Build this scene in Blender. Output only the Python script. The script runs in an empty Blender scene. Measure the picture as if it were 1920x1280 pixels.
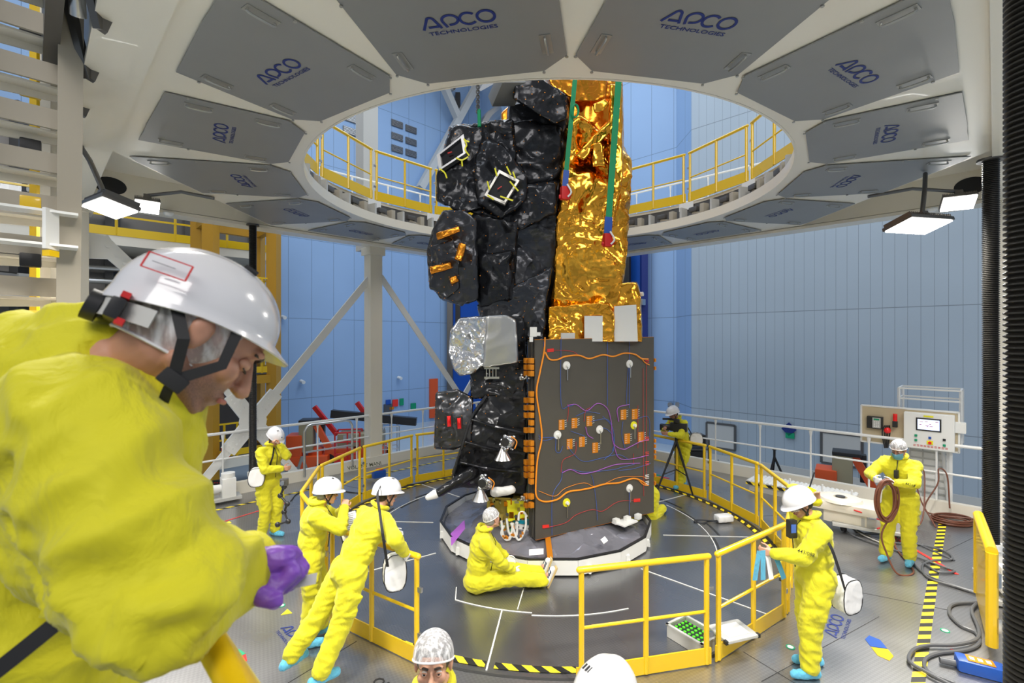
import bpy, bmesh, math, random
import numpy as np
from mathutils import Vector, Matrix, noise
V = Vector
random.seed(7)
SC = bpy.context.scene
COL = SC.collection
PI = math.pi
def R(d): return math.radians(d)

# ------------------------------------------------------------------ camera, world, exposure
F = 905.0; HY = 637.0; CAMZ = 3.2
cam_d = bpy.data.cameras.new('camera'); cam = bpy.data.objects.new('camera', cam_d); COL.objects.link(cam)
cam.location = (0, 0, CAMZ); cam.rotation_euler = (R(90), 0, 0)
cam_d.sensor_width = 36.0; cam_d.lens = F/1920*36.0; cam_d.shift_y = (HY-640)/1920.0
cam_d.clip_start = 0.05; cam_d.clip_end = 200
cam_d.dof.use_dof = True; cam_d.dof.focus_distance = 7.5; cam_d.dof.aperture_fstop = 5.0
SC.camera = cam
SC.view_settings.view_transform = 'Standard'; SC.view_settings.look = 'None'
SC.view_settings.exposure = 0.0; SC.view_settings.gamma = 1.0; SC.view_settings.use_curve_mapping = False
wd = bpy.data.worlds.new('world'); SC.world = wd; wd.use_nodes = True
wd.node_tree.nodes['Background'].inputs[0].default_value = (0.86, 0.92, 1.0, 1)
wd.node_tree.nodes['Background'].inputs[1].default_value = 0.40

def area(name, loc, target, sx, sy, power, color=(1, 1, 1)):
    l = bpy.data.lights.new(name, 'AREA'); l.shape = 'RECTANGLE'; l.size = sx; l.size_y = sy
    l.energy = power; l.color = color
    o = bpy.data.objects.new(name, l); COL.objects.link(o); o.location = loc
    o.rotation_euler = (V(target)-V(loc)).to_track_quat('-Z', 'Y').to_euler()
    return o
# hall ceiling lamps (high above, never in frame)
area('hall_ceiling_lamp', (-9, 14, 19), (-9, 16, 0), 8, 8, 900, (0.80, 0.90, 1.0))
area('hall_ceiling_lamp', (9, 12, 19), (9, 14, 0), 8, 8, 900, (0.86, 0.93, 1.0))
area('hall_ceiling_lamp', (0, 20, 19), (0, 21, 0), 8, 8, 800, (0.80, 0.90, 1.0))
area('hall_ceiling_lamp', (0, 8, 17), (0.5, 8.2, 0), 6, 6, 450, (0.85, 0.92, 1.0))
area('hall_ceiling_lamp', (0, -9, 14), (0, 3, 2.0), 9, 6, 1500, (1.0, 0.96, 0.92))

# ------------------------------------------------------------------ frames
CX, CY = 0.5, 8.2
def AB(a, b, z=0.0):                 # platform axes: a to the far right, b to the far left
    s = math.sqrt(0.5)
    return V((CX+(a-b)*s, CY+(a+b)*s, z))
def pix(x, y, Y):                    # point seen at photo position x, y, standing Y metres in front
    return V(((x-960)/F*Y, Y, CAMZ-(y-HY)/F*Y))
def polar(ang, r, z=0.0): return V((CX+r*math.cos(R(ang)), CY+r*math.sin(R(ang)), z))

# ------------------------------------------------------------------ materials
def mat(name, col, rough=0.5, metal=0.0, bump=None, var=0.0, **kw):
    m = bpy.data.materials.new(name); m.use_nodes = True
    nt = m.node_tree; b = nt.nodes['Principled BSDF']
    b.inputs['Base Color'].default_value = (*col, 1); b.inputs['Roughness'].default_value = rough
    b.inputs['Metallic'].default_value = metal
    for k, v in kw.items():
        if k == 'emit': b.inputs['Emission Color'].default_value = (*v[0], 1); b.inputs['Emission Strength'].default_value = v[1]
        elif k == 'alpha': b.inputs['Alpha'].default_value = v
        elif k == 'trans': b.inputs['Transmission Weight'].default_value = v
        elif k == 'coat': b.inputs['Coat Weight'].default_value = v
        elif k == 'sheen': b.inputs['Sheen Weight'].default_value = v
        elif k == 'sss': b.inputs['Subsurface Weight'].default_value = v; b.inputs['Subsurface Scale'].default_value = 0.01
    tc = nt.nodes.new('ShaderNodeTexCoord')
    if bump:
        sc, st = bump
        n = nt.nodes.new('ShaderNodeTexNoise'); n.inputs['Scale'].default_value = sc; n.inputs['Detail'].default_value = 4
        nt.links.new(tc.outputs['Object'], n.inputs['Vector'])
        bp = nt.nodes.new('ShaderNodeBump'); bp.inputs['Strength'].default_value = st; bp.inputs['Distance'].default_value = 0.02
        nt.links.new(n.outputs['Fac'], bp.inputs['Height']); nt.links.new(bp.outputs['Normal'], b.inputs['Normal'])
    if var:
        n = nt.nodes.new('ShaderNodeTexNoise'); n.inputs['Scale'].default_value = 2.3; n.inputs['Detail'].default_value = 5
        nt.links.new(tc.outputs['Object'], n.inputs['Vector'])
        mx = nt.nodes.new('ShaderNodeMix'); mx.data_type = 'RGBA'
        mx.inputs[6].default_value = (*[c*(1-var) for c in col], 1); mx.inputs[7].default_value = (*[min(1, c*(1+var)) for c in col], 1)
        nt.links.new(n.outputs['Fac'], mx.inputs[0]); nt.links.new(mx.outputs[2], b.inputs['Base Color'])
    return m

def foil(name, col, rough, metal=1.0, scale=5.0, strength=1.0, warp=0.25, fine=0.0):
    """crumpled foil: every voronoi cell is a flat facet tilted its own way"""
    m = mat(name, col, rough, metal); nt = m.node_tree; b = nt.nodes['Principled BSDF']; N = nt.nodes.new; L = nt.links.new
    tc = N('ShaderNodeTexCoord'); ns = N('ShaderNodeTexNoise'); ns.inputs['Scale'].default_value = 1.7; ns.inputs['Detail'].default_value = 3
    L(tc.outputs['Object'], ns.inputs['Vector'])
    ws = N('ShaderNodeVectorMath'); ws.operation = 'SCALE'; ws.inputs['Scale'].default_value = warp; L(ns.outputs['Color'], ws.inputs[0])
    ad = N('ShaderNodeVectorMath'); ad.operation = 'ADD'; L(tc.outputs['Object'], ad.inputs[0]); L(ws.outputs[0], ad.inputs[1])
    acc = None
    for k, (s, w) in enumerate(((scale, 1.0), (scale*2.3, 0.35), (scale*6.0, 0.07))):
        vo = N('ShaderNodeTexVoronoi'); vo.inputs['Scale'].default_value = s; L(ad.outputs[0], vo.inputs['Vector'])
        d = N('ShaderNodeVectorMath'); d.operation = 'SUBTRACT'; L(ad.outputs[0], d.inputs[0]); L(vo.outputs['Position'], d.inputs[1])
        c = N('ShaderNodeVectorMath'); c.operation = 'SUBTRACT'; L(vo.outputs['Color'], c.inputs[0]); c.inputs[1].default_value = (0.5, 0.5, 0.5)
        dt = N('ShaderNodeVectorMath'); dt.operation = 'DOT_PRODUCT'; L(d.outputs[0], dt.inputs[0]); L(c.outputs[0], dt.inputs[1])
        ml = N('ShaderNodeMath'); ml.operation = 'MULTIPLY'; L(dt.outputs['Value'], ml.inputs[0]); ml.inputs[1].default_value = w
        if acc is None: acc = ml
        else:
            a2 = N('ShaderNodeMath'); a2.operation = 'ADD'; L(acc.outputs[0], a2.inputs[0]); L(ml.outputs[0], a2.inputs[1]); acc = a2
    bp = N('ShaderNodeBump'); bp.inputs['Strength'].default_value = 1.0; bp.inputs['Distance'].default_value = strength
    L(acc.outputs[0], bp.inputs['Height']); L(bp.outputs['Normal'], b.inputs['Normal'])
    return m

def wall_mat(name, col, pitch=1.2, axis='X', zseams=True):
    m = mat(name, col, 0.55, 0.0); nt = m.node_tree; b = nt.nodes['Principled BSDF']; N = nt.nodes.new; L = nt.links.new
    tc = N('ShaderNodeTexCoord'); sp = N('ShaderNodeSeparateXYZ'); L(tc.outputs['Object'], sp.inputs[0])
    def line(out, p, w):
        mo = N('ShaderNodeMath'); mo.operation = 'PINGPONG'; L(out, mo.inputs[0]); mo.inputs[1].default_value = p/2
        lt = N('ShaderNodeMath'); lt.operation = 'LESS_THAN'; L(mo.outputs[0], lt.inputs[0]); lt.inputs[1].default_value = w
        return lt.outputs[0]
    a = line(sp.outputs[axis], pitch, 0.012); c = line(sp.outputs['Z'], 4.2, 0.014)
    mx = N('ShaderNodeMath'); mx.operation = 'MAXIMUM'; L(a, mx.inputs[0]); L(c, mx.inputs[1])
    ns = N('ShaderNodeTexNoise'); ns.inputs['Scale'].default_value = 0.35; L(tc.outputs['Object'], ns.inputs['Vector'])
    vr = N('ShaderNodeMix'); vr.data_type = 'RGBA'; vr.inputs[6].default_value = (*[x*0.92 for x in col], 1); vr.inputs[7].default_value = (*[x*1.07 for x in col], 1)
    L(ns.outputs['Fac'], vr.inputs[0])
    mc = N('ShaderNodeMix'); mc.data_type = 'RGBA'; L(mx.outputs[0], mc.inputs[0]); L(vr.outputs[2], mc.inputs[6])
    mc.inputs[7].default_value = (*[x*0.55 for x in col], 1); L(mc.outputs[2], b.inputs['Base Color'])
    return m

def floor_mat(name, col, rough, pat=38.0):
    """treaded steel plate: fine raised lozenges, slightly worn gloss"""
    m = mat(name, col, rough, 0.85); nt = m.node_tree; b = nt.nodes['Principled BSDF']; N = nt.nodes.new; L = nt.links.new
    tc = N('ShaderNodeTexCoord')
    ns = N('ShaderNodeTexNoise'); ns.inputs['Scale'].default_value = 1.1; ns.inputs['Detail'].default_value = 2; L(tc.outputs['Object'], ns.inputs['Vector'])
    mr = N('ShaderNodeMapRange'); mr.inputs['To Min'].default_value = rough-0.07; mr.inputs['To Max'].default_value = rough+0.11
    L(ns.outputs['Fac'], mr.inputs['Value']); L(mr.outputs[0], b.inputs['Roughness'])
    ck = N('ShaderNodeTexChecker'); ck.inputs['Scale'].default_value = pat
    rt = N('ShaderNodeMapping'); rt.inputs['Rotation'].default_value = (0, 0, 0.3); L(tc.outputs['Object'], rt.inputs['Vector']); L(rt.outputs[0], ck.inputs['Vector'])
    ck.inputs['Color1'].default_value = (*[c*1.04 for c in col], 1); ck.inputs['Color2'].default_value = (*[c*0.93 for c in col], 1)
    vr = N('ShaderNodeMix'); vr.data_type = 'RGBA'; vr.blend_type = 'MULTIPLY'; vr.inputs[0].default_value = 0.35
    L(ck.outputs['Color'], vr.inputs[6]); L(ns.outputs['Fac'], vr.inputs[7]); L(vr.outputs[2], b.inputs['Base Color'])
    bp = N('ShaderNodeBump'); bp.inputs['Strength'].default_value = 0.08; bp.inputs['Distance'].default_value = 0.004
    L(ck.outputs['Fac'], bp.inputs['Height']); L(bp.outputs['Normal'], b.inputs['Normal'])
    return m

def hazard_mat(name, width=0.1):
    m = mat(name, (0.9, 0.7, 0.02), 0.5); nt = m.node_tree; b = nt.nodes['Principled BSDF']; N = nt.nodes.new; L = nt.links.new
    uv = N('ShaderNodeUVMap'); uv.uv_map = 'UVMap'
    sp = N('ShaderNodeSeparateXYZ'); L(uv.outputs[0], sp.inputs[0])
    ad = N('ShaderNodeMath'); ad.operation = 'ADD'; L(sp.outputs['X'], ad.inputs[0]); L(sp.outputs['Y'], ad.inputs[1])
    md = N('ShaderNodeMath'); md.operation = 'PINGPONG'; L(ad.outputs[0], md.inputs[0]); md.inputs[1].default_value = width
    gt = N('ShaderNodeMath'); gt.operation = 'GREATER_THAN'; L(md.outputs[0], gt.inputs[0]); gt.inputs[1].default_value = width/2
    mc = N('ShaderNodeMix'); mc.data_type = 'RGBA'; L(gt.outputs[0], mc.inputs[0])
    mc.inputs[6].default_value = (0.93, 0.70, 0.02, 1); mc.inputs[7].default_value = (0.012, 0.012, 0.012, 1)
    L(mc.outputs[2], b.inputs['Base Color'])
    return m

def cloth_mat(name, col, bscale=9, bst=0.35):
    m = mat(name, col, 0.75, 0.0, sheen=0.15); nt = m.node_tree; b = nt.nodes['Principled BSDF']; N = nt.nodes.new; L = nt.links.new
    tc = N('ShaderNodeTexCoord')
    n1 = N('ShaderNodeTexNoise'); n1.inputs['Scale'].default_value = bscale; n1.inputs['Detail'].default_value = 5; n1.inputs['Distortion'].default_value = 0.8
    mp = N('ShaderNodeMapping'); mp.inputs['Scale'].default_value = (1, 1, 0.55); L(tc.outputs['Object'], mp.inputs['Vector']); L(mp.outputs[0], n1.inputs['Vector'])
    bp = N('ShaderNodeBump'); bp.inputs['Strength'].default_value = bst; bp.inputs['Distance'].default_value = 0.03
    L(n1.outputs['Fac'], bp.inputs['Height']); L(bp.outputs['Normal'], b.inputs['Normal'])
    return m

M = dict(
 cream=mat('cream_paint', (0.80, 0.75, 0.64), 0.32, coat=0.2), white=mat('white_paint', (0.82, 0.82, 0.80), 0.35),
 girder=mat('beige_girder', (0.40, 0.36, 0.29), 0.42), grey=mat('grey_panel', (0.30, 0.30, 0.29), 0.42, 0.35, var=0.05),
 handle=mat('handle_steel', (0.42, 0.41, 0.38), 0.35, 0.6), navy=mat('navy_print', (0.006, 0.022, 0.17), 0.5),
 yrail=mat('yellow_rail', (0.80, 0.52, 0.008), 0.32, coat=0.3), ochre=mat('ochre_steel', (0.50, 0.26, 0.015), 0.45),
 steel=mat('steel', (0.55, 0.55, 0.55), 0.3, 1.0), dsteel=mat('dark_steel', (0.16, 0.155, 0.15), 0.4, 0.8),
 black=mat('black_plastic', (0.018, 0.018, 0.02), 0.4), strap=mat('black_strap', (0.015, 0.015, 0.017), 0.7),
 rubber=mat('black_bellows', (0.022, 0.020, 0.017), 0.42), dark=mat('dark_void', (0.02, 0.02, 0.022), 0.8),
 wallL=wall_mat('blue_wall', (0.29, 0.44, 0.68), 1.5), wallR=wall_mat('greyblue_wall', (0.36, 0.43, 0.50), 0.85),  # right wall made greyer: the different light on it is put into its colour
 hallfloor=mat('hall_floor', (0.40, 0.48, 0.55), 0.35, var=0.06),
 plate=floor_mat('steel_plate', (0.46, 0.46, 0.47), 0.27), disc=floor_mat('steel_disc', (0.34, 0.345, 0.36), 0.25, 46),
 joint=mat('pale_joint', (0.75, 0.75, 0.72), 0.4), jointd=mat('dark_joint', (0.03, 0.03, 0.03), 0.5),
 hazard=hazard_mat('hazard_tape'), red=mat('red_paint', (0.62, 0.02, 0.02), 0.4), redtape=mat('red_tape', (0.8, 0.03, 0.02), 0.5),
 orange=mat('orange_paint', (0.75, 0.10, 0.02), 0.4), khaki=mat('khaki_cover', (0.35, 0.31, 0.20), 0.6),
 blue=mat('blue_paint', (0.01, 0.08, 0.40), 0.4), green=mat('green_paint', (0.0, 0.30, 0.14), 0.5),
 suit=cloth_mat('yellow_cloth', (0.63, 0.585, 0.008), 11, 0.6), helmet=mat('white_helmet', (0.66, 0.66, 0.69), 0.18, coat=0.5),
 skin=mat('skin', (0.56, 0.30, 0.20), 0.5, sss=0.08, bump=(60, 0.05)), skind=mat('tanned_skin', (0.42, 0.20, 0.125), 0.5, sss=0.06, bump=(60, 0.05)),
 hair=mat('dark_hair', (0.03, 0.02, 0.015), 0.6), hairg=mat('grey_hair', (0.25, 0.24, 0.23), 0.6),
 eyew=mat('eye_white', (0.8, 0.78, 0.76), 0.2), iris=mat('iris', (0.035, 0.018, 0.01), 0.2), lip=mat('lip', (0.45, 0.16, 0.13), 0.5),
 glove=mat('white_glove', (0.80, 0.80, 0.82), 0.6), purple=mat('purple_glove', (0.20, 0.07, 0.46), 0.45, bump=(35, 0.15)),
 bluecover=cloth_mat('blue_shoe_cover', (0.10, 0.42, 0.62), 22, 0.5), bag=mat('white_bag', (0.80, 0.80, 0.80), 0.5, bump=(12, 0.2)),
 bmli=foil('black_blanket', (0.022, 0.023, 0.027), 0.25, 0.45, 1.5, 0.55, 0.5), bmli2=foil('dark_grey_blanket', (0.060, 0.062, 0.070), 0.25, 0.65, 1.2, 0.5, 0.5),
 gold=foil('gold_foil', (0.95, 0.44, 0.045), 0.17, 1.0, 1.4, 0.55, 0.5), gold2=foil('orange_foil', (0.80, 0.29, 0.03), 0.24, 1.0, 1.5, 0.4, 0.5),
 silver=foil('silver_foil', (0.72, 0.73, 0.76), 0.2, 1.0, 9, 0.8), greymli=foil('grey_film', (0.30, 0.30, 0.35), 0.25, 0.5, 1.8, 0.35),
 cell=mat('solar_substrate', (0.085, 0.078, 0.066), 0.55, 0.1, var=0.15), copper=mat('orange_tape', (0.85, 0.30, 0.02), 0.35, 0.5),
 cable=mat('orange_cable', (0.9, 0.30, 0.02), 0.4), wblue=mat('blue_wire', (0.05, 0.13, 0.5), 0.4), wred=mat('red_wire', (0.55, 0.04, 0.04), 0.4),
 wpurple=mat('purple_wire', (0.36, 0.10, 0.50), 0.4), greybox=mat('grey_box', (0.5, 0.5, 0.48), 0.45),
 ytape=mat('yellow_tape', (0.85, 0.80, 0.02), 0.4), glass=mat('glass', (0.9, 0.95, 1.0), 0.03, 0.0, trans=0.9),
 brown=mat('brown_hose', (0.16, 0.055, 0.03), 0.45), gcable=mat('grey_cable', (0.10, 0.105, 0.115), 0.4), paper=mat('paper', (0.85, 0.85, 0.85), 0.6),
 led=mat('led_panel', (1, 1, 1), 0.4, emit=((1.0, 0.98, 0.93), 16.0)), screen=mat('lit_screen', (0.6, 0.65, 0.9), 0.3, emit=((0.62, 0.68, 0.95), 0.9)),
 sling=mat('green_sling', (0.0, 0.27, 0.10), 0.6), lens=mat('dark_lens', (0.01, 0.01, 0.012), 0.08), ply=mat('plywood', (0.60, 0.50, 0.33), 0.6, var=0.1),
 gum=mat('gum_sole', (0.6, 0.45, 0.2), 0.6), denim=mat('navy_denim', (0.02, 0.04, 0.10), 0.8), mask=mat('blue_mask', (0.22, 0.55, 0.72), 0.7),
 teal=mat('teal_ring', (0.0, 0.25, 0.36), 0.4), brass=mat('brass_plate', (0.45, 0.36, 0.10), 0.35, 0.6), film=mat('clear_film', (0.75, 0.76, 0.80), 0.15, 0.2, alpha=0.35),
 net=mat('hairnet_mesh', (0.85, 0.85, 0.88), 0.6, alpha=0.42), clear=mat('clear_visor', (0.75, 0.8, 0.85), 0.08, alpha=0.28), suitline=mat('dark_print', (0.05, 0.06, 0.02), 0.7),
 lime=mat('lime_foam', (0.10, 0.75, 0.02), 0.6), redlamp=mat('red_lens', (0.85, 0.02, 0.02), 0.25),
)
# hairnet: fine strands, real gaps between them
def _net(m):
    nt = m.node_tree; b = nt.nodes['Principled BSDF']; N = nt.nodes.new; L = nt.links.new
    tc = N('ShaderNodeTexCoord'); mp = N('ShaderNodeMapping'); mp.inputs['Scale'].default_value = (1.0, 1.0, 0.25); L(tc.outputs['Object'], mp.inputs['Vector'])
    n2 = N('ShaderNodeTexNoise'); n2.inputs['Scale'].default_value = 75; n2.inputs['Detail'].default_value = 3; L(mp.outputs[0], n2.inputs['Vector'])
    m2 = N('ShaderNodeMapRange'); m2.inputs['From Min'].default_value = 0.42; m2.inputs['From Max'].default_value = 0.68; m2.inputs['To Min'].default_value = 0.30; m2.inputs['To Max'].default_value = 0.85
    L(n2.outputs['Fac'], m2.inputs['Value']); L(m2.outputs[0], b.inputs['Alpha'])
_net(M['net'])

# ------------------------------------------------------------------ object helpers
def basis(d, up=(0, 0, 1)):
    d = V(d).normalized(); u = V(up)
    if abs(d.dot(u)) > 0.98: u = V((1, 0, 0))
    x = d.cross(u).normalized(); return x, d, x.cross(d).normalized()   # right, forward, up

class MB:
    def __init__(s): s.bm = bmesh.new()
    def box(s, c, size, rx=None, bevel=0.0):
        """rx: (right, forward, up) basis or yaw angle in degrees"""
        if rx is None: B = Matrix.Identity(3)
        elif isinstance(rx, (int, float)): B = Matrix.Rotation(R(rx), 3, 'Z')
        else: B = Matrix([rx[0], rx[1], rx[2]]).transposed()
        T = Matrix.Translation(V(c)) @ B.to_4x4() @ Matrix.Diagonal((*size, 1))
        r = bmesh.ops.create_cube(s.bm, size=1.0, matrix=T)
        if bevel:
            es = list({e for v in r['verts'] for e in v.link_edges})
            bmesh.ops.bevel(s.bm, geom=es, offset=bevel, segments=2, affect='EDGES', profile=0.7)
        return s
    def beam(s, p0, p1, w, h, up=(0, 0, 1)):
        p0 = V(p0); p1 = V(p1); b = basis(p1-p0, up)
        return s.box((p0+p1)/2, (w, (p1-p0).length, h), b)
    def tube(s, pts, r, n=10, caps=True, closed=False):
        pts = [V(p) for p in pts]; rs = r if isinstance(r, (list, tuple)) else [r]*len(pts)
        rings = []; x = None; N = len(pts)
        for i, p in enumerate(pts):
            a = pts[(i-1) % N] if (closed or i > 0) else p; c = pts[(i+1) % N] if (closed or i < N-1) else p
            d = (c-a); d = d.normalized() if d.length > 1e-9 else V((0, 0, 1))
            if x is None: x = basis(d)[0]
            x = (x - d*x.dot(d)); x = x.normalized() if x.length > 1e-6 else basis(d)[0]
            y = d.cross(x)
            rings.append([s.bm.verts.new(p + (x*math.cos(2*PI*k/n)+y*math.sin(2*PI*k/n))*rs[i]) for k in range(n)])
        for i in range(N if closed else N-1):
            a, c = rings[i], rings[(i+1) % N]
            for k in range(n): s.bm.faces.new((a[k], a[(k+1) % n], c[(k+1) % n], c[k]))
        if caps and not closed:
            s.bm.faces.new(list(reversed(rings[0]))); s.bm.faces.new(rings[-1])
        return s
    def cyl(s, p0, p1, r, n=20): return s.tube([p0, p1], r, n)
    def ribbon(s, pts, w, nrm, t=0.002):
        """flat strip following pts, width w across, facing nrm"""
        pts = [V(p) for p in pts]; rows = []
        for i, p in enumerate(pts):
            d = (pts[min(i+1, len(pts)-1)]-pts[max(i-1, 0)]).normalized()
            nn = nrm[i] if isinstance(nrm, list) else V(nrm); nn = V(nn).normalized(); a = d.cross(nn).normalized()
            rows.append([s.bm.verts.new(p+a*w/2*q+nn*t*e) for q, e in ((1, 0), (-1, 0), (-1, 1), (1, 1))])
        for i in range(len(rows)-1):
            for k in range(4): s.bm.faces.new((rows[i][k], rows[i][(k+1) % 4], rows[i+1][(k+1) % 4], rows[i+1][k]))
        s.bm.faces.new(rows[0][::-1]); s.bm.faces.new(rows[-1]); return s
    def prism(s, poly, vec):
        poly = [V(p) for p in poly]; vec = V(vec)
        a = [s.bm.verts.new(p) for p in poly]; b = [s.bm.verts.new(p+vec) for p in poly]
        s.bm.faces.new(a); s.bm.faces.new(b[::-1]); n = len(a)
        for i in range(n): s.bm.faces.new((a[i], b[i], b[(i+1) % n], a[(i+1) % n]))
        return s
    def lathe(s, prof, c=(0, 0, 0), axis=(0, 0, 1), n=32, a0=0, a1=360):
        x, y, z = basis(axis); z2 = V(axis).normalized(); x = basis(z2)[0]; y = z2.cross(x); c = V(c)
        full = abs(a1-a0) >= 360; cnt = n if full else n+1; rows = []
        for r, h in prof:
            rows.append([s.bm.verts.new(c+z2*h+(x*math.cos(R(a0+(a1-a0)*k/n))+y*math.sin(R(a0+(a1-a0)*k/n)))*max(r, 1e-4)) for k in range(cnt)])
        for i in range(len(rows)-1):
            for k in range(n if full else n): 
                k2 = (k+1) % cnt
                s.bm.faces.new((rows[i][k], rows[i][k2], rows[i+1][k2], rows[i+1][k]))
        return s
    def ell(s, c, rad, B=None, n=16):
        """ellipsoid, radii along (right, forward, up) of B"""
        Bm = Matrix.Identity(3) if B is None else Matrix([B[0], B[1], B[2]]).transposed()
        bmesh.ops.create_uvsphere(s.bm, u_segments=n, v_segments=max(6, n*2//3), radius=1.0,
            matrix=Matrix.Translation(V(c)) @ Bm.to_4x4() @ Matrix.Diagonal((*rad, 1)))
        return s
    def cap(s, p0, p1, r0, r1, n=14):
        """tapered capsule"""
        p0 = V(p0); p1 = V(p1); d = (p1-p0); L = d.length; d = d.normalized() if L > 1e-6 else V((0, 0, 1))
        pts = []; rs = []
        for k in range(5): a = PI/2*(1-k/4.0)*0.98; pts.append(p0-d*r0*math.sin(a)); rs.append(r0*math.cos(a))
        for k in range(5): a = PI/2*(k/4.0)*0.98; pts.append(p1+d*r1*math.sin(a)); rs.append(r1*math.cos(a))
        return s.tube(pts, rs, n)
    def hull(s, pts):
        t = bmesh.new(); [t.verts.new(V(p)) for p in pts]
        r = bmesh.ops.convex_hull(t, input=t.verts)
        junk = [v for v in t.verts if not v.link_faces]; bmesh.ops.delete(t, geom=junk, context='VERTS')
        vm = {v: s.bm.verts.new(v.co) for v in t.verts}
        for f in t.faces: s.bm.faces.new([vm[v] for v in f.verts])
        t.free(); return s
    def mesh(s, name):
        me = bpy.data.meshes.new(name); bmesh.ops.recalc_face_normals(s.bm, faces=s.bm.faces); s.bm.to_mesh(me); s.bm.free(); return me
    def build(s, name, m, parent=None, smooth=None, label=None, kind=None, loc=None, angle=35):
        me = s.mesh(name)
        return link(name, me, m, parent, True if smooth is None else smooth, label, kind, loc, angle)

def link(name, me, m, parent=None, smooth=True, label=None, kind=None, loc=None, angle=35):
    if m: me.materials.append(M[m] if isinstance(m, str) else m)
    if smooth:
        me.polygons.foreach_set('use_smooth', [True]*len(me.polygons))
        if angle < 180: me.set_sharp_from_angle(angle=R(angle))
    o = bpy.data.objects.new(name, me); COL.objects.link(o)
    base = None
    if loc is not None: base = V(loc)
    elif parent is not None: base = wloc(parent)
    if base is not None and base.length > 0: me.transform(Matrix.Translation(-base))
    if parent is not None: o.parent = parent
    elif base is not None: o.location = base
    if loc is not None and parent is not None: o.location = V(loc)-wloc(parent)
    if label: o['label'] = label
    if kind: o['kind'] = kind
    return o
def wloc(o):
    p = V(o.location)
    while o.parent: o = o.parent; p += V(o.location)
    return p
def tag(o, label, cat, group=None):
    o['label'] = label; o['category'] = cat
    if group: o['group'] = group
    return o
def thing(name, label, cat, loc=(0, 0, 0), group=None):
    o = bpy.data.objects.new(name, None); COL.objects.link(o); o.location = V(loc); o.empty_display_size = 0.1
    return tag(o, label, cat, group)
def struct(name, mb, m, smooth=False): return mb.build(name, m, None, smooth, kind='structure')

def remesh(bm, vox, it=4, fac=0.5):
    me = bpy.data.meshes.new('tmp'); bmesh.ops.recalc_face_normals(bm, faces=bm.faces); bm.to_mesh(me); bm.free()
    o = bpy.data.objects.new('tmp', me); COL.objects.link(o)
    md = o.modifiers.new('r', 'REMESH'); md.mode = 'VOXEL'; md.voxel_size = vox
    if it: sm = o.modifiers.new('s', 'SMOOTH'); sm.iterations = it; sm.factor = fac
    dg = bpy.context.evaluated_depsgraph_get(); dg.update()
    out = bpy.data.meshes.new_from_object(o.evaluated_get(dg), depsgraph=dg)
    bpy.data.objects.remove(o); bpy.data.meshes.remove(me)
    return out
def get_co(me):
    a = np.empty(len(me.vertices)*3); me.vertices.foreach_get('co', a); return a.reshape(-1, 3)
def get_no(me):
    a = np.empty(len(me.vertices)*3); me.vertex_normals.foreach_get('vector', a); return a.reshape(-1, 3)
def set_co(me, a): me.vertices.foreach_set('co', a.reshape(-1)); me.update()
def crumple(me, amp, freq, seed=0.0):
    """sheet creases: sharp ridges with smooth hollows between"""
    co = get_co(me); no = get_no(me); out = co.copy(); S_ = V((seed*3.1, seed*0.7, -seed))
    for i in range(len(co)):
        p = V(co[i])*freq*0.8+S_; q = p+noise.noise_vector(p*0.7)*0.6
        a = 1-2.4*abs(noise.noise(q)); b = 1-2.4*abs(noise.noise(V((q.y*2.3, q.z*1.6, q.x*2.3))+S_))
        out[i] = co[i]+no[i]*amp*(a*1.0+b*0.22-0.5)
    set_co(me, out)
def folds(me, amp, f=(7, 7, 15), seed=0.0):
    co = get_co(me); no = get_no(me); out = co.copy()
    for i in range(len(co)):
        p = V(co[i]); w = noise.noise_vector(p*3.0+V((seed, 0, 0)))*0.10; q = p+w
        n = 1-2*abs(noise.noise(V((q.x*f[0], q.y*f[1], q.z*f[2]+seed)))) 
        n2 = noise.noise(V((q.x*16, q.y*16, q.z*24+seed)))
        out[i] = co[i] + no[i]*amp*((n-0.6)*1.0+0.25*n2)
    set_co(me, out)

def smoothpath(pts, n=6):
    """Catmull-Rom through pts"""
    P = [V(p) for p in pts]; P = [P[0]*2-P[1]]+P+[P[-1]*2-P[-2]]; out = []
    for i in range(1, len(P)-2):
        a, b, c, d = P[i-1:i+3]
        for k in range(n):
            t = k/n; out.append(0.5*((2*b)+(c-a)*t+(2*a-5*b+4*c-d)*t*t+(3*b-a-3*c+d)*t**3))
    out.append(P[-2]); return out

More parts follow.
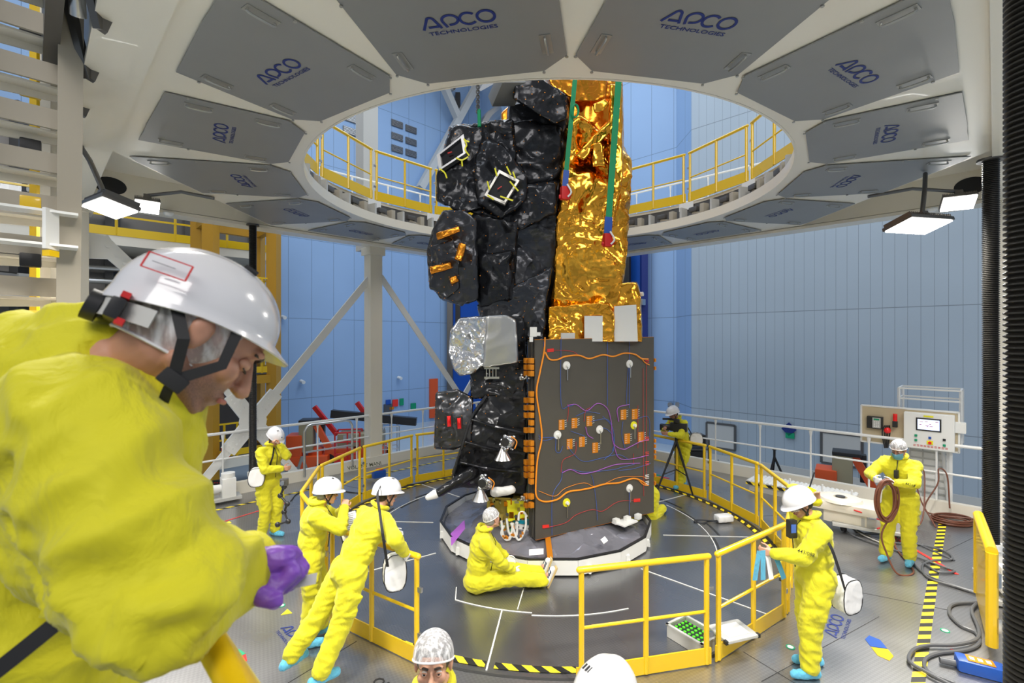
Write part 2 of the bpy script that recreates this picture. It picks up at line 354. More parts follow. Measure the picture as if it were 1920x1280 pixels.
# ---- lettering: the platform maker's logo drawn with strokes, and plain text
def logo_mesh(o, ex, ey, w, col='navy', parent=None, name='logo', nrm=None):
    """stroke letters; ex along the text, ey up the letters, w total width, o = centre"""
    ex = V(ex).normalized(); ey = V(ey).normalized(); nrm = V(nrm) if nrm is not None else ex.cross(ey)
    k = w/4.1; mb = MB(); sh = 0.0
    def P(x, y): return V(o)+ex*((x-2.05+sh*y)*k)+ey*((y-0.1)*k)
    def st(pts, wd=0.16): mb.ribbon([P(*p) for p in pts], wd*k, nrm, 0.001)
    def arc(cx, cy, rx, ry, a0, a1, n=18): return [(cx+rx*math.cos(R(a0+(a1-a0)*i/n)), cy+ry*math.sin(R(a0+(a1-a0)*i/n))) for i in range(n+1)]
    st([(-0.05, 0)]+arc(0.58, 0.72, 0.20, 0.22, 150, 25, 8)+[(1.02, 0.0)]); st([(0.30, 0.16), (0.90, 0.16)])
    st([(1.36, 0.0)]+arc(1.66, 0.57, 0.45, 0.39, 195, -75, 16)+[(1.52, 0.15)])
    st(arc(2.68, 0.5, 0.46, 0.46, 42, 318)); st(arc(3.68, 0.5, 0.48, 0.46, 0, 360, 26))
    a = mb.build(name, col, parent, False)
    t = text_mesh('TECHNOLOGIES', V(o)+ex*(0.02*w)+ey*(-0.52*k), ex, ey, 0.42*k, col, parent, 'logo_lettering', nrm, width=w*0.98)
    return a, t
def text_mesh(s, o, ex, ey, size, col, parent=None, name='lettering', nrm=None, width=None):
    cu = bpy.data.curves.new(name, 'FONT'); cu.body = s; cu.size = 1.0; cu.align_x = 'CENTER'; cu.align_y = 'CENTER'; cu.extrude = 0.004; cu.offset = 0.008; cu.resolution_u = 2
    ob = bpy.data.objects.new(name, cu); COL.objects.link(ob)
    dg = bpy.context.evaluated_depsgraph_get(); dg.update()
    me = bpy.data.meshes.new_from_object(ob.evaluated_get(dg), depsgraph=dg); bpy.data.objects.remove(ob); bpy.data.curves.remove(cu)
    ex = V(ex).normalized(); ey = V(ey).normalized(); nz = V(nrm).normalized() if nrm is not None else ex.cross(ey)
    sx = size
    if width:
        c = get_co(me); sx = width/(c[:, 0].max()-c[:, 0].min())
    Mx = Matrix([ex*sx, ey*size, nz*size]).transposed().to_4x4(); Mx.translation = V(o)
    me.transform(Mx)
    return link(name, me, col, parent, False)
def strip_uv(name, pts, w, m, parent=None, z=0.004):
    """flat tape on a floor along pts with lengthwise UV for stripes"""
    bm = bmesh.new(); uvl = bm.loops.layers.uv.new('UVMap'); pts = [V(p) for p in pts]; s = 0; rows = []
    for i, p in enumerate(pts):
        d = (pts[min(i+1, len(pts)-1)]-pts[max(i-1, 0)]); d.z = 0; d.normalize(); a = V((-d.y, d.x, 0))
        if i: s += (pts[i]-pts[i-1]).length
        rows.append((bm.verts.new(p+a*w/2+V((0, 0, z))), bm.verts.new(p-a*w/2+V((0, 0, z))), s))
    for i in range(len(rows)-1):
        a, b = rows[i], rows[i+1]; f = bm.faces.new((a[1], b[1], b[0], a[0]))
        for l, u in zip(f.loops, ((a[2], 0), (b[2], 0), (b[2], w), (a[2], w))): l[uvl].uv = u
    me = bpy.data.meshes.new(name); bm.to_mesh(me); bm.free()
    return link(name, me, m, parent, False)
# ================================================================== SETTING
FZ = -1.8                                     # hall floor
UP = 5.62                                     # underside of the overhead platform
HS = 5.45; RO = 3.74                          # half side of the square, radius of the opening
mb = MB(); mb.box((0, 12, FZ-0.1), (90, 80, 0.2)); struct('floor_hall', mb, 'hallfloor')

def wall(name, p0, p1, z0, z1, m, th=0.3):
    p0 = V(p0); p1 = V(p1); L = (p1-p0).length; ang = math.atan2(p1.y-p0.y, p1.x-p0.x)
    me = MB().box((L/2, th/2, (z0+z1)/2-0.27), (L, th, z1-z0)).mesh(name)
    o = link(name, me, m, None, False, kind='structure'); o.location = (p0.x, p0.y, 0.27); o.rotation_euler = (0, 0, ang); return o
for mn, pv in (('wallL', 1.15), ('wallR', 0.33)):
    for n in M[mn].node_tree.nodes:
        if n.type == 'MATH' and n.operation == 'PINGPONG': n.inputs[1].default_value = pv/2 if abs(n.inputs[1].default_value-2.1) > 0.01 else 2.0
        if n.type == 'MATH' and n.operation == 'LESS_THAN' and mn == 'wallR' and abs(n.inputs[1].default_value-0.012) < 1e-4: n.inputs[1].default_value = 0.006
wall('wall_left', (-24, 10.7, 0), (-2.1, 32.6, 0), FZ, 20, 'wallL')
wall('wall_back', (-2.1, 32.6, 0), (8.7, 21.8, 0), FZ, 20, 'wallL')
wall('wall_corner', (7.75, 22.75, 0), (7.75, 20.85, 0), FZ, 20, 'wallL')
wall('wall_right', (7.75, 20.85, 0), (25.6, 3.0, 0), FZ, 20, 'wallR')
for a, b in (((7.75, 20.83), (25.6, 2.98)), ):
    mb = MB(); mb.beam((*a, FZ+0.12), (*b, FZ+0.12), 0.06, 0.24); struct('baseboard_right', mb, 'greybox')

# ---- lower platform: square deck turned 45 degrees, round centre
def sq_pts(h, z): return [AB(-h, -h, z), AB(h, -h, z), AB(h, h, z), AB(-h, h, z)]
def ring_plate(name, h, r, z, t, m, n=96, clipx=None):
    """square (optionally corner-cut) plate with a round hole"""
    bm = bmesh.new(); outer = []; inner = []
    for k in range(n):
        a = 2*PI*k/n+PI/n*0; d = V((math.cos(a), math.sin(a)))
        s = math.sqrt(0.5); ca = abs((d.x+d.y)*s); cb = abs((-d.x+d.y)*s); rr = h/max(ca, cb)
        if clipx: rr = min(rr, clipx/max(abs(d.x), abs(d.y)))
        outer.append((CX+d.x*rr, CY+d.y*rr)); inner.append((CX+d.x*r, CY+d.y*r))
    vs = {}
    for nm, L_ in (('o', outer), ('i', inner)):
        for zz in (0, 1): vs[nm, zz] = [bm.verts.new((x, y, z+zz*t)) for x, y in L_]
    for k in range(n):
        j = (k+1) % n
        bm.faces.new((vs['o', 0][k], vs['i', 0][k], vs['i', 0][j], vs['o', 0][j])); bm.faces.new((vs['o', 1][k], vs['o', 1][j], vs['i', 1][j], vs['i', 1][k]))
        bm.faces.new((vs['o', 0][k], vs['o', 0][j], vs['o', 1][j], vs['o', 1][k])); bm.faces.new((vs['i', 0][k], vs['i', 1][k], vs['i', 1][j], vs['i', 0][j]))
    mb = MB(); mb.bm.free(); mb.bm = bm; return mb
mb = ring_plate('x', 5.75, 3.66, -0.12, 0.12, None); fl = struct('floor_platform', mb, 'plate')
mb = MB(); mb.lathe([(0, -0.13), (3.655, -0.13), (3.655, -0.004), (0, -0.004)], (CX, CY, 0), n=96); disc = struct('floor_turntable', mb, 'disc')
# deck skirt down to the hall floor and white kerb
for nm, p, q in (('trim_1', AB(5.72, -5.9), AB(5.72, 5.72)), ('trim_2', AB(-5.9, 5.72), AB(5.9, 5.72)), ('trim_3', AB(-5.9, -5.72), AB(5.9, -5.72))):
    mb = MB(); mb.beam(p+V((0, 0, 0.06)), q+V((0, 0, 0.06)), 0.14, 0.36); mb.beam(p+V((0, 0, -0.9)), q+V((0, 0, -0.9)), 0.05, 1.5); struct(nm, mb, 'cream')
# joints in the floor
mb = MB()
for ang, r0, r1 in ((-150, 1.9, 3.6), (-104, 2.55, 3.6), (-48, 1.95, 3.6), (-8, 2.0, 3.6), (28, 2.0, 3.6), (62, 2.3, 3.6), (98, 1.9, 3.6), (133, 1.9, 3.6), (172, 1.9, 3.6)):
    mb.beam(polar(ang, r0, 0.0), polar(ang+2, r1, 0.0), 0.016, 0.006)
for a0, a1, rr in ((-118, -96, 2.55), (-96, -70, 2.6), (-20, 25, 2.75), (60, 100, 2.85), (105, 170, 2.85)):
    pts = [polar(a, rr, 0.0) for a in np.linspace(a0, a1, 12)]
    for p, q in zip(pts, pts[1:]): mb.beam(p, q, 0.014, 0.006)
mb.beam(polar(-100, 1.85, 0), polar(-100, 2.5, 0), 0.012, 0.006); mb.beam(polar(-118, 2.55, 0), polar(-122, 2.3, 0), 0.012, 0.006)
mb.build('floor_joint', 'joint', disc, False)
mb = MB()
for a0, a1, rr in ((-20, 60, 2.79), (100, 172, 2.81)):
    for k in range(6):
        b0 = a0+(a1-a0)*k/6; b1 = a0+(a1-a0)*(k+0.9)/6; r2 = rr+(0.12 if k % 2 else 0)
        pts = [polar(a, r2, 0.0) for a in np.linspace(b0, b1, 6)]
        for p, q in zip(pts, pts[1:]): mb.beam(p, q, 0.03, 0.004)
mb.build('floor_joint', 'jointd', disc, False)
mb = MB()
pts = [polar(a, 3.655, 0.001) for a in range(0, 361, 5)]
for p, q in zip(pts, pts[1:]): mb.beam(p, q, 0.035, 0.004)
for h in ((-5.6, -5.1), (-1.2, -3.9), (3.0, -4.7)):
    mb.beam(AB(h[0]-0.1, h[1]), AB(h[0]+2.0, h[1]-0.6), 0.006, 0.004)
for a in (-125, -60, -28, 8, 45, 80, 150, 190): mb.beam(polar(a, 3.75), polar(a, 5.3), 0.008, 0.004)
mb.build('floor_joint', 'jointd', fl, False)
strip_uv('hazard_stripe', [polar(a, 3.57) for a in np.linspace(-30, 205, 70)], 0.075, 'hazard', disc)
strip_uv('hazard_stripe', [polar(a, 3.52) for a in np.linspace(-119, -102.5, 8)], 0.09, 'hazard', disc)
strip_uv('hazard_stripe', [polar(a, 3.52) for a in np.linspace(-101, -88, 8)], 0.09, 'hazard', disc)
strip_uv('hazard_stripe', [AB(-4.6, 4.9), AB(5.0, 4.9)], 0.07, 'hazard', fl)
strip_uv('red_line', [AB(-4.9, 3.9), AB(-2.6, 4.4)], 0.03, 'redtape', fl)
def fpt(x, y, z=0.0):                                   # point of the deck seen at x, y
    Y = F*(CAMZ-z)/(y-HY); return V(((x-960)/F*Y, Y, z))
strip_uv('hazard_stripe', [fpt(1768, 978), fpt(1752, 1070), fpt(1738, 1160), fpt(1720, 1290)], 0.1, 'hazard', fl)
strip_uv('red_line', [fpt(1622, 975), fpt(1795, 1077)], 0.05, 'redtape', fl, 0.005)
strip_uv('red_line', [fpt(1235, 893), fpt(1255, 897)], 0.07, 'redtape', fl)
strip_uv('green_line', [fpt(1226, 888), fpt(1240, 893)], 0.07, 'green', fl)
# painted marks on the deck
def mark(name, c, rot, w, h, m, pts):
    mb = MB(); z = V((0, 0, 0.002)); ca, sa = math.cos(R(rot)), math.sin(R(rot))
    mb.prism([V(c)+V((ca*x*w-sa*y*h, sa*x*w+ca*y*h, 0))+z for x, y in pts], (0, 0, 0.002)); return mb.build(name, m, fl, False)
c = fpt(436, 1236); mark('green_mark', c, 45, 0.16, 0.16, 'green', [(-0.5, 0), (-0.2, 0.8), (0.6, 0.8), (0.75, 0)]); mark('red_mark', c, 45, 0.16, 0.16, 'red', [(-0.5, -0.04), (0.75, -0.04), (0.6, -0.8), (-0.2, -0.8)])
c = fpt(1648, 1214); mark('blue_mark', c, -14, 0.15, 0.25, 'blue', [(-0.5, 0), (-0.5, 0.5), (0, 0.85), (0.5, 0.6), (0.5, 0)]); mark('yellow_mark', c, -14, 0.15, 0.25, 'yrail', [(-0.5, -0.04), (0.5, -0.04), (0.5, -0.5), (0, -0.85), (-0.5, -0.6)])
for x, y in ((528, 1135), (1482, 1213), (1772, 1182)):
    mb = MB(); mb.lathe([(0, 0.004), (0.030, 0.004), (0.031, 0)], fpt(x, y), n=20); mb.build('floor_socket', 'white', fl)
    mb = MB(); mb.lathe([(0.030, 0.005), (0.042, 0.005), (0.043, 0)], fpt(x, y), n=20); mb.build('floor_socket_rim', 'green', fl)
for x, y in ((538, 1147), (428, 979), (1622, 1003), (637, 990)):
    mark('warning_sticker', fpt(x, y), 20, 0.10, 0.10, 'ytape', [(-0.6, -0.5), (0.6, -0.5), (0, 0.6)])
# maker's lettering on the deck
def floor_logo(x, y, w, ang):
    e = V((math.cos(R(ang)), math.sin(R(ang)), 0)); u = V((-e.y, e.x, 0)); p = fpt(x, y, 0.003); logo_mesh(p, e, u, w, 'navy', fl, 'floor_logo')
floor_logo(543, 1194, 0.46, -45); floor_logo(1574, 1175, 0.50, 48)
text_mesh('OPEN', fpt(727, 1290, 0.004), (0.80, -0.60, 0), (0.60, 0.80, 0), 0.15, 'strap', fl, 'floor_lettering')
text_mesh('VOLANT MANI', fpt(684, 873, 0.25), (0.8, 0.6, 0), (-0.3, 0.3, 1), 0.12, 'suitline', fl, 'floor_lettering')
text_mesh('30 NO', fpt(1798, 1226, 0.004), (0.0, 1, 0), (-1, 0, 0), 0.06, 'redtape', fl, 'floor_lettering')

# ---- overhead platform: underside plate, box girders, upper deck, 16 access panels
mb = ring_plate('x', HS, RO, UP, 0.05, None, 160, 5.62); ov = struct('ceiling_platform', mb, 'cream')
mb = ring_plate('x', HS+0.35, RO+0.35, 6.14, 0.06, None, 96); mb.build('upper_deck', 'cream', ov, False)
mb = MB(); mb.lathe([(RO, UP-0.002), (RO-0.03, UP), (RO-0.03, UP+0.17), (RO+0.02, UP+0.17), (RO+0.02, UP+0.05)], (CX, CY, 0), n=128); mb.build('opening_lip', 'cream', ov)
mb = MB(); mb.lathe([(RO+0.36, 5.80), (RO+0.36, 6.14)], (CX, CY, 0), n=96); mb.build('inner_skirt', 'dsteel', ov)
for nm, sa, sb in (('g', 1, 0), ('g', -1, 0), ('g', 0, 1), ('g', 0, -1)):
    p, q = (AB(sa*HS, -HS-0.3), AB(sa*HS, HS+0.3)) if sa else (AB(-HS-0.3, sb*HS), AB(HS+0.3, sb*HS))
    out = (AB(sa, sb)-AB(0, 0)).normalized(); o2 = out*0.17
    mb = MB()
    mb.beam(p+o2+V((0, 0, UP-0.04)), q+o2+V((0, 0, UP-0.04)), 0.40, 0.06)         # bottom flange
    mb.beam(p+V((0, 0, 5.90)), q+V((0, 0, 5.90)), 0.03, 0.56); mb.beam(p+out*0.34+V((0, 0, 5.90)), q+out*0.34+V((0, 0, 5.90)), 0.03, 0.56)
    gd = mb.build('box_girder', 'cream', ov, False)
    m2 = MB(); n2 = 0
    for t in (-5.15, 5.15) if True else ():
        c = (AB(sa*(HS-0.017), t) if sa else AB(t, sb*(HS-0.017)))+V((0, 0, 5.88)); al = (q-p).normalized()
        m2.prism([c+al*0.22*math.cos(R(a))+V((0, 0, 0.15*math.sin(R(a)))) for a in range(0, 360, 15)], out*-0.004)
    m2.build('dark_web_disc', 'dark', gd, False)  # thin discs on the web; the shade inside holes is put into their colour
for k in range(16):
    ang = -78.75+22.5*k; e = V((math.cos(R(ang)), math.sin(R(ang)), 0)); n = V((-e.y, e.x, 0)); O = V((CX, CY, UP-0.012))
    def lim(v):
        # how far out this edge may run before the frame
        best = 9
        for a_ in np.arange(4.0, 9, 0.01):
            p = e*a_+n*v; s = math.sqrt(0.5)
            if abs(p.x) > 5.55 or abs(p.y) > 5.55 or abs((p.x+p.y)*s) > 5.22 or abs((-p.x+p.y)*s) > 5.22: best = a_; break
        return best
    hw = 0.77; us = [lim(v) for v in np.linspace(-hw, hw, 9)]
    poly = [e*3.86-n*0.55, e*4.06-n*hw]+[e*u+n*v for u, v in zip(us, np.linspace(-hw, hw, 9))]+[e*4.06+n*hw, e*3.86+n*0.55]
    mb = MB(); mb.prism([O+p for p in poly], (0, 0, -0.010)); pn = mb.build('access_panel', 'grey', ov, False)
    mb = MB(); zz = V((0, 0, -0.012))
    for p in poly[:2]+poly[-2:]+[e*5-n*hw, e*5+n*hw]:
        q = p*0.997; mb.cyl(O+q+zz, O+q+zz*1.8, 0.014, 8)
    mb.build('bolts', 'handle', pn)
    for u, v in ((4.25, -0.62), (4.25, 0.62), (min(us[0], us[1])-0.28, -0.62), (min(us[-1], us[-2])-0.28, 0.62)):
        c = O+e*u+n*v+zz; pts = smoothpath([c-e*0.10, c-e*0.095+zz*2.5, c+e*0.095+zz*2.5, c+e*0.10], 3)
        mb = MB(); mb.tube(pts, 0.010, 6); mb.build('pull_handle', 'handle', pn)
        mb = MB(); mb.box(c+V((0, 0, -0.002)), (0.25, 0.09, 0.006), (e, n, V((0, 0, 1)))); mb.build('handle_plate', 'handle', pn, False)
    if -110 < ang < 300:
        logo_mesh(O+e*4.62+zz*1.1, n, e, 0.56, 'navy', pn, 'panel_logo', (0, 0, -1))
# folding brackets round the opening
rb = random.Random(3)
for k in range(60):
    ang = -20+k*230/59.0; e = polar(ang, 1)-polar(ang, 0); n = V((-e.y, e.x, 0)); B = (n, e, V((0, 0, 1)))
    c = polar(ang, RO+0.14, 5.90)
    mb = MB(); 
    if k % 3 == 0: mb.box(c, (0.10, 0.16, 0.22), B, 0.01); mb.beam(c+V((0, 0, -0.1)), c+n*0.3+V((0, 0, -0.02)), 0.05, 0.07)
    elif k % 3 == 1: mb.box(c+V((0, 0, 0.05)), (0.2, 0.1, 0.10), B, 0.02); mb.cyl(c-n*0.12-V((0, 0, 0.08)), c+n*0.12-V((0, 0, 0.08)), 0.035, 10)
    else: mb.box(c+V((0, 0, -0.02)), (0.05, 0.2, 0.30), B); mb.box(c+V((0, 0, -0.12))-e*0.06, (0.24, 0.08, 0.05), B)
    mb.build('folding_bracket', ('girder', 'dsteel', 'greybox')[(k*7) % 3], ov)
# columns
def column(name, c, z0, z1, w, m='cream'):
    mb = MB(); h = w/2
    B = (V((math.sqrt(.5), math.sqrt(.5), 0)), V((-math.sqrt(.5), math.sqrt(.5), 0)), V((0, 0, 1)))
    mb.box(V(c)*V((1, 1, 0))+V((0, 0, (z0+z1)/2)), (w*0.72, w*0.72, z1-z0), B, 0.01)
    mb.box(V(c)*V((1, 1, 0))+V((0, 0, z0+0.02)), (w*1.1, w*1.1, 0.04), B); mb.box(V(c)*V((1, 1, 0))+V((0, 0, z1-0.1)), (w*0.95, w*0.95, 0.2), B)
    return struct(name, mb, m)
cL = AB(-5.6, 5.6); cM = AB(0.1, 5.85); cR = AB(5.6, -5.6); cF = AB(5.65, 5.65)
for i, c in enumerate((cL, cM, cF, cR)): column('trim_column_%d' % (i+1), c, FZ, UP-0.06, 0.46)
# braces between the columns (bolted cross, white)
def gus(mb, c, al, s=1.0):
    mb.prism([c+al*x*s+V((0, 0, z*s))-V((0.02, 0.02, 0)) for x, z in ((0, 0.5), (0.12, 0.18), (0.42, 0.16), (0.5, 0), (0.42, -0.16), (0.12, -0.18), (0, -0.5), (-0.12, -0.18), (-0.42, -0.16), (-0.5, 0), (-0.42, 0.16), (-0.12, 0.18))], (0.04, -0.04, 0))
al = (cM-cL).normalized(); node = (cL+cM)/2+V((0, 0, 1.45)); node -= V((0.1, -0.1, 0))
mb = MB()
tl = cL+al*0.35+V((0, 0, 5.0)); tr = cM-al*0.12+V((0, 0, 4.75))
for e in (tl, tr, node+(node-tl)*0.85, node+(node-tr)*0.85): mb.beam(node, e, 0.05, 0.17, (1, -1, 0) if False else (0, 0, 1))
nn = V((1, -1, 0)).normalized()
for e in (tl, tr, node+(node-tl), node+(node-tr)):
    d = (e-node).normalized(); pd = d.cross(nn)
    mb.prism([node+pd*0.16+d*0.1-nn*0.04, node+pd*0.15+d*0.75-nn*0.04, node-pd*0.15+d*0.75-nn*0.04, node-pd*0.16+d*0.1-nn*0.04], nn*0.09)
    for q in range(4): 
        c = node+d*(0.35+0.1*q)+nn*0.05; mb.cyl(c+pd*0.05, c+pd*0.05+nn*0.02, 0.022, 6); mb.cyl(c-pd*0.05, c-pd*0.05+nn*0.02, 0.022, 6)
mb.lathe([(0.10, 0.0), (0.10, 0.06), (0.27, 0.06), (0.27, 0.0)], node, nn, 24)
gm = MB(); gm.prism([cL+al*a+V((0, 0, z)) for a, z in ((0.15, 5.05), (0.42, 5.02), (0.95, 4.45), (0.80, 4.25), (0.42, 4.62), (0.15, 4.6))], nn*0.05)
for q in range(4): c = cL+al*(0.42+0.12*q)+V((0, 0, 4.85-0.14*q))+nn*0.06; gm.cyl(c, c+nn*0.02, 0.04, 6)
br = struct('trim_brace_left', mb, 'white'); gm.build('gusset_plate', 'white', br, False)
mb = MB(); al2 = (cF-cM).normalized(); a_ = cM+al2*0.2+V((0, 0, 4.85)); b_ = cM+al2*2.85+V((0, 0, 1.45)); mb.beam(a_, b_, 0.05, 0.15); mb.beam(b_, cM+al2*0.6+V((0, 0, -1.5)), 0.05, 0.16); mb.beam(b_, cF-al2*0.2+V((0, 0, 4.85)), 0.05, 0.15)
struct('trim_brace_back', mb, 'white')

# ---- yellow guard rails
def rail_section(label, p0, p1, z, group, posts=3, toe=True, toe_h=0.16, h=1.07, name='guard_rail', gapside=0, r=0.026):
    p0 = V((p0.x, p0.y, z)); p1 = V((p1.x, p1.y, z)); d = (p1-p0).normalized(); Z = V((0, 0, 1)); n = V((-d.y, d.x, 0))
    t = thing(name, label, 'guard rail', (p0+p1)/2, group); a = p0+d*0.06; b = p1-d*0.06
    top = smoothpath([a+Z*(h-0.03), a+Z*h+d*0.01, a+Z*h+d*0.05], 3)+smoothpath([b+Z*h-d*0.05, b+Z*h-d*0.01, b+Z*(h-0.03)], 3)
    mb = MB(); mb.tube([a+Z*h-d*0.02, b+Z*h+d*0.02], r*1.15, 12); mb.ell(a+Z*h-d*0.02, (r*1.15,)*3); mb.ell(b+Z*h+d*0.02, (r*1.15,)*3); mb.build('top_rail', 'yrail', t)
    for k in range(posts):
        c = a.lerp(b, k/(posts-1)); mb = MB(); mb.tube([c+Z*0.02, c+Z*(h-0.01)], r, 10); mb.build('post', 'yrail', t)
    for k in range(posts-1):
        c = a.lerp(b, k/(posts-1)); e = a.lerp(b, (k+1)/(posts-1)); mb = MB(); mb.tube([c+Z*0.53, e+Z*0.53], r*0.62, 8); mb.build('mid_rail', 'yrail', t)
    if toe: mb = MB(); mb.beam(p0+Z*(toe_h/2+0.01)-n*0.0+d*0.01, p1+Z*(toe_h/2+0.01)-d*0.01, 0.014, toe_h); mb.build('toe_board', 'yrail', t, False)
    for zz in (0.3, 0.75): mb = MB(); c = b+Z*zz+d*0.045; mb.box(c, (0.05, 0.03, 0.05), (d, n, Z), 0.004); mb.build('hinge', 'steel', t)
    return t
ordn = ['first', 'second', 'third', 'fourth', 'fifth', 'sixth', 'seventh', 'eighth', 'ninth', 'tenth', 'eleventh', 'twelfth', 'thirteenth', 'fourteenth', 'fifteenth']
A0 = -89.0
extra = {0: 'nearest, in front of the crate', 1: 'beside the man on the radio', 3: 'in front of the white ramp', 4: 'by the cameraman', 12: 'where a clamp arm is fastened', 13: 'left of the two leaning men', 14: 'that the two men lean on'}
for k in range(15):
    a0 = A0+22.5*k; a1 = a0+22.5
    rail_section('yellow deck rail, %s right of the open gap%s' % (ordn[k], ', '+extra[k] if k in extra else ''), polar(a0+0.3, RO), polar(a1-0.3, RO), 0, 'yellow guard rail sections round the round deck')
for k in range(11):
    a0 = -32+22.5*k; a1 = a0+22.5
    rail_section('yellow guard rail section above the overhead opening, %s from the right end' % ordn[k], polar(a0+0.3, RO+0.36), polar(a1-0.3, RO+0.36), 6.2, 'yellow guard rail sections round the upper opening', toe_h=0.2)
    mb = MB(); p = polar(a1, RO+0.33, 6.12); 
    rail_section if False else mb.box(p, (0.35, 0.02, 0.16), a1+90); mb.build('toe_plate', 'white', ov, False)
# upper perimeter rails, white, seen through the opening
def white_rail(label, p, q, z, nposts, h=1.08, wide=0.02):
    t = thing('handrail', label, 'handrail', (p+q)/2*V((1, 1, 0))+V((0, 0, z))); Z = V((0, 0, 1))
    for nm, hh, rr in (('top_rail', h, wide*1.5), ('mid_rail', 0.55, wide)):
        mb = MB(); mb.tube([p*V((1, 1, 0))+Z*(z+hh), q*V((1, 1, 0))+Z*(z+hh)], rr, 8); mb.build(nm, 'white', t)
    for k in range(nposts):
        c = (p.lerp(q, k/(nposts-1)))*V((1, 1, 0))+Z*z; mb = MB(); mb.tube([c, c+Z*(h-0.02)], wide*0.9, 8)
        mb.tube([c+Z*(h-0.16), c+Z*(h-0.03)], [wide*0.9, wide*1.9], 8); mb.build('post', 'white', t)
    return t
white_rail('white handrail along the far right edge of the lower deck', AB(5.74, -5.7), AB(5.74, 5.5), 0.2, 12)
white_rail('white handrail along the far left edge of the lower deck', AB(-5.3, 5.78), AB(5.5, 5.78), 0.2, 12)
white_rail('white handrail on the upper deck edge seen through the opening, left side', AB(-5.5, 5.9), AB(5.6, 5.9), 6.2, 12, wide=0.016)
white_rail('white handrail on the upper deck edge seen through the opening, right side', AB(5.8, -5.4), AB(5.8, 5.6), 6.2, 12, wide=0.016)
# small hoop gate on the far left edge
t = thing('hoop_gate', 'galvanised hoop gate in the white handrail near the standing man', 'gate', fpt(590, 905, 0.2))
def at(x, y, Y): return pix(x, y, Y)
mb = MB(); g0 = AB(-1.75, 5.60, 0.1); g1 = AB(-0.6, 5.60, 0.1); Z = V((0, 0, 1)); dd = (g1-g0).normalized()
mb.tube([g0, g0+Z*1.02]+smoothpath([g0+Z*1.02, g0+Z*1.12+dd*0.06, g0+Z*1.16+dd*0.16], 4)+smoothpath([g1+Z*1.16-dd*0.16, g1+Z*1.12-dd*0.06, g1+Z*1.02], 4)+[g1], 0.028, 8); mb.build('hoop', 'steel', t)
mb = MB(); mb.tube([g0+Z*0.55, g1+Z*0.55], 0.02, 8); mb.build('bar', 'steel', t)
# seen edge-on near the right: guard rail gate on the near right edge
tt = thing('rail_gate', 'yellow railing gate seen almost edge-on beside the black bellows column', 'gate', (5.3, 5.3, 0))
g0 = V((4.83, 4.86, 0)); g1 = V((5.68, 5.88, 0)); d = (g1-g0).normalized(); mb = MB(); mb.tube([g0+Z*0.12, g0+Z*1.06], 0.05, 10); mb.tube([g1+Z*0.12, g1+Z*1.06], 0.045, 10); mb.build('post', 'yrail', tt)
mb = MB(); mb.tube([g0+Z*1.07, g1+Z*1.07], 0.05, 12); mb.build('top_rail', 'yrail', tt)
mb = MB(); mb.beam(g0+Z*0.55, g1+Z*0.55, 0.05, 0.9); mb.build('infill_panel', 'yrail', tt, False)
[MB().box(g0+V((0.02, -0.05, zz)), (0.03, 0.03, 0.14)).build('hinge', 'steel', tt) for zz in (0.35, 0.8)]

# ---- black bellows round the lifting screws, gear motors at their feet
def bellows(label, x, y, z0, z1, r, pitch):
    t = thing('screw_bellows', label, 'bellows', (x, y, z0)); prof = []; n = int((z1-z0)/pitch)
    for k in range(n):
        z = k*pitch; prof += [(r*0.80, z), (r, z+pitch*0.35), (r, z+pitch*0.6), (r*0.80, z+pitch*0.97)]
    mb = MB(); mb.lathe(prof, (x, y, z0), n=20); mb.build('bellows_tube', 'rubber', t, angle=60)
    mb = MB(); mb.cyl((x, y, z1-0.03), (x, y, z1), r*1.6, 24); mb.build('top_flange', 'dsteel', t)
    mb = MB(); mb.cyl((x, y, z0-0.02), (x, y, z0+0.06), r*1.35, 24); mb.build('bottom_flange', 'white', t); return t
bellows('thick black ribbed bellows column at the right edge of the picture', 2.335, 2.17, 0.5, UP-0.06, 0.092, 0.026)
bellows('black ribbed bellows column behind the yellow gate, second from the right', 6.25, 6.3, 0.5, UP-0.06, 0.088, 0.024)
bellows('black ribbed bellows column in front of the ochre tower on the left', -5.3, 9.87, 0.45, UP-0.06, 0.075, 0.024)
bellows('black ribbed bellows column left of the left corner post', -7.0, 7.55, 0.45, UP-0.06, 0.08, 0.024)
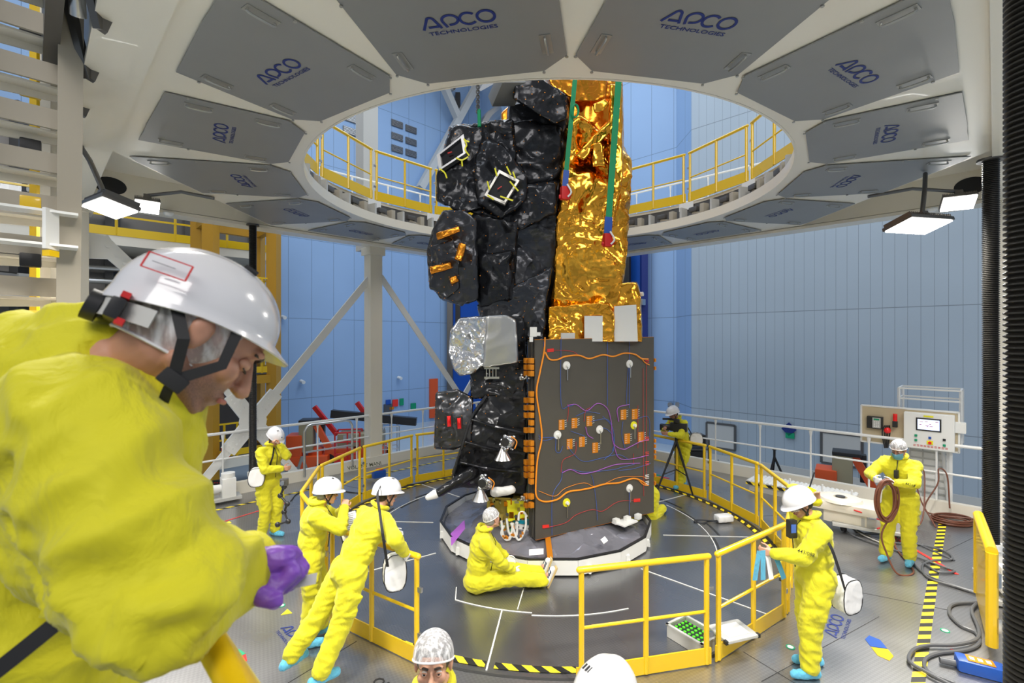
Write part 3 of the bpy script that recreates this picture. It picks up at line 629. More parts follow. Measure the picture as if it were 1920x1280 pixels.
def gearmotor(label, c, yaw, s=1.0):
    c = V(c); t = thing('gear_motor', label, 'motor', c); ca, sa = math.cos(R(yaw)), math.sin(R(yaw)); ax = V((ca, sa, 0)); sd = V((-sa, ca, 0)); Z = V((0, 0, 1))
    mb = MB(); h = Z*0.24*s; pr = []
    mb.lathe([(0, 0), (0.11*s, 0), (0.13*s, 0.02*s), (0.13*s, 0.44*s), (0.15*s, 0.45*s), (0.15*s, 0.5*s), (0.09*s, 0.52*s), (0.075*s, 0.7*s), (0, 0.7*s)], c+h, ax, 24); mb.build('motor_body', 'white', t)
    mb = MB(); 
    for k in range(18): a = 2*PI*k/18; dd = sd*math.cos(a)+Z*math.sin(a); mb.beam(c+h+dd*0.135*s+ax*0.05*s, c+h+dd*0.135*s+ax*0.4*s, 0.008*s, 0.008*s)
    mb.build('cooling_fins', 'greybox', t, False)
    mb = MB(); mb.box(c+h+Z*0.17*s+ax*0.2*s, (0.18*s, 0.14*s, 0.09*s), (ax, sd, Z), 0.01); mb.build('terminal_box', 'white', t)
    mb = MB(); mb.box(c+Z*0.24*s+ax*0.82*s, (0.26*s, 0.3*s, 0.42*s), (ax, sd, Z), 0.03); mb.cyl(c+Z*0.44*s+ax*0.82*s, c+Z*0.54*s+ax*0.82*s, 0.13*s, 20); mb.build('gearbox', 'white', t)
    mb = MB(); mb.box(c+ax*0.5*s+Z*0.03*s, (1.1*s, 0.34*s, 0.06*s), (ax, sd, Z)); mb.build('foot_plate', 'greybox', t, False)
gearmotor('white gear motor on the kerb beside the left bellows column', AB(-3.5, 5.25, 0.0)+V((-0.55, -0.35, 0.05)), 40, 0.95)
gearmotor('white gear motor on the deck behind the yellow gate', (5.95, 5.75, 0.02), 58, 0.9)
gearmotor('white gear motor at the foot of the thick bellows column', (1.95, 1.75, 0.0), 48, 0.8)
# ---- flood lights under the overhead platform
def flood(label, c, yaw, tilt, w=0.62, d=0.36, fix=(0, 0, 0), power=120):
    fix = V((fix[0], fix[1], UP-0.045))
    c = V(c); t = thing('flood_light', label, 'flood light', c)
    B0 = Matrix.Rotation(R(yaw), 3, 'Z') @ Matrix.Rotation(R(tilt), 3, 'X'); ax, ay, az = [B0.col[i].copy() for i in range(3)]
    mb = MB(); mb.box(c+az*0.03, (w, d, 0.05), (ax, ay, az), 0.008)
    for k in range(22): mb.box(c+az*0.075+ax*(w*(-0.47+k*0.94/21)), (0.008, d*0.9, 0.05), (ax, ay, az))
    mb.build('housing', 'dsteel', t)
    for k in (-1, 0, 1):
        mb = MB(); mb.box(c-az*0.004+ax*(w*0.322*k), (w*0.30, d*0.90, 0.012), (ax, ay, az)); mb.build('led_panel', 'led', t, False)
    mb = MB(); e = V(fix) if V(fix).length else c+V((0, 0, 0.5)); s0 = c+az*0.06-ay*0.1; mb.beam(s0, s0+az*0.10, 0.10, 0.07); mb.tube([s0+az*0.1, (s0+e)/2+V((0, 0, 0.12)), e], 0.028, 8); mb.build('bracket', 'dsteel', t)
    for k in (-1, 0, 1):
        l = bpy.data.lights.new('flood_lamp', 'AREA'); l.shape = 'RECTANGLE'; l.size = w*0.29; l.size_y = d*0.87; l.energy = power/3; l.color = (1, 0.95, 0.86); l.spread = R(125)
        lo = bpy.data.objects.new('flood_lamp', l); COL.objects.link(lo); lo.location = c-az*0.013+ax*(w*0.322*k); lo.rotation_euler = B0.to_euler()
    return t
flood('three-panel flood light under the left corner of the overhead platform', pix(206, 391, 5.4), -32, -14, fix=(-5.28, 5.9, 0))
flood('three-panel flood light under the right corner of the overhead platform', pix(1722, 424, 6.6), 12, -16, w=0.72, d=0.42, fix=pix(1735, 402, 6.9))
flood('far bright flood light behind the left three-panel one', pix(276, 388, 7.9), 40, -30, w=0.34, d=0.30, fix=(-5.0, 8.1, 0))
flood('far bright flood light behind the right three-panel one', pix(1797, 381, 7.6), -30, -35, w=0.42, d=0.30, fix=(5.9, 8.0, 0))
flood('flood light under the near left edge of the overhead platform', (-1.9, 2.75, 5.42), -20, 12, w=0.7, d=0.5, fix=(-1.95, 2.85, 5.6), power=170)
flood('flood light under the near right edge of the overhead platform', (2.5, 2.5, 5.42), 20, 12, w=0.7, d=0.5, fix=(2.5, 2.6, 5.6), power=170)
for x, y, Y in ((316, 379, 8.9), (1748, 368, 8.6)):
    mb = MB(); c = pix(x, y, Y); c.z = UP-0.075; mb.lathe([(0, -0.06), (0.05, -0.06), (0.08, -0.02), (0.08, 0)], c, n=16); mb.build('smoke_detector', 'white', ov)
mb = MB(); mb.box(V((5.95, 7.4, 5.9)), (0.3, 0.12, 0.26), 45, 0.02); mb.build('junction_box', 'greybox', ov)
# ================================================================== SATELLITE
S1 = V((0.879, 0.477, 0)); S2 = V((-0.477, 0.879, 0)); Z = V((0, 0, 1))
def plane(p0, n):
    p0 = V(p0); n = V(n).normalized()
    def f(x, y, off=0.0):
        d = V(((x-960)/F, 1.0, -(y-HY)/F)); c = V((0, 0, CAMZ))
        return c+d*((n.dot(p0-c)+off)/n.dot(d))
    return f
PP = plane((0.31, 7.0, 0), -S2)              # front of the folded solar wing, off > 0 is towards the viewer
LP = plane((0.31, 7.0, 0), -S1)
sat = thing('satellite', 'tall Earth observation satellite wrapped in black and gold foil, on a ring stand', 'satellite', (0.62, 8.3, 0.25))

def wrap(name, front, back, m, vox=0.035, amp=0.02, freq=4.5, it=3, parent=None, label=None, seed=0, more=()):
    """blanket-wrapped solid: convex hulls of (x, y, depth) corners, crumpled"""
    mb = MB()
    for fr, bk in ((front, back),)+tuple(more):
        fy = fr[0] if isinstance(fr[0], (int, float)) else None
        mb.hull([pix(x, y, fr[0]) for x, y in fr[1:]]+[pix(x, y, bk[0]) for x, y in (bk[1:] if len(bk) > 1 else fr[1:])])
    me = remesh(mb.bm, vox, it, 0.5)
    if amp: crumple(me, amp, freq, seed)
    o = link(name, me, m, parent or sat, True, label, angle=180)
    if m in ('bmli', 'bmli2'):
        co = get_co(me); no = get_no(me); rr = random.Random(int(seed*7)+1); base = wloc(o); mb = MB(); got = []
        idx = [i for i in range(len(co)) if no[i][1] < -0.25 or no[i][0] < -0.6]; rr.shuffle(idx)
        for i in idx:
            p = V(co[i])+base
            if all((p-q).length > 0.115 for q in got):
                got.append(p); n = V(no[i]); mb.cyl(p-n*0.002, p+n*0.007, 0.0062, 6)
            if len(got) > 70: break
        if got: mb.build('blanket_buttons', 'copper', o, False, kind='stuff')
    return o

# core of the upper tower: black side and gold side
wrap('upper_body', (8.0, (955, 195), (1062, 178), (1066, 250), (1049, 400), (1046, 520), (1026, 640), (962, 640), (945, 560), (930, 400)), (9.3,), 'bmli2', 0.045, 0.035, 2.6, seed=1)
wrap('upper_body_collar', (7.85, (895, 262), (930, 236), (1000, 226), (1054, 240), (1052, 330), (1000, 352), (905, 335)), (8.9,), 'bmli', 0.035, 0.045, 4.0, seed=2)
wrap('gold_tower', (7.75, (1046, 395), (1062, 240), (1085, 215), (1120, 250), (1166, 300), (1184, 306), (1173, 476), (1141, 480), (1150, 560), (1150, 634), (1030, 634), (1046, 500)), (9.0, (1062, 240), (1160, 260), (1176, 310), (1170, 470), (1150, 640), (1060, 640)), 'gold', 0.035, 0.05, 3.2, seed=3,
     more=(((7.72, (1046, 400), (1085, 390), (1100, 640), (1030, 640)), (8.3,)),))
wrap('gold_neck', (8.1, (1066, 150), (1166, 150), (1168, 290), (1120, 280), (1062, 260)), (9.1,), 'gold2', 0.04, 0.03, 3.5, seed=4)
wrap('gold_top_panel', (8.0, (1020, 120), (1140, 120), (1138, 188), (1082, 192), (1030, 160)), (8.6,), 'gold2', 0.04, 0.012, 3.0, seed=5)
wrap('gold_strut', (7.55, (1078, 292), (1150, 216), (1166, 226), (1094, 300)), (7.75,), 'gold', 0.02, 0.012, 5, seed=6)
wrap('gold_post', (7.55, (1143, 158), (1166, 160), (1168, 330), (1148, 430), (1140, 330)), (7.8,), 'gold', 0.022, 0.015, 5, seed=7)
wrap('gold_lobe', (7.5, (1112, 268), (1128, 268), (1135, 312), (1112, 312)), (7.75,), 'gold', 0.02, 0.02, 6, seed=8)
wrap('gold_flap', (7.5, (1112, 195), (1134, 185), (1142, 192), (1132, 208), (1115, 212)), (7.6,), 'gold', 0.02, 0.015, 6, seed=8)
wrap('gold_tower_flank', (7.95, (1160, 305), (1184, 308), (1172, 478), (1144, 478)), (8.4,), 'gold', 0.03, 0.02, 4.5, seed=9)
wrap('gold_rear_frame', (8.4, (940, 212), (968, 186), (972, 196), (952, 216), (952, 236), (940, 240)), (8.6,), 'gold2', 0.025, 0.01, 5, seed=10,
     more=(((8.4, (964, 186), (1000, 190), (1012, 204), (1000, 208), (966, 206)), (8.6,)), ((8.4, (988, 200), (1014, 200), (1000, 236), (978, 240)), (8.6,))))
wrap('gold_skirt', (7.6, (1028, 575), (1140, 566), (1152, 590), (1152, 640), (1026, 640)), (8.2,), 'gold', 0.025, 0.018, 6, seed=11)
wrap('gold_side_box', (7.75, (1150, 532), (1194, 529), (1200, 548), (1204, 640), (1150, 640)), (8.4,), 'gold', 0.025, 0.02, 5, seed=12)
mb = MB(); mb.prism([pix(1152, 574, 7.66), pix(1193, 571, 7.70), pix(1196, 640, 7.70), pix(1152, 640, 7.66)], (0, 0.05, 0)); mb.build('radiator', 'white', sat, False, 'white radiator patch')
mb = MB(); mb.prism([pix(1096, 592, 7.50), pix(1130, 592, 7.52), pix(1130, 640, 7.52), pix(1096, 640, 7.5)], (0, 0.05, 0)); mb.build('radiator', 'white', sat, False, 'white radiator patch')
mb = MB(); mb.prism([pix(1052, 624, 7.50), pix(1078, 624, 7.50), pix(1078, 640, 7.5), pix(1052, 640, 7.5)], (0, 0.05, 0)); mb.build('radiator', 'white', sat, False)
mb = MB(); mb.cyl(pix(1196, 552, 7.9), pix(1206, 551, 7.85), 0.035, 14); mb.build('side_cap', 'white', sat)
# black boom and grey unit at the top
wrap('top_boom', (7.55, (968, 148), (1010, 140), (1060, 178), (1063, 222), (1040, 232), (962, 184)), (7.95,), 'bmli', 0.025, 0.02, 4, seed=13)
mb = MB(); c = pix(950, 168, 7.7); q_ = Matrix.Rotation(R(22), 3, 'Z') @ Matrix.Rotation(R(-18), 3, 'X') @ Matrix.Rotation(R(-14), 3, 'Y'); mb.box(c, (0.42, 0.5, 0.20), [q_.col[i_].copy() for i_ in range(3)], 0.01); mb.build('sensor_box', 'grey', sat)
# upper left instrument: two windowed baffles in yellow tape
wrap('baffle_housing', (7.55, (838, 262), (850, 236), (872, 234), (905, 240), (912, 330), (905, 388), (868, 400), (820, 376), (820, 330)), (8.3,), 'bmli', 0.025, 0.028, 4.5, seed=14)
wrap('black_visor', (7.6, (842, 236), (862, 240), (866, 262), (840, 268)), (7.9,), 'bmli2', 0.02, 0.004, 5, seed=14)
wrap('middle_housing', (7.45, (905, 262), (938, 268), (988, 330), (985, 378), (940, 410), (895, 380), (890, 300)), (8.4,), 'bmli', 0.028, 0.035, 4.0, seed=15)
wrap('upper_left_bulge', (7.6, (872, 240), (905, 232), (960, 226), (968, 300), (905, 330), (880, 330)), (8.2,), 'bmli', 0.025, 0.05, 5.0, seed=16)
wrap('under_housing', (7.6, (860, 366), (950, 372), (1000, 350), (1044, 340), (1040, 400), (975, 430), (905, 405), (858, 385)), (8.6,), 'bmli', 0.03, 0.035, 4.5, seed=17)
def quad_window(name, q, Y, thick, mtf, mtw, inset=0.16, label=None):
    P = [pix(x, y, Y+dy) for x, y, dy in q]; c = sum(P, V())/4
    mb = MB(); inn = [p.lerp(c, inset*1.6) for p in P]; nrm = (P[1]-P[0]).cross(P[3]-P[0]).normalized()
    if nrm.y > 0: nrm = -nrm
    for i in range(4): j = (i+1) % 4; mb.prism([P[i], P[j], inn[j], inn[i]], nrm*-thick)
    f = mb.build(name, mtf, sat, False, label)
    mb = MB(); mb.prism([p+nrm*-thick*0.5 for p in inn], nrm*-0.01); mb.build('window_cover', mtw, f, False)
    mb = MB(); a = c.lerp(P[0], 0.25); b = c.lerp(P[1], 0.05); mb.beam(a+nrm*0.004, b+nrm*0.004, 0.02, 0.01); mb.build('red_tag', 'redtape', f, False)
    return f
quad_window('window_frame', ((819, 290, 0.02), (869, 251, 0.0), (875, 286, -0.03), (823, 320, -0.01)), 7.42, 0.10, 'steel', 'lens', 0.14, 'bright metal window frame')
quad_window('window_frame', ((908, 366, 0.0), (936, 318, 0.0), (974, 338, -0.02), (946, 383, -0.02)), 7.30, 0.08, 'handle', 'dark', 0.12)
def tape(pts, w=0.022):
    P = smoothpath([pix(*p) for p in pts], 4); mb = MB(); mb.ribbon(P, w, (-0.2, -1, 0), 0.006); mb.build('yellow_tape', 'ytape', sat, False)
for t_ in ([(870, 260, 7.35), (875, 272, 7.35), (872, 280, 7.33), (880, 292, 7.34)], [(870, 262, 7.35), (880, 266, 7.35)], [(855, 296, 7.32), (866, 300, 7.32), (878, 294, 7.32)], [(866, 300, 7.33), (867, 312, 7.33)],
           [(824, 316, 7.34), (834, 324, 7.34), (838, 334, 7.34)], [(928, 315, 7.2), (932, 330, 7.2)], [(914, 340, 7.2), (918, 356, 7.2)], [(950, 312, 7.2), (958, 328, 7.2)], [(956, 340, 7.2), (972, 358, 7.2)], [(938, 368, 7.18), (962, 376, 7.18)], [(914, 366, 7.2), (926, 374, 7.2)], [(962, 322, 7.2), (966, 334, 7.2)]): tape(t_)
# round lower left instrument with orange patches
wrap('lower_instrument', (7.25, (812, 432), (832, 396), (868, 394), (892, 412), (896, 560), (866, 572), (828, 560), (806, 528), (802, 470)), (8.2,), 'bmli2', 0.025, 0.03, 4.0, seed=20)
wrap('lower_instrument_shoulder', (7.2, (806, 462), (850, 448), (860, 470), (862, 540), (836, 560), (806, 540)), (7.8,), 'bmli2', 0.025, 0.02, 5.0, seed=21)
wrap('equipment_block', (7.5, (886, 402), (970, 416), (968, 470), (962, 560), (925, 575), (890, 560)), (8.5,), 'bmli', 0.03, 0.035, 4.2, seed=22, more=(((7.4, (895, 480), (960, 470), (955, 560), (900, 575)), (8,)),))
for q in (((818, 437), (861, 424), (862, 434), (820, 450)), ((852, 486), (861, 455), (874, 458), (866, 490)), ((805, 500), (846, 491), (848, 503), (808, 514)), ((842, 520), (856, 516), (861, 527), (846, 533))):
    mb = MB(); mb.hull([pix(x, y, 7.10) for x, y in q]+[pix(x, y, 7.25) for x, y in q]); me = remesh(mb.bm, 0.015, 1); crumple(me, 0.006, 18); link('orange_patch', me, 'gold2', sat, True, 'orange foil strip', angle=180)
# silver domed radiator box
wrap('silver_cover', (7.15, (842, 660), (845, 620), (862, 596), (925, 591), (924, 668), (905, 674), (888, 700), (862, 704), (850, 690)), (8.2,), 'silver', 0.022, 0.012, 7, seed=24, label='crinkled silver blanket')
wrap('silver_cover_side', (7.12, (912, 592), (950, 590), (968, 600), (972, 680), (925, 680), (905, 690)), (8.1,), 'steel', 0.025, 0.004, 4, seed=25, label='smooth bright metal side')
wrap('silver_cover_frame', (7.35, (935, 592), (982, 594), (988, 690), (940, 700)), (8.2,), 'bmli', 0.025, 0.015, 5, seed=26)
wrap('cable_bay', (7.35, (884, 700), (905, 676), (985, 676), (988, 742), (885, 745)), (8.4,), 'bmli', 0.025, 0.035, 5, seed=27)
mb = MB(); 
for k in range(4): mb.beam(pix(912+6*k, 690, 7.27), pix(912+6*k, 708, 7.27), 0.012, 0.012)
mb.beam(pix(908, 690, 7.28), pix(936, 690, 7.28), 0.02, 0.03); mb.beam(pix(908, 708, 7.28), pix(936, 708, 7.28), 0.02, 0.03); mb.build('connector_strip', 'steel', sat, False)
wrap('waist_blanket', (7.5, (896, 572), (966, 560), (1034, 500), (1018, 634), (985, 640), (950, 600), (900, 592)), (8.6,), 'bmli2', 0.03, 0.03, 3.2, seed=28)
# dark side box with two red lenses
bx = wrap('side_box', (7.3, (818, 736), (858, 730), (886, 746), (884, 830), (850, 842), (815, 840)), (7.9,), 'bmli2', 0.022, 0.02, 4, seed=30)
for x, y in ((842, 790), (861, 794)):
    mb = MB(); mb.prism([pix(x-7, y-12, 7.26), pix(x+5, y-14, 7.26), pix(x+6, y+12, 7.26), pix(x-5, y+15, 7.26)], (0, 0.04, 0)); mb.build('lens_bezel', 'black', bx, False)
    mb = MB(); mb.hull([pix(x-4, y-10, 7.25), pix(x+3, y-11, 7.25), pix(x+4, y+9, 7.25), pix(x-3, y+10, 7.25), pix(x, y, 7.20)]); mb.build('red_lens', 'redlamp', bx, False, 'red lens')
# big black lower body
wrap('lower_body', (7.35, (912, 742), (980, 708), (988, 712), (988, 930), (940, 922), (852, 906), (848, 890), (872, 820), (886, 780)), (8.7,), 'bmli', 0.035, 0.035, 3.0, seed=31)
mb = MB(); pts = [pix(*p) for p in ((912, 742, 7.3), (884, 782, 7.3), (868, 832, 7.28), (850, 890, 7.28))]; mb.tube(smoothpath(pts, 5), 0.022, 8); mb.build('edge_piping', 'bmli2', sat)
for k, (a, b, c_) in enumerate((((884, 786), (930, 800), (984, 812)), ((872, 828), (925, 842), (984, 850)), ((862, 866), (915, 878), (970, 884)))):
    mb = MB(); mb.tube(smoothpath([pix(*a, 7.26), pix(*b, 7.24), pix(*c_, 7.24)], 5), [0.02]*5+[0.03]*6, 8); mb.build('blanket_seam', 'bmli', sat)
wrap('bus_core', (7.6, (930, 640), (990, 640), (990, 1000), (930, 985), (900, 900)), (9.0,), 'bmli', 0.05, 0.01, 3, seed=33)
mb = MB(); mb.cap(pix(885, 885, 7.3), pix(822, 924, 7.1), 0.10, 0.06, 12); mb.cap(pix(860, 900, 7.3), pix(900, 900, 7.4), 0.1, 0.12)
me = remesh(mb.bm, 0.02, 2); crumple(me, 0.012, 7); link('boom_arm', me, 'bmli', sat, True, angle=180)
mb = MB(); mb.cap(pix(816, 926, 7.1), pix(803, 932, 7.08), 0.068, 0.045, 14); mb.build('white_end_cap', 'bag', sat, label='white cloth cap on the arm')
# thrusters
for x, y, s in ((952, 828, 1.0), (910, 904, 0.95)):
    c = pix(x, y, 7.0); t = MB(); rr = random.Random(int(x))
    for k in range(26): d = V((rr.uniform(-1, 1), rr.uniform(-1, 1), rr.uniform(-1, 1)))*0.10*s; t.ell(c+d, (rr.uniform(0.015, 0.04)*s,)*3, None, 8)
    t.ell(c, (0.11*s, 0.09*s, 0.10*s)); th = t.build('thruster', 'silver', sat)
    mb = MB(); mb.cyl(c+V((-0.04, -0.10, 0.02)), c+V((-0.04, -0.14, 0.02)), 0.06*s, 18); mb.build('round_port', 'black', th)
    mb = MB(); mb.lathe([(0.03, 0), (0.05, -0.04), (0.10, -0.13), (0.125, -0.17), (0.118, -0.17), (0.09, -0.12), (0.02, -0.01)], c+V((-0.07, -0.02, -0.08*s)), n=24); mb.build('nozzle', 'steel', th)
    mb = MB(); mb.tube(smoothpath([c+V((0.05, -0.1, 0.1)), c+V((0.13, -0.08, 0.02)), c+V((0.10, -0.09, -0.08))], 5), 0.008, 6); mb.build('thruster_cable', 'cable', th)
mb = MB(); mb.cap(pix(928, 922, 7.2), pix(958, 918, 7.1), 0.07, 0.065, 14); me = remesh(mb.bm, 0.014, 1); crumple(me, 0.012, 9); link('white_bundle', me, 'bag', sat, True, 'white cloth bundle', angle=180)
# open bay with brass plates, connectors and white cable loops
mb = MB(); mb.hull([pix(x, y, 7.45) for x, y in ((914, 932), (988, 934), (988, 1004), (940, 990), (912, 960))]+[pix(x, y, 8.3) for x, y in ((914, 932), (988, 934), (988, 1004), (920, 985))]); bay = mb.build('equipment_bay', 'brass', sat, False)
mb = MB()
rr = random.Random(5)
for k in range(24): MB().box(pix(rr.uniform(916, 985), rr.uniform(934, 975), 7.42), (rr.uniform(0.02, 0.08), 0.05, rr.uniform(0.02, 0.10))).build('bay_fitting', ('gold2', 'brass', 'steel')[k % 3], bay, False)
mb = MB(); mb.prism([pix(x, y, 7.40) for x, y in ((950, 938), (984, 940), (984, 970), (952, 978))], (0, 0.03, 0)); mb.build('cover_plate', 'ytape', bay, False)
mb = MB(); [mb.cyl(pix(x, y, 7.39), pix(x, y, 7.36), 0.024, 12) for x, y in ((951, 964), (967, 968), (925, 950))]; mb.build('ports', 'black', bay)
for k, (p0, p1, p2, p3) in enumerate((((940, 976), (944, 1004), (956, 1010), (962, 980)), ((950, 972), (955, 1000), (968, 1004), (970, 978)), ((958, 980), (972, 1012), (985, 990), (986, 966)), ((972, 975), (974, 962), (982, 960), (988, 968)), ((945, 985), (940, 1000), (950, 1012), (958, 1004)))):
    mb = MB(); mb.tube(smoothpath([pix(*p, 7.15) for p in (p0, p1, p2, p3)], 6), 0.017, 8); w = mb.build('white_cable', 'white', bay)
    mb = MB()
    for q in (0.35, 0.6): c = pix(*p1, 7.15).lerp(pix(*p2, 7.15), q); mb.box(c, (0.03, 0.04, 0.03))
    mb.build('cable_tie', 'copper', w, False)
rr = random.Random(9)
for k in range(16):
    c = pix(rr.uniform(938, 972), rr.uniform(976, 996), 7.2); mb = MB(); mb.cap(c, c+V((rr.uniform(-0.04, 0.04), -0.02, rr.uniform(-0.05, 0.0))), 0.014, 0.012, 8); mb.build('connector', ('green', 'steel', 'black', 'copper', 'steel')[k % 5], bay)
# ---- folded solar wing
E = PP(1003, 637); EB = PP(1005, 1012); ER = PP(1226, 632); EBR = PP(1226, 960); nf = -S2
wing = MB().prism([E, ER, EBR, EB], S2*0.03).build('solar_wing', 'cell', sat, False, 'flat dark panel, rear side of the folded solar wing')
for k in range(1, 5):
    o_ = S2*(0.012+0.042*k); ins = S1*0.02; MB().prism([E+o_, ER+o_-S1*0.02, EBR+o_-S1*0.02, EB+o_], S2*0.028).build('folded_panel', 'dsteel' if k % 2 else 'cell', wing, False)
mb = MB(); 
for a, b in ((E, ER), (ER, EBR), (EB, EBR)): mb.beam(a+S2*0.012, b+S2*0.012, 0.02, 0.012)
mb.build('edge_strip', 'copper', wing, False)
def onp(x, y, o=0.008): return PP(x, y, o)
def wire(name, pts, r, m, n=5):
    mb = MB(); mb.tube(smoothpath([onp(x, y) for x, y in pts], n), r, 6); return mb.build(name, m, wing)
wire('orange_cable', [(1022, 632), (1020, 660), (1012, 700), (1006, 735), (1012, 780), (1016, 820), (1008, 860), (1005, 900), (1006, 930), (1020, 940), (1045, 936), (1065, 922), (1090, 918), (1110, 914), (1135, 907), (1160, 905), (1185, 897), (1200, 900), (1212, 908)], 0.013, 'cable')
wire('orange_cable', [(1022, 660), (1030, 673), (1045, 674), (1060, 668), (1085, 666), (1105, 672), (1130, 665), (1150, 668), (1170, 662), (1190, 664), (1203, 672), (1215, 673)], 0.013, 'cable')
wire('orange_cable', [(1203, 672), (1210, 680), (1218, 684)], 0.008, 'cable'); wire('orange_cable', [(1196, 898), (1206, 908), (1216, 910)], 0.008, 'cable')
wire('thin_orange_cable', [(1010, 920), (1040, 930), (1060, 915), (1095, 905), (1120, 912), (1160, 895), (1200, 893), (1212, 896)], 0.004, 'cable')
for pts in ([(1052, 632), (1052, 755), (1064, 762), (1080, 757)], [(1139, 632), (1139, 760)], [(1180, 632), (1180, 690), (1180, 765)], [(1178, 690), (1175, 740), (1175, 760)], [(1035, 1003), (1036, 930), (1052, 900), (1054, 880)], [(1120, 975), (1118, 940), (1112, 900), (1108, 890)], [(1180, 965), (1180, 915)],
            [(1010, 815), (1014, 820), (1036, 820), (1042, 824), (1042, 845), (1050, 848), (1055, 836)], [(1010, 822), (1020, 826), (1036, 822)], [(1130, 780), (1148, 800), (1152, 830), (1148, 845)], [(1064, 836), (1075, 850), (1095, 865), (1130, 858), (1160, 852), (1180, 862)], [(1070, 808), (1090, 815), (1100, 820)], [(1108, 790), (1135, 785), (1148, 795)],
            [(1125, 800), (1140, 806), (1150, 820), (1150, 845), (1132, 862)], [(1195, 785), (1212, 780), (1218, 790), (1218, 820)], [(1168, 790), (1166, 815), (1172, 840)], [(1190, 870), (1165, 876), (1150, 880), (1100, 885), (1075, 880)], [(1220, 868), (1190, 878), (1160, 882)], [(1080, 780), (1100, 772), (1125, 775)],
            [(1020, 640), (1020, 660)]): wire('blue_wire', pts, 0.0036, 'wblue', 4)
for pts in ([(1025, 656), (1070, 658), (1085, 666)], [(1064, 790), (1066, 765), (1064, 758)], [(1095, 790), (1098, 770), (1106, 764)], [(1080, 828), (1078, 850), (1056, 862), (1052, 885)], [(1020, 990), (1060, 980), (1080, 965), (1110, 955), (1130, 958), (1160, 940), (1200, 938)], [(1206, 690), (1206, 800), (1207, 930)], [(1212, 680), (1212, 900)],
            [(1196, 760), (1196, 840)], [(1188, 870), (1188, 850)]): wire('red_wire', pts, 0.0036, 'wred', 4)
for pts in ([(1064, 760), (1080, 758), (1100, 770), (1120, 756), (1138, 765), (1146, 790), (1150, 830), (1168, 842), (1180, 838), (1200, 828), (1216, 824)], [(1150, 830), (1160, 858), (1185, 860), (1216, 853)], [(1054, 886), (1070, 880), (1090, 888), (1115, 884), (1140, 875), (1160, 870), (1200, 868)], [(1160, 790), (1158, 765), (1180, 758)], [(1098, 800), (1102, 815), (1112, 822)]): wire('purple_wire', pts, 0.0065, 'wpurple', 4)
for x, y in ((1053, 796), (1077, 793), (1105, 789), (1068, 832), (1091, 828), (1116, 839), (1169, 777), (1190, 776), (1176, 822), (1202, 819)):
    a, b, c_, d = onp(x-5.5, y-9, 0.001), onp(x+5, y-10, 0.001), onp(x+5, y+9, 0.001), onp(x-5.5, y+10, 0.001)
    p = MB().prism([a, b, c_, d], nf*0.005).build('diode_board', 'copper', wing, False)
    mb = MB()
    for k in range(5): q = a.lerp(d, 0.12+0.19*k)+nf*0.007; mb.beam(q+S1*0.01, q+S1*0.05, 0.005, 0.005)
    mb.build('lead_row', 'white', p, False)
    mb = MB()
    for k in range(4): q = b.lerp(c_, 0.15+0.2*k)+nf*0.005; mb.tube([q, q+S1*0.04+Z*0.012], 0.003, 5)
    mb.build('fan_wires', 'white', p)
for x, y, m_ in ((1062, 685, 'white'), (1180, 682, 'white'), (1045, 815, 'white'), (1124, 805, 'white'), (1188, 797, 'ytape'), (1062, 942, 'ytape'), (1180, 915, 'white')):
    c = onp(x, y, 0.0)
    mb = MB(); mb.lathe([(0, 0.014), (0.062, 0.014), (0.066, 0.0)], c, nf, 28); d_ = mb.build('hold_down_disc', m_, wing)
    mb = MB(); mb.lathe([(0, 0.05), (0.024, 0.05), (0.03, 0.014)], c, nf, 6); mb.build('hold_down_nut', 'white', d_)
    mb = MB(); q = c+nf*0.03; mb.tube([q, q-Z*0.22], 0.008, 6); mb.build('safety_pin', 'steel', d_)
for x, y in ((1032, 657), (1023, 987), (1178+16, 938)): MB().prism([onp(x-6, y-3, 0.001), onp(x+6, y-4, 0.001), onp(x+6, y+2, 0.001), onp(x-6, y+3, 0.001)], nf*0.006).build('red_label', 'redtape', wing, False)
for y in (675, 690, 826, 836, 846, 856, 890, 905):
    c = onp(1226, y, -0.01); MB().box(c+S1*0.01, (0.03, 0.06, 0.06), (S1, S2, Z), 0.004).build('edge_clamp', 'copper', wing)
for y in (822, 850, 868, 893, 905, 675):
    mb = MB()
    for k in range(3): q = onp(1210, y+k*3-2); mb.tube([q, q+S1*0.08], 0.006, 5)
    mb.build('cable_fan', 'white' if y > 880 else 'redtape', wing)
# hinge side of the wing: orange clamps
for k, y in enumerate((676, 688, 700, 738, 750, 764, 778, 792, 806, 830, 842, 856, 866, 878, 890, 902, 930, 946)):
    for o_, dx in ((0.10, 0),) + (((0.19, 0),) if k % 4 != 3 else ()):
        c = LP(1003-7 if o_ < 0.15 else 1003-16, y, 0.03); B = (S2, S1, Z)
        MB().box(c, (0.075, 0.06, 0.078), B, 0.008).build('hinge_clamp', 'copper', wing)
for y in (706, 936): 
    c = LP(984, y, 0.07); mb = MB(); rr = random.Random(y)
    for k in range(14): mb.ell(c+V((rr.uniform(-0.07, 0.07), rr.uniform(-0.03, 0.03), rr.uniform(-0.04, 0.04))), (0.02, 0.02, 0.016), None, 8)
    mb.build('hinge_joint', 'steel', wing)
mb = MB(); mb.box(pix(1000, 622, 6.95), (0.10, 0.08, 0.14), None, 0.01); mb.box(pix(1008, 626, 6.95), (0.08, 0.06, 0.05)); mb.box(pix(996, 636, 6.93), (0.05, 0.05, 0.07)); mb.build('top_bracket', 'white', wing)
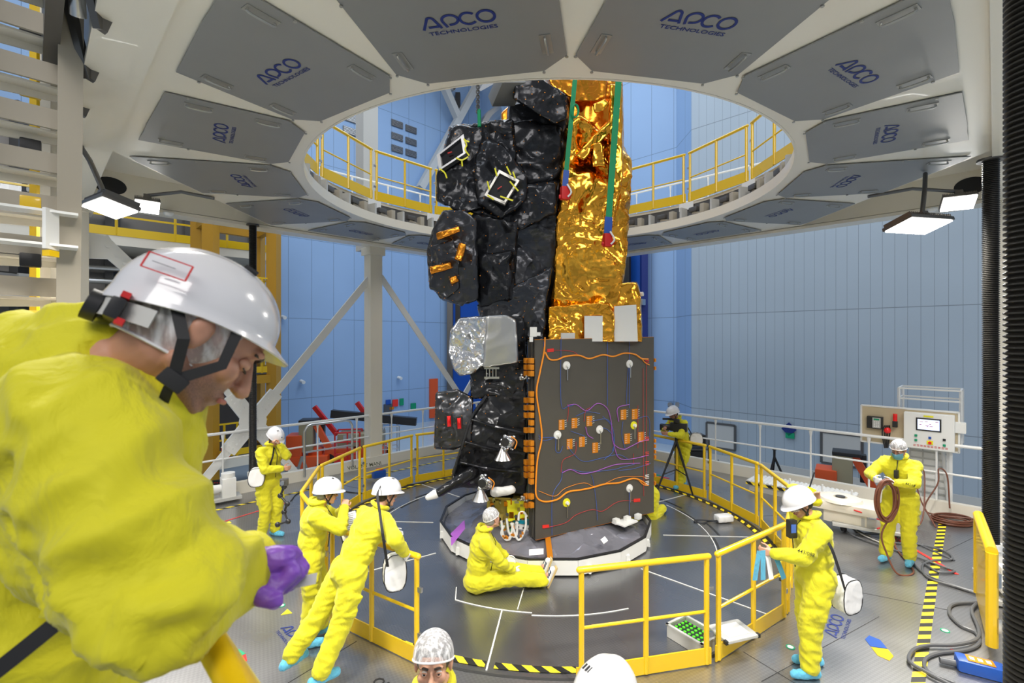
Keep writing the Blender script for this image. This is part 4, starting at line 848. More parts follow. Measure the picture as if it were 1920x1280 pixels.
# fasteners on the blankets (gold buttons)
# ---- ring stand
stand = thing('ring_stand', 'white polygonal ring stand with grey film skirt under the satellite', 'stand', (0.55, 8.25, 0)); sc_ = V((0.55, 8.25, 0))
mb = MB(); n = 16; rad = 1.75
P0 = [sc_+V((rad*math.cos(2*PI*(k+.5)/n), rad*math.sin(2*PI*(k+.5)/n), 0)) for k in range(n)]
for k in range(n):
    a, b = P0[k], P0[(k+1) % n]; mb.beam(a+Z*0.12, b+Z*0.12, 0.03, 0.2)
mb.build('outer_wall', 'white', stand, False)
mb = MB()
for k in range(n): a, b = P0[k], P0[(k+1) % n]; mb.beam(a+Z*0.235, b+Z*0.235, 0.035, 0.022)
mb.build('rim_seal', 'black', stand, False)
mb = MB()
for k in range(n): c = (P0[k]+P0[(k+1) % n])/2*0.5+P0[k]*0.5; o_ = (c-sc_).normalized()*0.02; mb.box(c+o_+Z*0.08, (0.05, 0.05, 0.10)); mb.box(c+o_*2+Z*0.05, (0.03, 0.03, 0.05))
mb.build('wall_bracket', 'white', stand, False)
mb = MB(); mb.lathe([(1.72, 0.11), (1.5, 0.13), (1.3, 0.17), (1.1, 0.24), (0.97, 0.30), (0.94, 0.28)], sc_, n=64)
bmesh.ops.subdivide_edges(mb.bm, edges=mb.bm.edges[:], cuts=2); me = mb.mesh('film_skirt')
co = get_co(me)
for i in range(len(co)):
    p = V(co[i])-sc_; a = math.atan2(p.y, p.x); co[i][2] += 0.025*noise.noise(V((a*6, p.xy.length*2, 0)))+0.012*noise.noise(V((a*22, p.xy.length*1.5, 3)))
set_co(me, co); link('film_skirt', me, 'greymli', stand, True, 'crumpled grey protective film', angle=180)
mb = MB(); mb.lathe([(0.95, 0.26), (0.95, 0.40), (0.86, 0.40), (0.86, 0.26)], sc_, n=64); mb.build('adapter_ring', 'white', stand)
mb = MB(); mb.lathe([(0.965, 0.39), (0.965, 0.44), (0.86, 0.44)], sc_, n=64); mb.build('teal_band', 'teal', stand)
mb = MB()
for k in range(70): a = 2*PI*k/70; e = V((math.cos(a), math.sin(a), 0)); mb.cyl(sc_+e*0.948+Z*0.33, sc_+e*0.962+Z*0.33, 0.014, 6)
mb.build('ring_bolts', 'dsteel', stand)
mb = MB(); mb.lathe([(0, 0.40), (0.84, 0.40), (0.84, 0.80), (0, 0.80)], sc_, n=48); mb.build('launcher_interface', 'brass', stand)
mb = MB(); mb.beam(sc_+V((-0.02, -1.0, 0.31)), sc_+V((-0.02, -1.66, 0.15)), 0.08, 0.01); mb.build('orange_tape', 'copper', stand, False)
mb = MB(); mb.prism([fpt(992, 1030, 0.3), fpt(1019, 1028, 0.3), fpt(1019, 1039, 0.25), fpt(992, 1041, 0.25)], (0, -0.004, 0.004)); mb.build('paper_label', 'paper', stand, False)
mb = MB(); mb.prism([fpt(1126, 1012, 0.33), fpt(1134, 1006, 0.34), fpt(1140, 1014, 0.3), fpt(1132, 1020, 0.3)], (0, -0.004, 0.01)); mb.build('paper_label', 'paper', stand, False)
mb = MB(); mb.prism([fpt(845, 1000, 0.25), fpt(870, 975, 0.35), fpt(871, 990, 0.35), fpt(846, 1022, 0.2)], (0.01, -0.01, 0)); mb.build('purple_wedge', 'wpurple', stand, False, 'purple board')
mb = MB(); mb.box(sc_+V((1.25, -0.55, 0.30)), (0.35, 0.25, 0.02), 40); [mb.box(sc_+V((1.1+0.2*k, -0.6+0.1*k, 0.33)), (0.10, 0.08, 0.08), 40, 0.01) for k in range(3)]; mb.build('stand_fittings', 'white', stand)
# ---- lifting gear hanging from above
def sling(label, a, b, w, col='sling'):
    t = thing('lifting_sling', label, 'sling', b); mb = MB(); top = V(a); top2 = top+(V(a)-V(b)).normalized()*2.2
    mb.ribbon([top2, V(b)], w, (0.1, -1, 0), 0.008); mb.build('strap', col, t, False)
    d = (V(a)-V(b)).normalized(); mb = MB(); mb.ribbon([V(b)+d*0.25+V((0, -0.006, 0)), V(b)+V((0, -0.006, 0))], w*1.25, (0.1, -1, 0), 0.012); mb.build('sleeve', 'blue', t, False)
    c = V(b)-Z*0.10; mb = MB(); mb.box(c, (0.13, 0.10, 0.20), 15, 0.02); mb.cyl(c+V((-0.09, 0, -0.05)), c+V((0.09, 0, -0.05)), 0.03, 10); mb.build('red_shackle', 'red', t)
    mb = MB(); mb.tube(smoothpath([c+V((0.03, -0.06, 0.12)), c+V((0.09, -0.07, 0.0)), c+V((0.04, -0.06, -0.07))], 4), 0.014, 6); mb.build('white_link', 'white', t); return t
s_ = sling('narrow green lifting sling with coiled loop in front of the gold tower', pix(1078, 148, 7.35), pix(1059, 350, 7.35), 0.07)
mb = MB(); c = pix(1077, 208, 7.3)
for k in range(4): mb.tube([c+V((0.05*math.cos(a)+0.006*k, -0.004*k, 0.10*math.sin(a))) for a in np.linspace(0, 2*PI, 16, endpoint=False)], 0.007, 6, closed=True)
mb.build('coiled_cord', 'sling', s_)
sling('wide green lifting sling down the right side of the gold tower', pix(1160, 148, 7.3), pix(1139, 438, 7.3), 0.095)
t = thing('lifting_chain', 'steel lifting chain above the black upper left instrument', 'chain', pix(898, 230, 7.6)); mb = MB()
for k in range(16):
    c = pix(896, 140+k*4.6, 7.6); mb.tube([c+V(((0.025 if k % 2 else 0.006)*math.cos(a), (0.006 if k % 2 else 0.025)*math.cos(a), 0.035*math.sin(a))) for a in np.linspace(0, 2*PI, 10, endpoint=False)], 0.009, 6, closed=True)
mb.build('chain_links', 'dsteel', t); mb = MB(); mb.tube([pix(898, 206, 7.6), pix(899, 238, 7.55)], 0.028, 8); mb.build('green_strap', 'sling', t)
# ================================================================== PEOPLE
def head_parts(mb, H, B, s=1.0, ears=True, jaw=1.0):
    """B = (right, forward, up) of the head; H = centre between the ears"""
    r, f, u = B
    def P(x, y, z): return H+(r*x+f*y+u*z)*s
    e = lambda c, rad, n=14: mb.ell(P(*c), [q*s for q in rad], B, n)
    e((0, -0.012, 0.035), (0.076, 0.096, 0.088), 20); e((0, 0.022, -0.035), (0.060*jaw, 0.066, 0.078), 18); e((0, 0.042, 0.035), (0.060, 0.044, 0.055))
    e((0, 0.064, -0.098), (0.026, 0.022, 0.020)); mb.cap(P(0, 0.085, 0.012), P(0, 0.108, -0.030), 0.0085*s, 0.0145*s, 10)
    for q in (-1, 1):
        e((0.011*q, 0.100, -0.034), (0.009, 0.011, 0.008), 8); e((0.040*q, 0.056, -0.022), (0.024, 0.026, 0.024)); e((0.030*q, 0.080, 0.032), (0.026, 0.013, 0.009))
        mb.cap(P(0.058*q*jaw, -0.008, -0.055), P(0.024*q, 0.062, -0.098), 0.017*s, 0.016*s, 10)
        if ears: e((0.079*q, -0.012, -0.008), (0.009, 0.017, 0.030)); e((0.083*q, -0.020, 0.004), (0.008, 0.014, 0.020))
    e((0, 0.083, -0.060), (0.026, 0.014, 0.008)); e((0, 0.080, -0.072), (0.022, 0.013, 0.008)); e((0, 0.072, -0.065), (0.034, 0.018, 0.022))
    return P
def hand_parts(mb, wr, d, pn, side, curl=0.5, s=1.0, spread=0.0, thumb_out=0.6, fr=0.0088):
    """d: wrist to knuckles, pn: palm normal, side: +1 thumb on the d x pn side"""
    d = V(d).normalized(); pn = V(pn); pn = (pn-d*pn.dot(d)).normalized(); ac = d.cross(pn).normalized()*side      # towards the thumb
    wr = V(wr)
    mb.cap(wr-d*0.03*s, wr+d*0.01*s, 0.027*s, 0.025*s, 12)
    for t in (-1, -0.33, 0.33, 1): mb.cap(wr+d*0.015*s+ac*t*0.016*s, wr+d*0.078*s+ac*t*0.030*s, 0.017*s, 0.0125*s, 10)
    cs = curl if isinstance(curl, (list, tuple)) else [curl]*4
    for i, (t, L) in enumerate(((1, 0.94), (0.36, 1.05), (-0.3, 0.98), (-0.95, 0.78))):
        p = wr+d*(0.082-0.004*abs(t-0.3))*s+ac*t*0.031*s; a = cs[i]*0.9; dd = (d+ac*t*spread).normalized()
        for j, (l, rr) in enumerate(((0.043, 1.0), (0.027, 0.92), (0.021, 0.82))):
            a_ = a*(0.8, 1.9, 2.6)[j]; q = p+(dd*math.cos(a_)+pn*math.sin(a_))*l*L*s
            mb.cap(p, q, fr*rr*s*1.08, fr*rr*s*0.96, 10); p = q
    p = wr+d*0.022*s+ac*0.026*s+pn*0.006*s
    for l, dr, rr in ((0.042, d*0.55+ac*thumb_out+pn*0.35, 1.35), (0.032, d*0.8+ac*thumb_out*0.45+pn*0.5, 1.15), (0.026, d*0.9+ac*0.05+pn*0.5, 1.0)):
        q = p+V(dr).normalized()*l*s; mb.cap(p, q, fr*rr*s*1.05, fr*rr*s*0.95, 10); p = q
def sculpt(me, pts):
    co = get_co(me)
    for c, dvec, rad in pts:
        c = np.array(c); d = np.array(dvec); w = np.exp(-((co-c)**2).sum(1)/rad**2); co += w[:, None]*d
    set_co(me, co)
def ik(a, b, l1, l2, hint):
    a = V(a); b = V(b); d = b-a; L = min(d.length, (l1+l2)*0.995); dn = d.normalized(); b2 = a+dn*L
    h = V(hint); h = h-dn*h.dot(dn); h.normalize(); x = (l1*l1-l2*l2+L*L)/(2*L); y = math.sqrt(max(0, l1*l1-x*x)); return a+dn*x+h*y, b2

def helmet(person, H, B, s=1.0, strap=True, mark=None, tilt=0.0, chin=None, label=None):
    if tilt: q_ = Matrix.Rotation(R(tilt), 3, B[0]); B = (B[0], q_ @ B[1], q_ @ B[2])
    r, f, u = B; 
    def P(x, y, z): return H+(r*x+f*y+u*z)*s
    bm = bmesh.new(); NT, NP = 56, 18; rows = []
    for j in range(NP+3):
        row = []
        for i in range(NT):
            a = 2*PI*i/NT; ca, sa = math.cos(a), math.sin(a)      # a=0 front
            if j <= NP:
                ph = j/NP*PI/2; rr = math.sin(ph)**0.93; h = math.cos(ph)
                x = 0.118*sa*rr; y = (0.148 if ca > 0 else 0.142)*ca*rr; z = 0.040+0.125*h
                rid = 0.008*math.exp(-(x/0.026)**2)*(1 if h > 0.15 else h/0.15)+0.004*math.exp(-((abs(x)-0.06)/0.012)**2)*h
                z += rid
                if ca > 0 and h < 0.25: z -= 0.0
            else:
                k = j-NP; fr = max(0, ca)**2.2; x = 0.118*sa*(1+0.025*k); y = (0.148 if ca > 0 else 0.142)*ca*(1+0.02*k)+0.017*fr*k; z = 0.040-0.012*k*(0.55+0.5*fr)-0.008*k*max(0, -ca)
            row.append(bm.verts.new(P(x, y, z)))
        rows.append(row)
        if j == 0: pass
    for j in range(len(rows)-1):
        for i in range(NT):
            k = (i+1) % NT
            if j == 0:
                bm.faces.new((rows[0][0], rows[1][i], rows[1][k])) if True else None
            else: bm.faces.new((rows[j][i], rows[j+1][i], rows[j+1][k], rows[j][k]))
    bmesh.ops.delete(bm, geom=[v for v in bm.verts if not v.link_faces], context='VERTS')
    bmesh.ops.recalc_face_normals(bm, faces=bm.faces)
    bmesh.ops.solidify(bm, geom=bm.faces[:], thickness=0.0035*s)
    mb = MB(); mb.bm.free(); mb.bm = bm; h = mb.build('helmet', 'helmet', person, label=label, angle=60)
    mb = MB()
    for x in (-0.014, 0, 0.014): mb.beam(P(x+0.030, 0.03, 0.166), P(x+0.034, 0.055, 0.160), 0.005*s, 0.004*s)
    mb.build('vent_slots', 'dark', h, False)
    if mark:
        c = P(0, 0.135, 0.098); mb = MB(); mb.ell(c, (0.011*s, 0.006*s, 0.010*s), B, 12); mb.build('emblem', 'navy', h)
    if strap:
        ch = V(chin) if chin is not None else P(0, 0.045, -0.125)
        for q in (-1, 1):
            mb = MB(); a = P(0.098*q, 0.055, 0.035); b = P(0.092*q, -0.045, 0.03); c = P(0.066*q, 0.012, -0.075)
            mb.ribbon([a, c], 0.014*s, r*q, 0.003); mb.ribbon([b, c], 0.014*s, r*q, 0.003); mb.ribbon(smoothpath([c, (c+ch)/2+r*q*0.008, ch], 3), 0.014*s, r*q, 0.003)
            mb.box(c+r*q*0.004, (0.010*s, 0.024*s, 0.022*s), B, 0.003); mb.build('chin_strap', 'strap', h)
    return h
def hairnet(person, H, B, s=1.0, thick=0.004, low=-0.02, m='net', mouth=False):
    r, f, u = B; bm = bmesh.new(); NT, NP = 48, 18; rows = []
    for j in range(NP+1):
        row = []
        for i in range(NT):
            a = 2*PI*i/NT; ca, sa = math.cos(a), math.sin(a); end = 1.40+0.64*(1-ca)/2
            ph = j/NP*end; p = V((0.093*sa*math.sin(ph), 0.112*ca*math.sin(ph)-0.014, 0.040+0.104*math.cos(ph)))
            w = 0.0022*math.sin(a*17+3*math.sin(ph*3))*(j/NP)
            p *= 1+w*5; row.append(bm.verts.new(H+(r*p.x+f*p.y+u*p.z)*s))
        rows.append(row)
    for j in range(NP):
        for i in range(NT):
            k = (i+1) % NT
            if j == 0: bm.faces.new((rows[0][0], rows[1][i], rows[1][k]))
            else: bm.faces.new((rows[j][i], rows[j+1][i], rows[j+1][k], rows[j][k]))
    bmesh.ops.delete(bm, geom=[v for v in bm.verts if not v.link_faces], context='VERTS')
    mb = MB(); mb.bm.free(); mb.bm = bm; h = mb.build('hairnet', m, person, angle=180, label='white mesh hairnet')
    mb = MB(); mb.tube([rows_ for rows_ in []] or [V(p) for p in _rim(H, B, s, low)], 0.0042*s, 6, closed=True); mb.build('elastic_band', 'glove', h)
    return h
def _rim(H, B, s, low):
    r, f, u = B; out = []
    for i in range(40):
        a = 2*PI*i/40; ca, sa = math.cos(a), math.sin(a); ph = 1.40+0.64*(1-ca)/2
        p = V((0.094*sa*math.sin(ph), 0.113*ca*math.sin(ph)-0.014, 0.040+0.104*math.cos(ph))); out.append(H+(r*p.x+f*p.y+u*p.z)*s)
    return out
def face_details(person, P, B, s=1.0, skin='skin', hair='hair', glasses=False, brow=True, goggles=False, eyes=True):
    r, f, u = B
    for q in (-1, 1):
        if not eyes:
            mb = MB(); mb.ell(P(0.032*q, 0.0735, 0.004), (0.0150*s, 0.0125*s, 0.0120*s), B, 14); mb.build('eyelid', skin, person)
            mb = MB(); mb.tube(smoothpath([P(0.019*q, 0.0800, -0.003), P(0.032*q, 0.0865, -0.006), P(0.046*q, 0.0765, -0.003)], 4), 0.0016*s, 6); mb.build('eyelashes', 'hair', person)
            mb = MB(); mb.tube(smoothpath([P(0.014*q, 0.0895, 0.026), P(0.032*q, 0.0900, 0.031), P(0.052*q, 0.0750, 0.026)], 3), [0.004*s]*5+[0.003*s]*2, 6); mb.build('eyebrow', hair, person)
            continue
        mb = MB(); mb.ell(P(0.032*q, 0.0725, 0.005), (0.0130*s,)*3, B, 12); ey = mb.build('eye', 'eyew', person)
        mb = MB(); mb.ell(P(0.032*q, 0.0835, 0.005), (0.0058*s, 0.003*s, 0.0058*s), B, 10); mb.build('iris', 'iris', ey)
        mb = MB(); mb.tube(smoothpath([P(0.020*q, 0.0845, 0.008), P(0.032*q, 0.0875, 0.0130), P(0.044*q, 0.0795, 0.008)], 3), 0.0030*s, 6)
        mb.tube(smoothpath([P(0.021*q, 0.0830, 0.001), P(0.032*q, 0.0845, -0.0045), P(0.044*q, 0.0780, 0.002)], 3), 0.0025*s, 6); mb.build('eyelid', skin, person)
        if brow:
            mb = MB(); mb.tube(smoothpath([P(0.014*q, 0.0905, 0.029), P(0.032*q, 0.0910, 0.035), P(0.052*q, 0.0760, 0.028)], 3), [0.0048*s]*5+[0.003*s]*2, 6); mb.build('eyebrow', hair, person)
    mb = MB(); mb.tube(smoothpath([P(-0.024, 0.088, -0.066), P(-0.010, 0.0975, -0.063), P(0.010, 0.0975, -0.063), P(0.024, 0.088, -0.066)], 3), 0.0045*s, 8); mb.build('lips', 'lip', person)
    if glasses:
        mb = MB()
        for q in (-1, 1):
            mb.tube([P(0.033*q+0.023*math.cos(a), 0.103-0.006*abs(0.7*math.cos(a)+q*0.3), 0.004+0.015*math.sin(a)) for a in np.linspace(0, 2*PI, 16, endpoint=False)], 0.0022*s, 6, closed=True)
            mb.tube([P(0.056*q, 0.098, 0.006), P(0.082*q, 0.04, 0.006), P(0.084*q, -0.01, 0.0)], 0.002*s, 6)
        mb.tube([P(-0.010, 0.104, 0.006), P(0.010, 0.104, 0.006)], 0.002*s, 6); mb.build('glasses', 'black', person)
    if goggles:
        pts = [P(0.07*math.sin(a), 0.045+0.075*math.cos(a), 0.0) for a in np.linspace(-1.35, 1.35, 12)]
        mb = MB(); mb.ribbon(pts, 0.045*s, [(p-H_).normalized() for p, H_ in zip(pts, [P(0, 0, 0)]*12)], 0.003); mb.build('safety_goggles', 'clear', person)

def person(label, loc, yaw, pelvis=(0, 0, 0.93), neck=(0, 0, 1.50), head=None, hf=(0, 1, 0), hu=(0, 0, 1), feet=((-0.1, 0, 0), (0.1, 0, 0)), footdir=None, kneeh=((0, 1, 0), (0, 1, 0)),
           hands=None, elbh=((-1, -1, 0), (1, -1, 0)), cap='helmet', glasses=False, goggles=False, s=1.0, gloves=None, skin='skin', hairm='hair', curl=(0.6, 0.6), pn=None, hd=None,
           shoes='cover', vox=0.0075, seed=0, mark=None, mask=False, lefth=None, group=None, strap=True, bulk=1.0, pocket=True, cheek=0):
    """everything in metres; x right, y forward, z up in the person's own frame; index 0 = left, 1 = right"""
    f0 = V((math.cos(R(yaw)), math.sin(R(yaw)), 0)); r0 = V((f0.y, -f0.x, 0)); L0 = V(loc)
    W = lambda p: L0+(r0*p[0]+f0*p[1]+V((0, 0, p[2])))*s
    D = lambda p: (r0*p[0]+f0*p[1]+V((0, 0, p[2]))).normalized()
    pel = W(pelvis); nk = W(neck); ax = (nk-pel).normalized(); rt = ax.cross(V((0, 0, 1)).cross(ax)) if False else None
    side = r0-ax*r0.dot(ax); side.normalize(); fw = ax.cross(side); fw = -fw if fw.dot(f0) < 0 and abs(fw.dot(f0)) > 0.01 else fw
    if fw.dot(side.cross(ax)*-1) < 0: pass
    HF = D(hf); HU = D(hu); HR = HF.cross(HU).normalized(); HU = HR.cross(HF).normalized(); B = (HR, HF, HU)
    H = W(head) if head else nk+ax*0.13*s+HF*0.03*s+V((0, 0, 0.03*s))
    sh = [nk-ax*0.065*s+side*0.175*s*q for q in (-1, 1)]
    hip = [pel+side*0.095*s*q for q in (-1, 1)]
    el, wr = [], []
    for i in (0, 1):
        t = W(hands[i]) if hands and hands[i] else sh[i]+V((0, 0, -0.53*s))
        e, w = ik(sh[i], t, 0.285*s, 0.25*s, D(elbh[i])); el.append(e); wr.append(w)
    kn, an = [], []
    for i in (0, 1):
        a = W((feet[i][0], feet[i][1], feet[i][2]+0.085)); k, a2 = ik(hip[i], a, 0.44*s, 0.42*s, D(kneeh[i])); kn.append(k); an.append(a2)
    # ---- body: one continuous surface
    mb = MB(); P = head_parts(mb, H, B, s*1.0)
    mb.cap(nk-ax*0.03*s, H-HU*0.05*s-HF*0.02*s, 0.062*s, 0.054*s)
    mb.cap(pel, nk-ax*0.12*s, 0.10*s, 0.10*s); mb.cap(sh[0], sh[1], 0.05*s, 0.05*s)
    for i in (0, 1):
        mb.cap(sh[i], el[i], 0.042*s, 0.035*s); mb.cap(el[i], wr[i], 0.034*s, 0.025*s); mb.cap(hip[i], kn[i], 0.07*s, 0.05*s); mb.cap(kn[i], an[i], 0.048*s, 0.036*s)
        q = -1 if i == 0 else 1; d = D(hd[i]) if hd and hd[i] else (wr[i]-el[i]).normalized(); p_ = D(pn[i]) if pn and pn[i] else -side*q
        thumb = f0 if abs(d.z) > 0.5 else V((0, 0, 1)); acr = d.cross((p_-d*p_.dot(d)).normalized()); sg = 1 if acr.dot(thumb) > 0 else -1
        hand_parts(mb, wr[i], d, p_, sg, curl[i], s)
        if gloves and gloves[i]: pass
        mb.cap(an[i], an[i]+D((0, 0.4, -0.6))*0.05*s if not footdir else an[i]+D(footdir[i])*0.08*s, 0.035*s, 0.03*s)
    me = remesh(mb.bm, vox, 2, 0.5)
    up, fo, ri = np.array(HU), np.array(HF), np.array(HR)
    sc = []
    for q in (-1, 1): sc.append((P(0.033*q, 0.088, 0.006), fo*-0.016*s, 0.015*s))
    sculpt(me, sc)
    co = get_co(me)
    body = link('person', me, skin, None, True, loc=L0, angle=180); tag(body, label, 'person', group)
    if gloves:
        me.materials.append(M[gloves[0]] if isinstance(gloves, tuple) and isinstance(gloves[0], str) else M['glove'])
        co = get_co(me)+np.array(L0)
        for pl in me.polygons:
            c = co[pl.vertices[0]]
            for i in (0, 1):
                dd = V(c)-wr[i]; d = (wr[i]-el[i]).normalized()
                if (gloves[i] if not isinstance(gloves[0], str) else True) and dd.length < 0.22*s and dd.dot(d) > -0.06*s and (V(c)-H).length > 0.15*s and min((V(c)-wr[i]).length, 1) < (V(c)-el[i]).length: pl.material_index = 1
    face_details(body, P, B, s, skin, hairm, glasses, True, goggles)
    # hair under the hat
    mb = MB(); mb.ell(H+(HF*-0.022+HU*0.043)*s, (0.083*s, 0.102*s, 0.095*s), B, 20); mb.ell(H+(HF*-0.045+HU*-0.01)*s, (0.068*s, 0.062*s, 0.07*s), B, 16); mb.build('hair', hairm, body)
    # ---- coverall
    b = bulk*1.10; mb = MB(); ch = pel.lerp(nk, 0.68); T = (side, fw, ax)
    mb.ell(ch, (0.185*s*b, 0.135*s*b, 0.20*s), T, 20); mb.ell(pel.lerp(nk, 0.34), (0.165*s*b, 0.132*s*b, 0.20*s), T, 20); mb.ell(pel-ax*0.02*s, (0.178*s*b, 0.145*s*b, 0.15*s), T, 20)
    mb.cap(sh[0]+ax*0.01*s, sh[1]+ax*0.01*s, 0.072*s*b, 0.072*s*b); mb.cap(nk-ax*0.06*s, nk+ax*0.015*s, 0.10*s, 0.080*s)
    for i in (0, 1):
        w2 = el[i].lerp(wr[i], 0.93)
        mb.cap(sh[i], el[i], 0.078*s*b, 0.066*s*b); mb.cap(el[i], w2, 0.066*s*b, 0.046*s*b)
        mb.cap(sh[i].lerp(el[i], 0.5), sh[i].lerp(el[i], 0.55), 0.074*s*b, 0.074*s*b)
        a2 = kn[i].lerp(an[i], 0.93); mb.cap(hip[i], kn[i], 0.112*s*b, 0.088*s*b); mb.cap(kn[i], a2, 0.087*s*b, 0.074*s*b)
        if pocket:
            o_ = side*(-1 if i == 0 else 1); c = hip[i].lerp(kn[i], 0.62); dn = (kn[i]-hip[i]).normalized(); mb.box(c+o_*0.088*s*b, (0.035*s, 0.13*s, 0.17*s), (o_, dn.cross(o_), dn), 0.01); mb.box(c-dn*0.09*s+o_*0.094*s*b, (0.04*s, 0.15*s, 0.05*s), (o_, dn.cross(o_), dn), 0.008)
    me = remesh(mb.bm, 0.013, 6, 0.5); folds(me, 0.013*s, seed=seed)
    cv = link('coverall', me, 'suit', body, True, 'bright yellow coverall', angle=180)
    mb = MB(); ring = [nk+ax*(0.055+0.012*math.sin(2*a))*s+(side*math.cos(a)*0.083+fw*math.sin(a)*0.083)*s for a in np.linspace(0, 2*PI, 20, endpoint=False)]
    mb.tube(ring, 0.022*s, 8, closed=True); mb.build('collar', 'suit', cv)
    mb = MB(); mb.tube([pel.lerp(nk, t)+fw*(0.155+0.0*t)*s*b for t in (0.15, 0.4, 0.62, 0.8)]+[nk+fw*0.09*s], 0.005*s, 6); mb.build('zip_flap', 'suitline', cv)
    for i in (0, 1):
        mb = MB(); d = (wr[i]-el[i]).normalized(); w2 = el[i].lerp(wr[i], 0.97); mb.tube([w2-d*0.02*s, w2+d*0.01*s], 0.046*s, 16, True); mb.build('cuff', 'suit', cv)
        mb = MB(); fd = D(footdir[i]) if footdir else D((0.12*(-1 if i == 0 else 1), 1, 0)); g = an[i]
        if shoes == 'cover':
            base = V((g.x, g.y, g.z-0.045*s)); mb.cap(base-fd*0.06*s, base+fd*0.15*s, 0.048*s, 0.042*s); mb.cap(g+V((0, 0, -0.02)), base+fd*0.05*s, 0.058*s, 0.05*s)
            me = remesh(mb.bm, 0.01, 3); co = get_co(me); zmin = L0.z+feet[i][2]*s+0.003; co[:, 2] = np.maximum(co[:, 2], zmin); set_co(me, co); folds(me, 0.006, (20, 20, 20), seed+i)
            co = get_co(me); co[:, 2] = np.maximum(co[:, 2], zmin); set_co(me, co); link('shoe_cover', me, 'bluecover', body, True, 'light blue shoe cover', angle=180)
        else:
            fu = D(shoes[i]); fr_ = fd.cross(fu).normalized()
            mb.cap(g-fd*0.02*s-fu*0.03*s, g+fd*0.17*s-fu*0.03*s, 0.042*s, 0.036*s); mb.cap(g, g+fd*0.05*s-fu*0.02*s, 0.045*s, 0.04*s)
            sh_ = link('shoe', remesh(mb.bm, 0.009, 3), 'white', body, True, 'white training shoe', angle=180)
            mb = MB(); mb.box(g+fd*0.075*s-fu*0.066*s, (0.075*s, 0.28*s, 0.022*s), (fr_, fd, fu), 0.008); mb.build('sole', 'gum', sh_)
            mb = MB(); [mb.beam(g+fd*(0.02+0.035*k)*s+fr_*0.035*s-fu*0.01*s, g+fd*(0.04+0.035*k)*s-fr_*0.035*s-fu*0.005*s, 0.012, 0.05) for k in range(4)]; mb.build('shoe_stripe', 'denim', sh_, False)
            mb = MB(); mb.cap(an[i].lerp(kn[i], 0.1), an[i]-fd*0.0, 0.055*s, 0.05*s); mb.build('sock', 'denim', body)
    if cap == 'helmet': helmet(body, H, B, s*1.04, strap, mark)
    else: hairnet(body, H, B, s*1.0)
    if mask:
        mb = MB(); bm = mb.bm; rows = []
        for j in range(8):
            rows.append([bm.verts.new(P(0.076*math.sin(a)*(1-0.05*j/7), 0.030+0.090*math.cos(a)-0.004*abs(j-3.5)+(0.012 if abs(a) < 0.3 else 0)*(1-j/7), -0.008-0.014*j)) for a in np.linspace(-1.25, 1.25, 13)])
        for j in range(7):
            for k in range(12): bm.faces.new((rows[j][k], rows[j+1][k], rows[j+1][k+1], rows[j][k+1]))
        bmesh.ops.solidify(bm, geom=bm.faces[:], thickness=0.003); mb.build('face_mask', 'mask', body, angle=180)
    return dict(o=body, W=W, D=D, H=H, B=B, P=P, sh=sh, el=el, wr=wr, pel=pel, nk=nk, ax=ax, side=side, fw=fw, f0=f0, r0=r0, kn=kn, an=an, cv=cv)

def bag(label, c, yaw, size=(0.22, 0.10, 0.24), strap_pts=None, person_=None, dark_edge=True, group=None):
    c = V(c); t = thing('shoulder_bag', label, 'bag', c-V((0, 0, size[2]/2)), group); f = V((math.cos(R(yaw)), math.sin(R(yaw)), 0)); r = V((f.y, -f.x, 0)); B = (r, f, V((0, 0, 1)))
    mb = MB(); prof = []
    for a in np.linspace(0, 2*PI, 22, endpoint=False):
        cx, sy = math.cos(a), math.sin(a); prof.append((math.copysign(abs(cx)**0.6, cx)*size[0]/2*(1-0.12*max(0, sy)), math.copysign(abs(sy)**0.75, sy)*size[2]/2))
    mb.prism([c+r*x-f*size[1]/2+V((0, 0, z)) for x, z in prof], f*size[1]); me = remesh(mb.bm, 0.012, 4); folds(me, 0.006, (9, 9, 9), 2); link('pouch', me, 'bag', t, True, angle=180)
    for q in (-1, 1):
        mb = MB(); mb.tube([c+r*x*1.0+f*size[1]*0.46*q+V((0, 0, z*1.0)) for x, z in prof], 0.0045, 6, closed=True); mb.build('piping', 'strap', t)
    if strap_pts:
        mb = MB(); P_ = smoothpath(strap_pts, 5); cen = person_ if person_ is not None else c
        nr = [(p-V((cen.x, cen.y, p.z))).normalized() for p in P_]; mb.ribbon(P_, 0.026, nr, 0.003); mb.build('shoulder_strap', 'strap', t, False)
    return t
def yawto(p, x, y, Y):              # heading from p to a photo position at depth
    q = pix(x, y, Y); return math.degrees(math.atan2(q.y-p[1], q.x-p[0]))

# 1. man standing at the left, one hand at his face
g = fpt(515, 1017); g = V((-3.95, 7.85, 0))
a = person('person in yellow coverall and white helmet standing alone at left, hand to his glasses', g, -28, pelvis=(0, -0.02, 0.93), neck=(0, 0.05, 1.47), head=(0.0, 0.14, 1.63), hf=(0.0, 0.85, -0.52), hu=(0, 0.5, 0.86),
           feet=((-0.09, 0.02, 0), (0.10, -0.03, 0)), hands=((0.03, 0.29, 1.54), (-0.02, 0.30, 1.14)), elbh=((-0.4, 0.5, -1), (1, -0.2, -0.6)), glasses=True, s=1.0, curl=(1.0, 0.7), seed=1.0, mark=True)
bag('white shoulder bag hanging at the side of the man standing alone at left', a['pel']-a['side']*-0.12+a['fw']*-0.10-a['r0']*0.0+V((0.09, -0.20, 0.10)), -70, (0.23, 0.12, 0.29),
    [a['pel']+V((0.08, -0.10, 0.20)), a['pel']+V((0.12, -0.17, 0.30)), a['nk']+V((0.10, -0.15, -0.12)), a['nk']+V((0.05, 0.0, 0.03))], a['pel'])
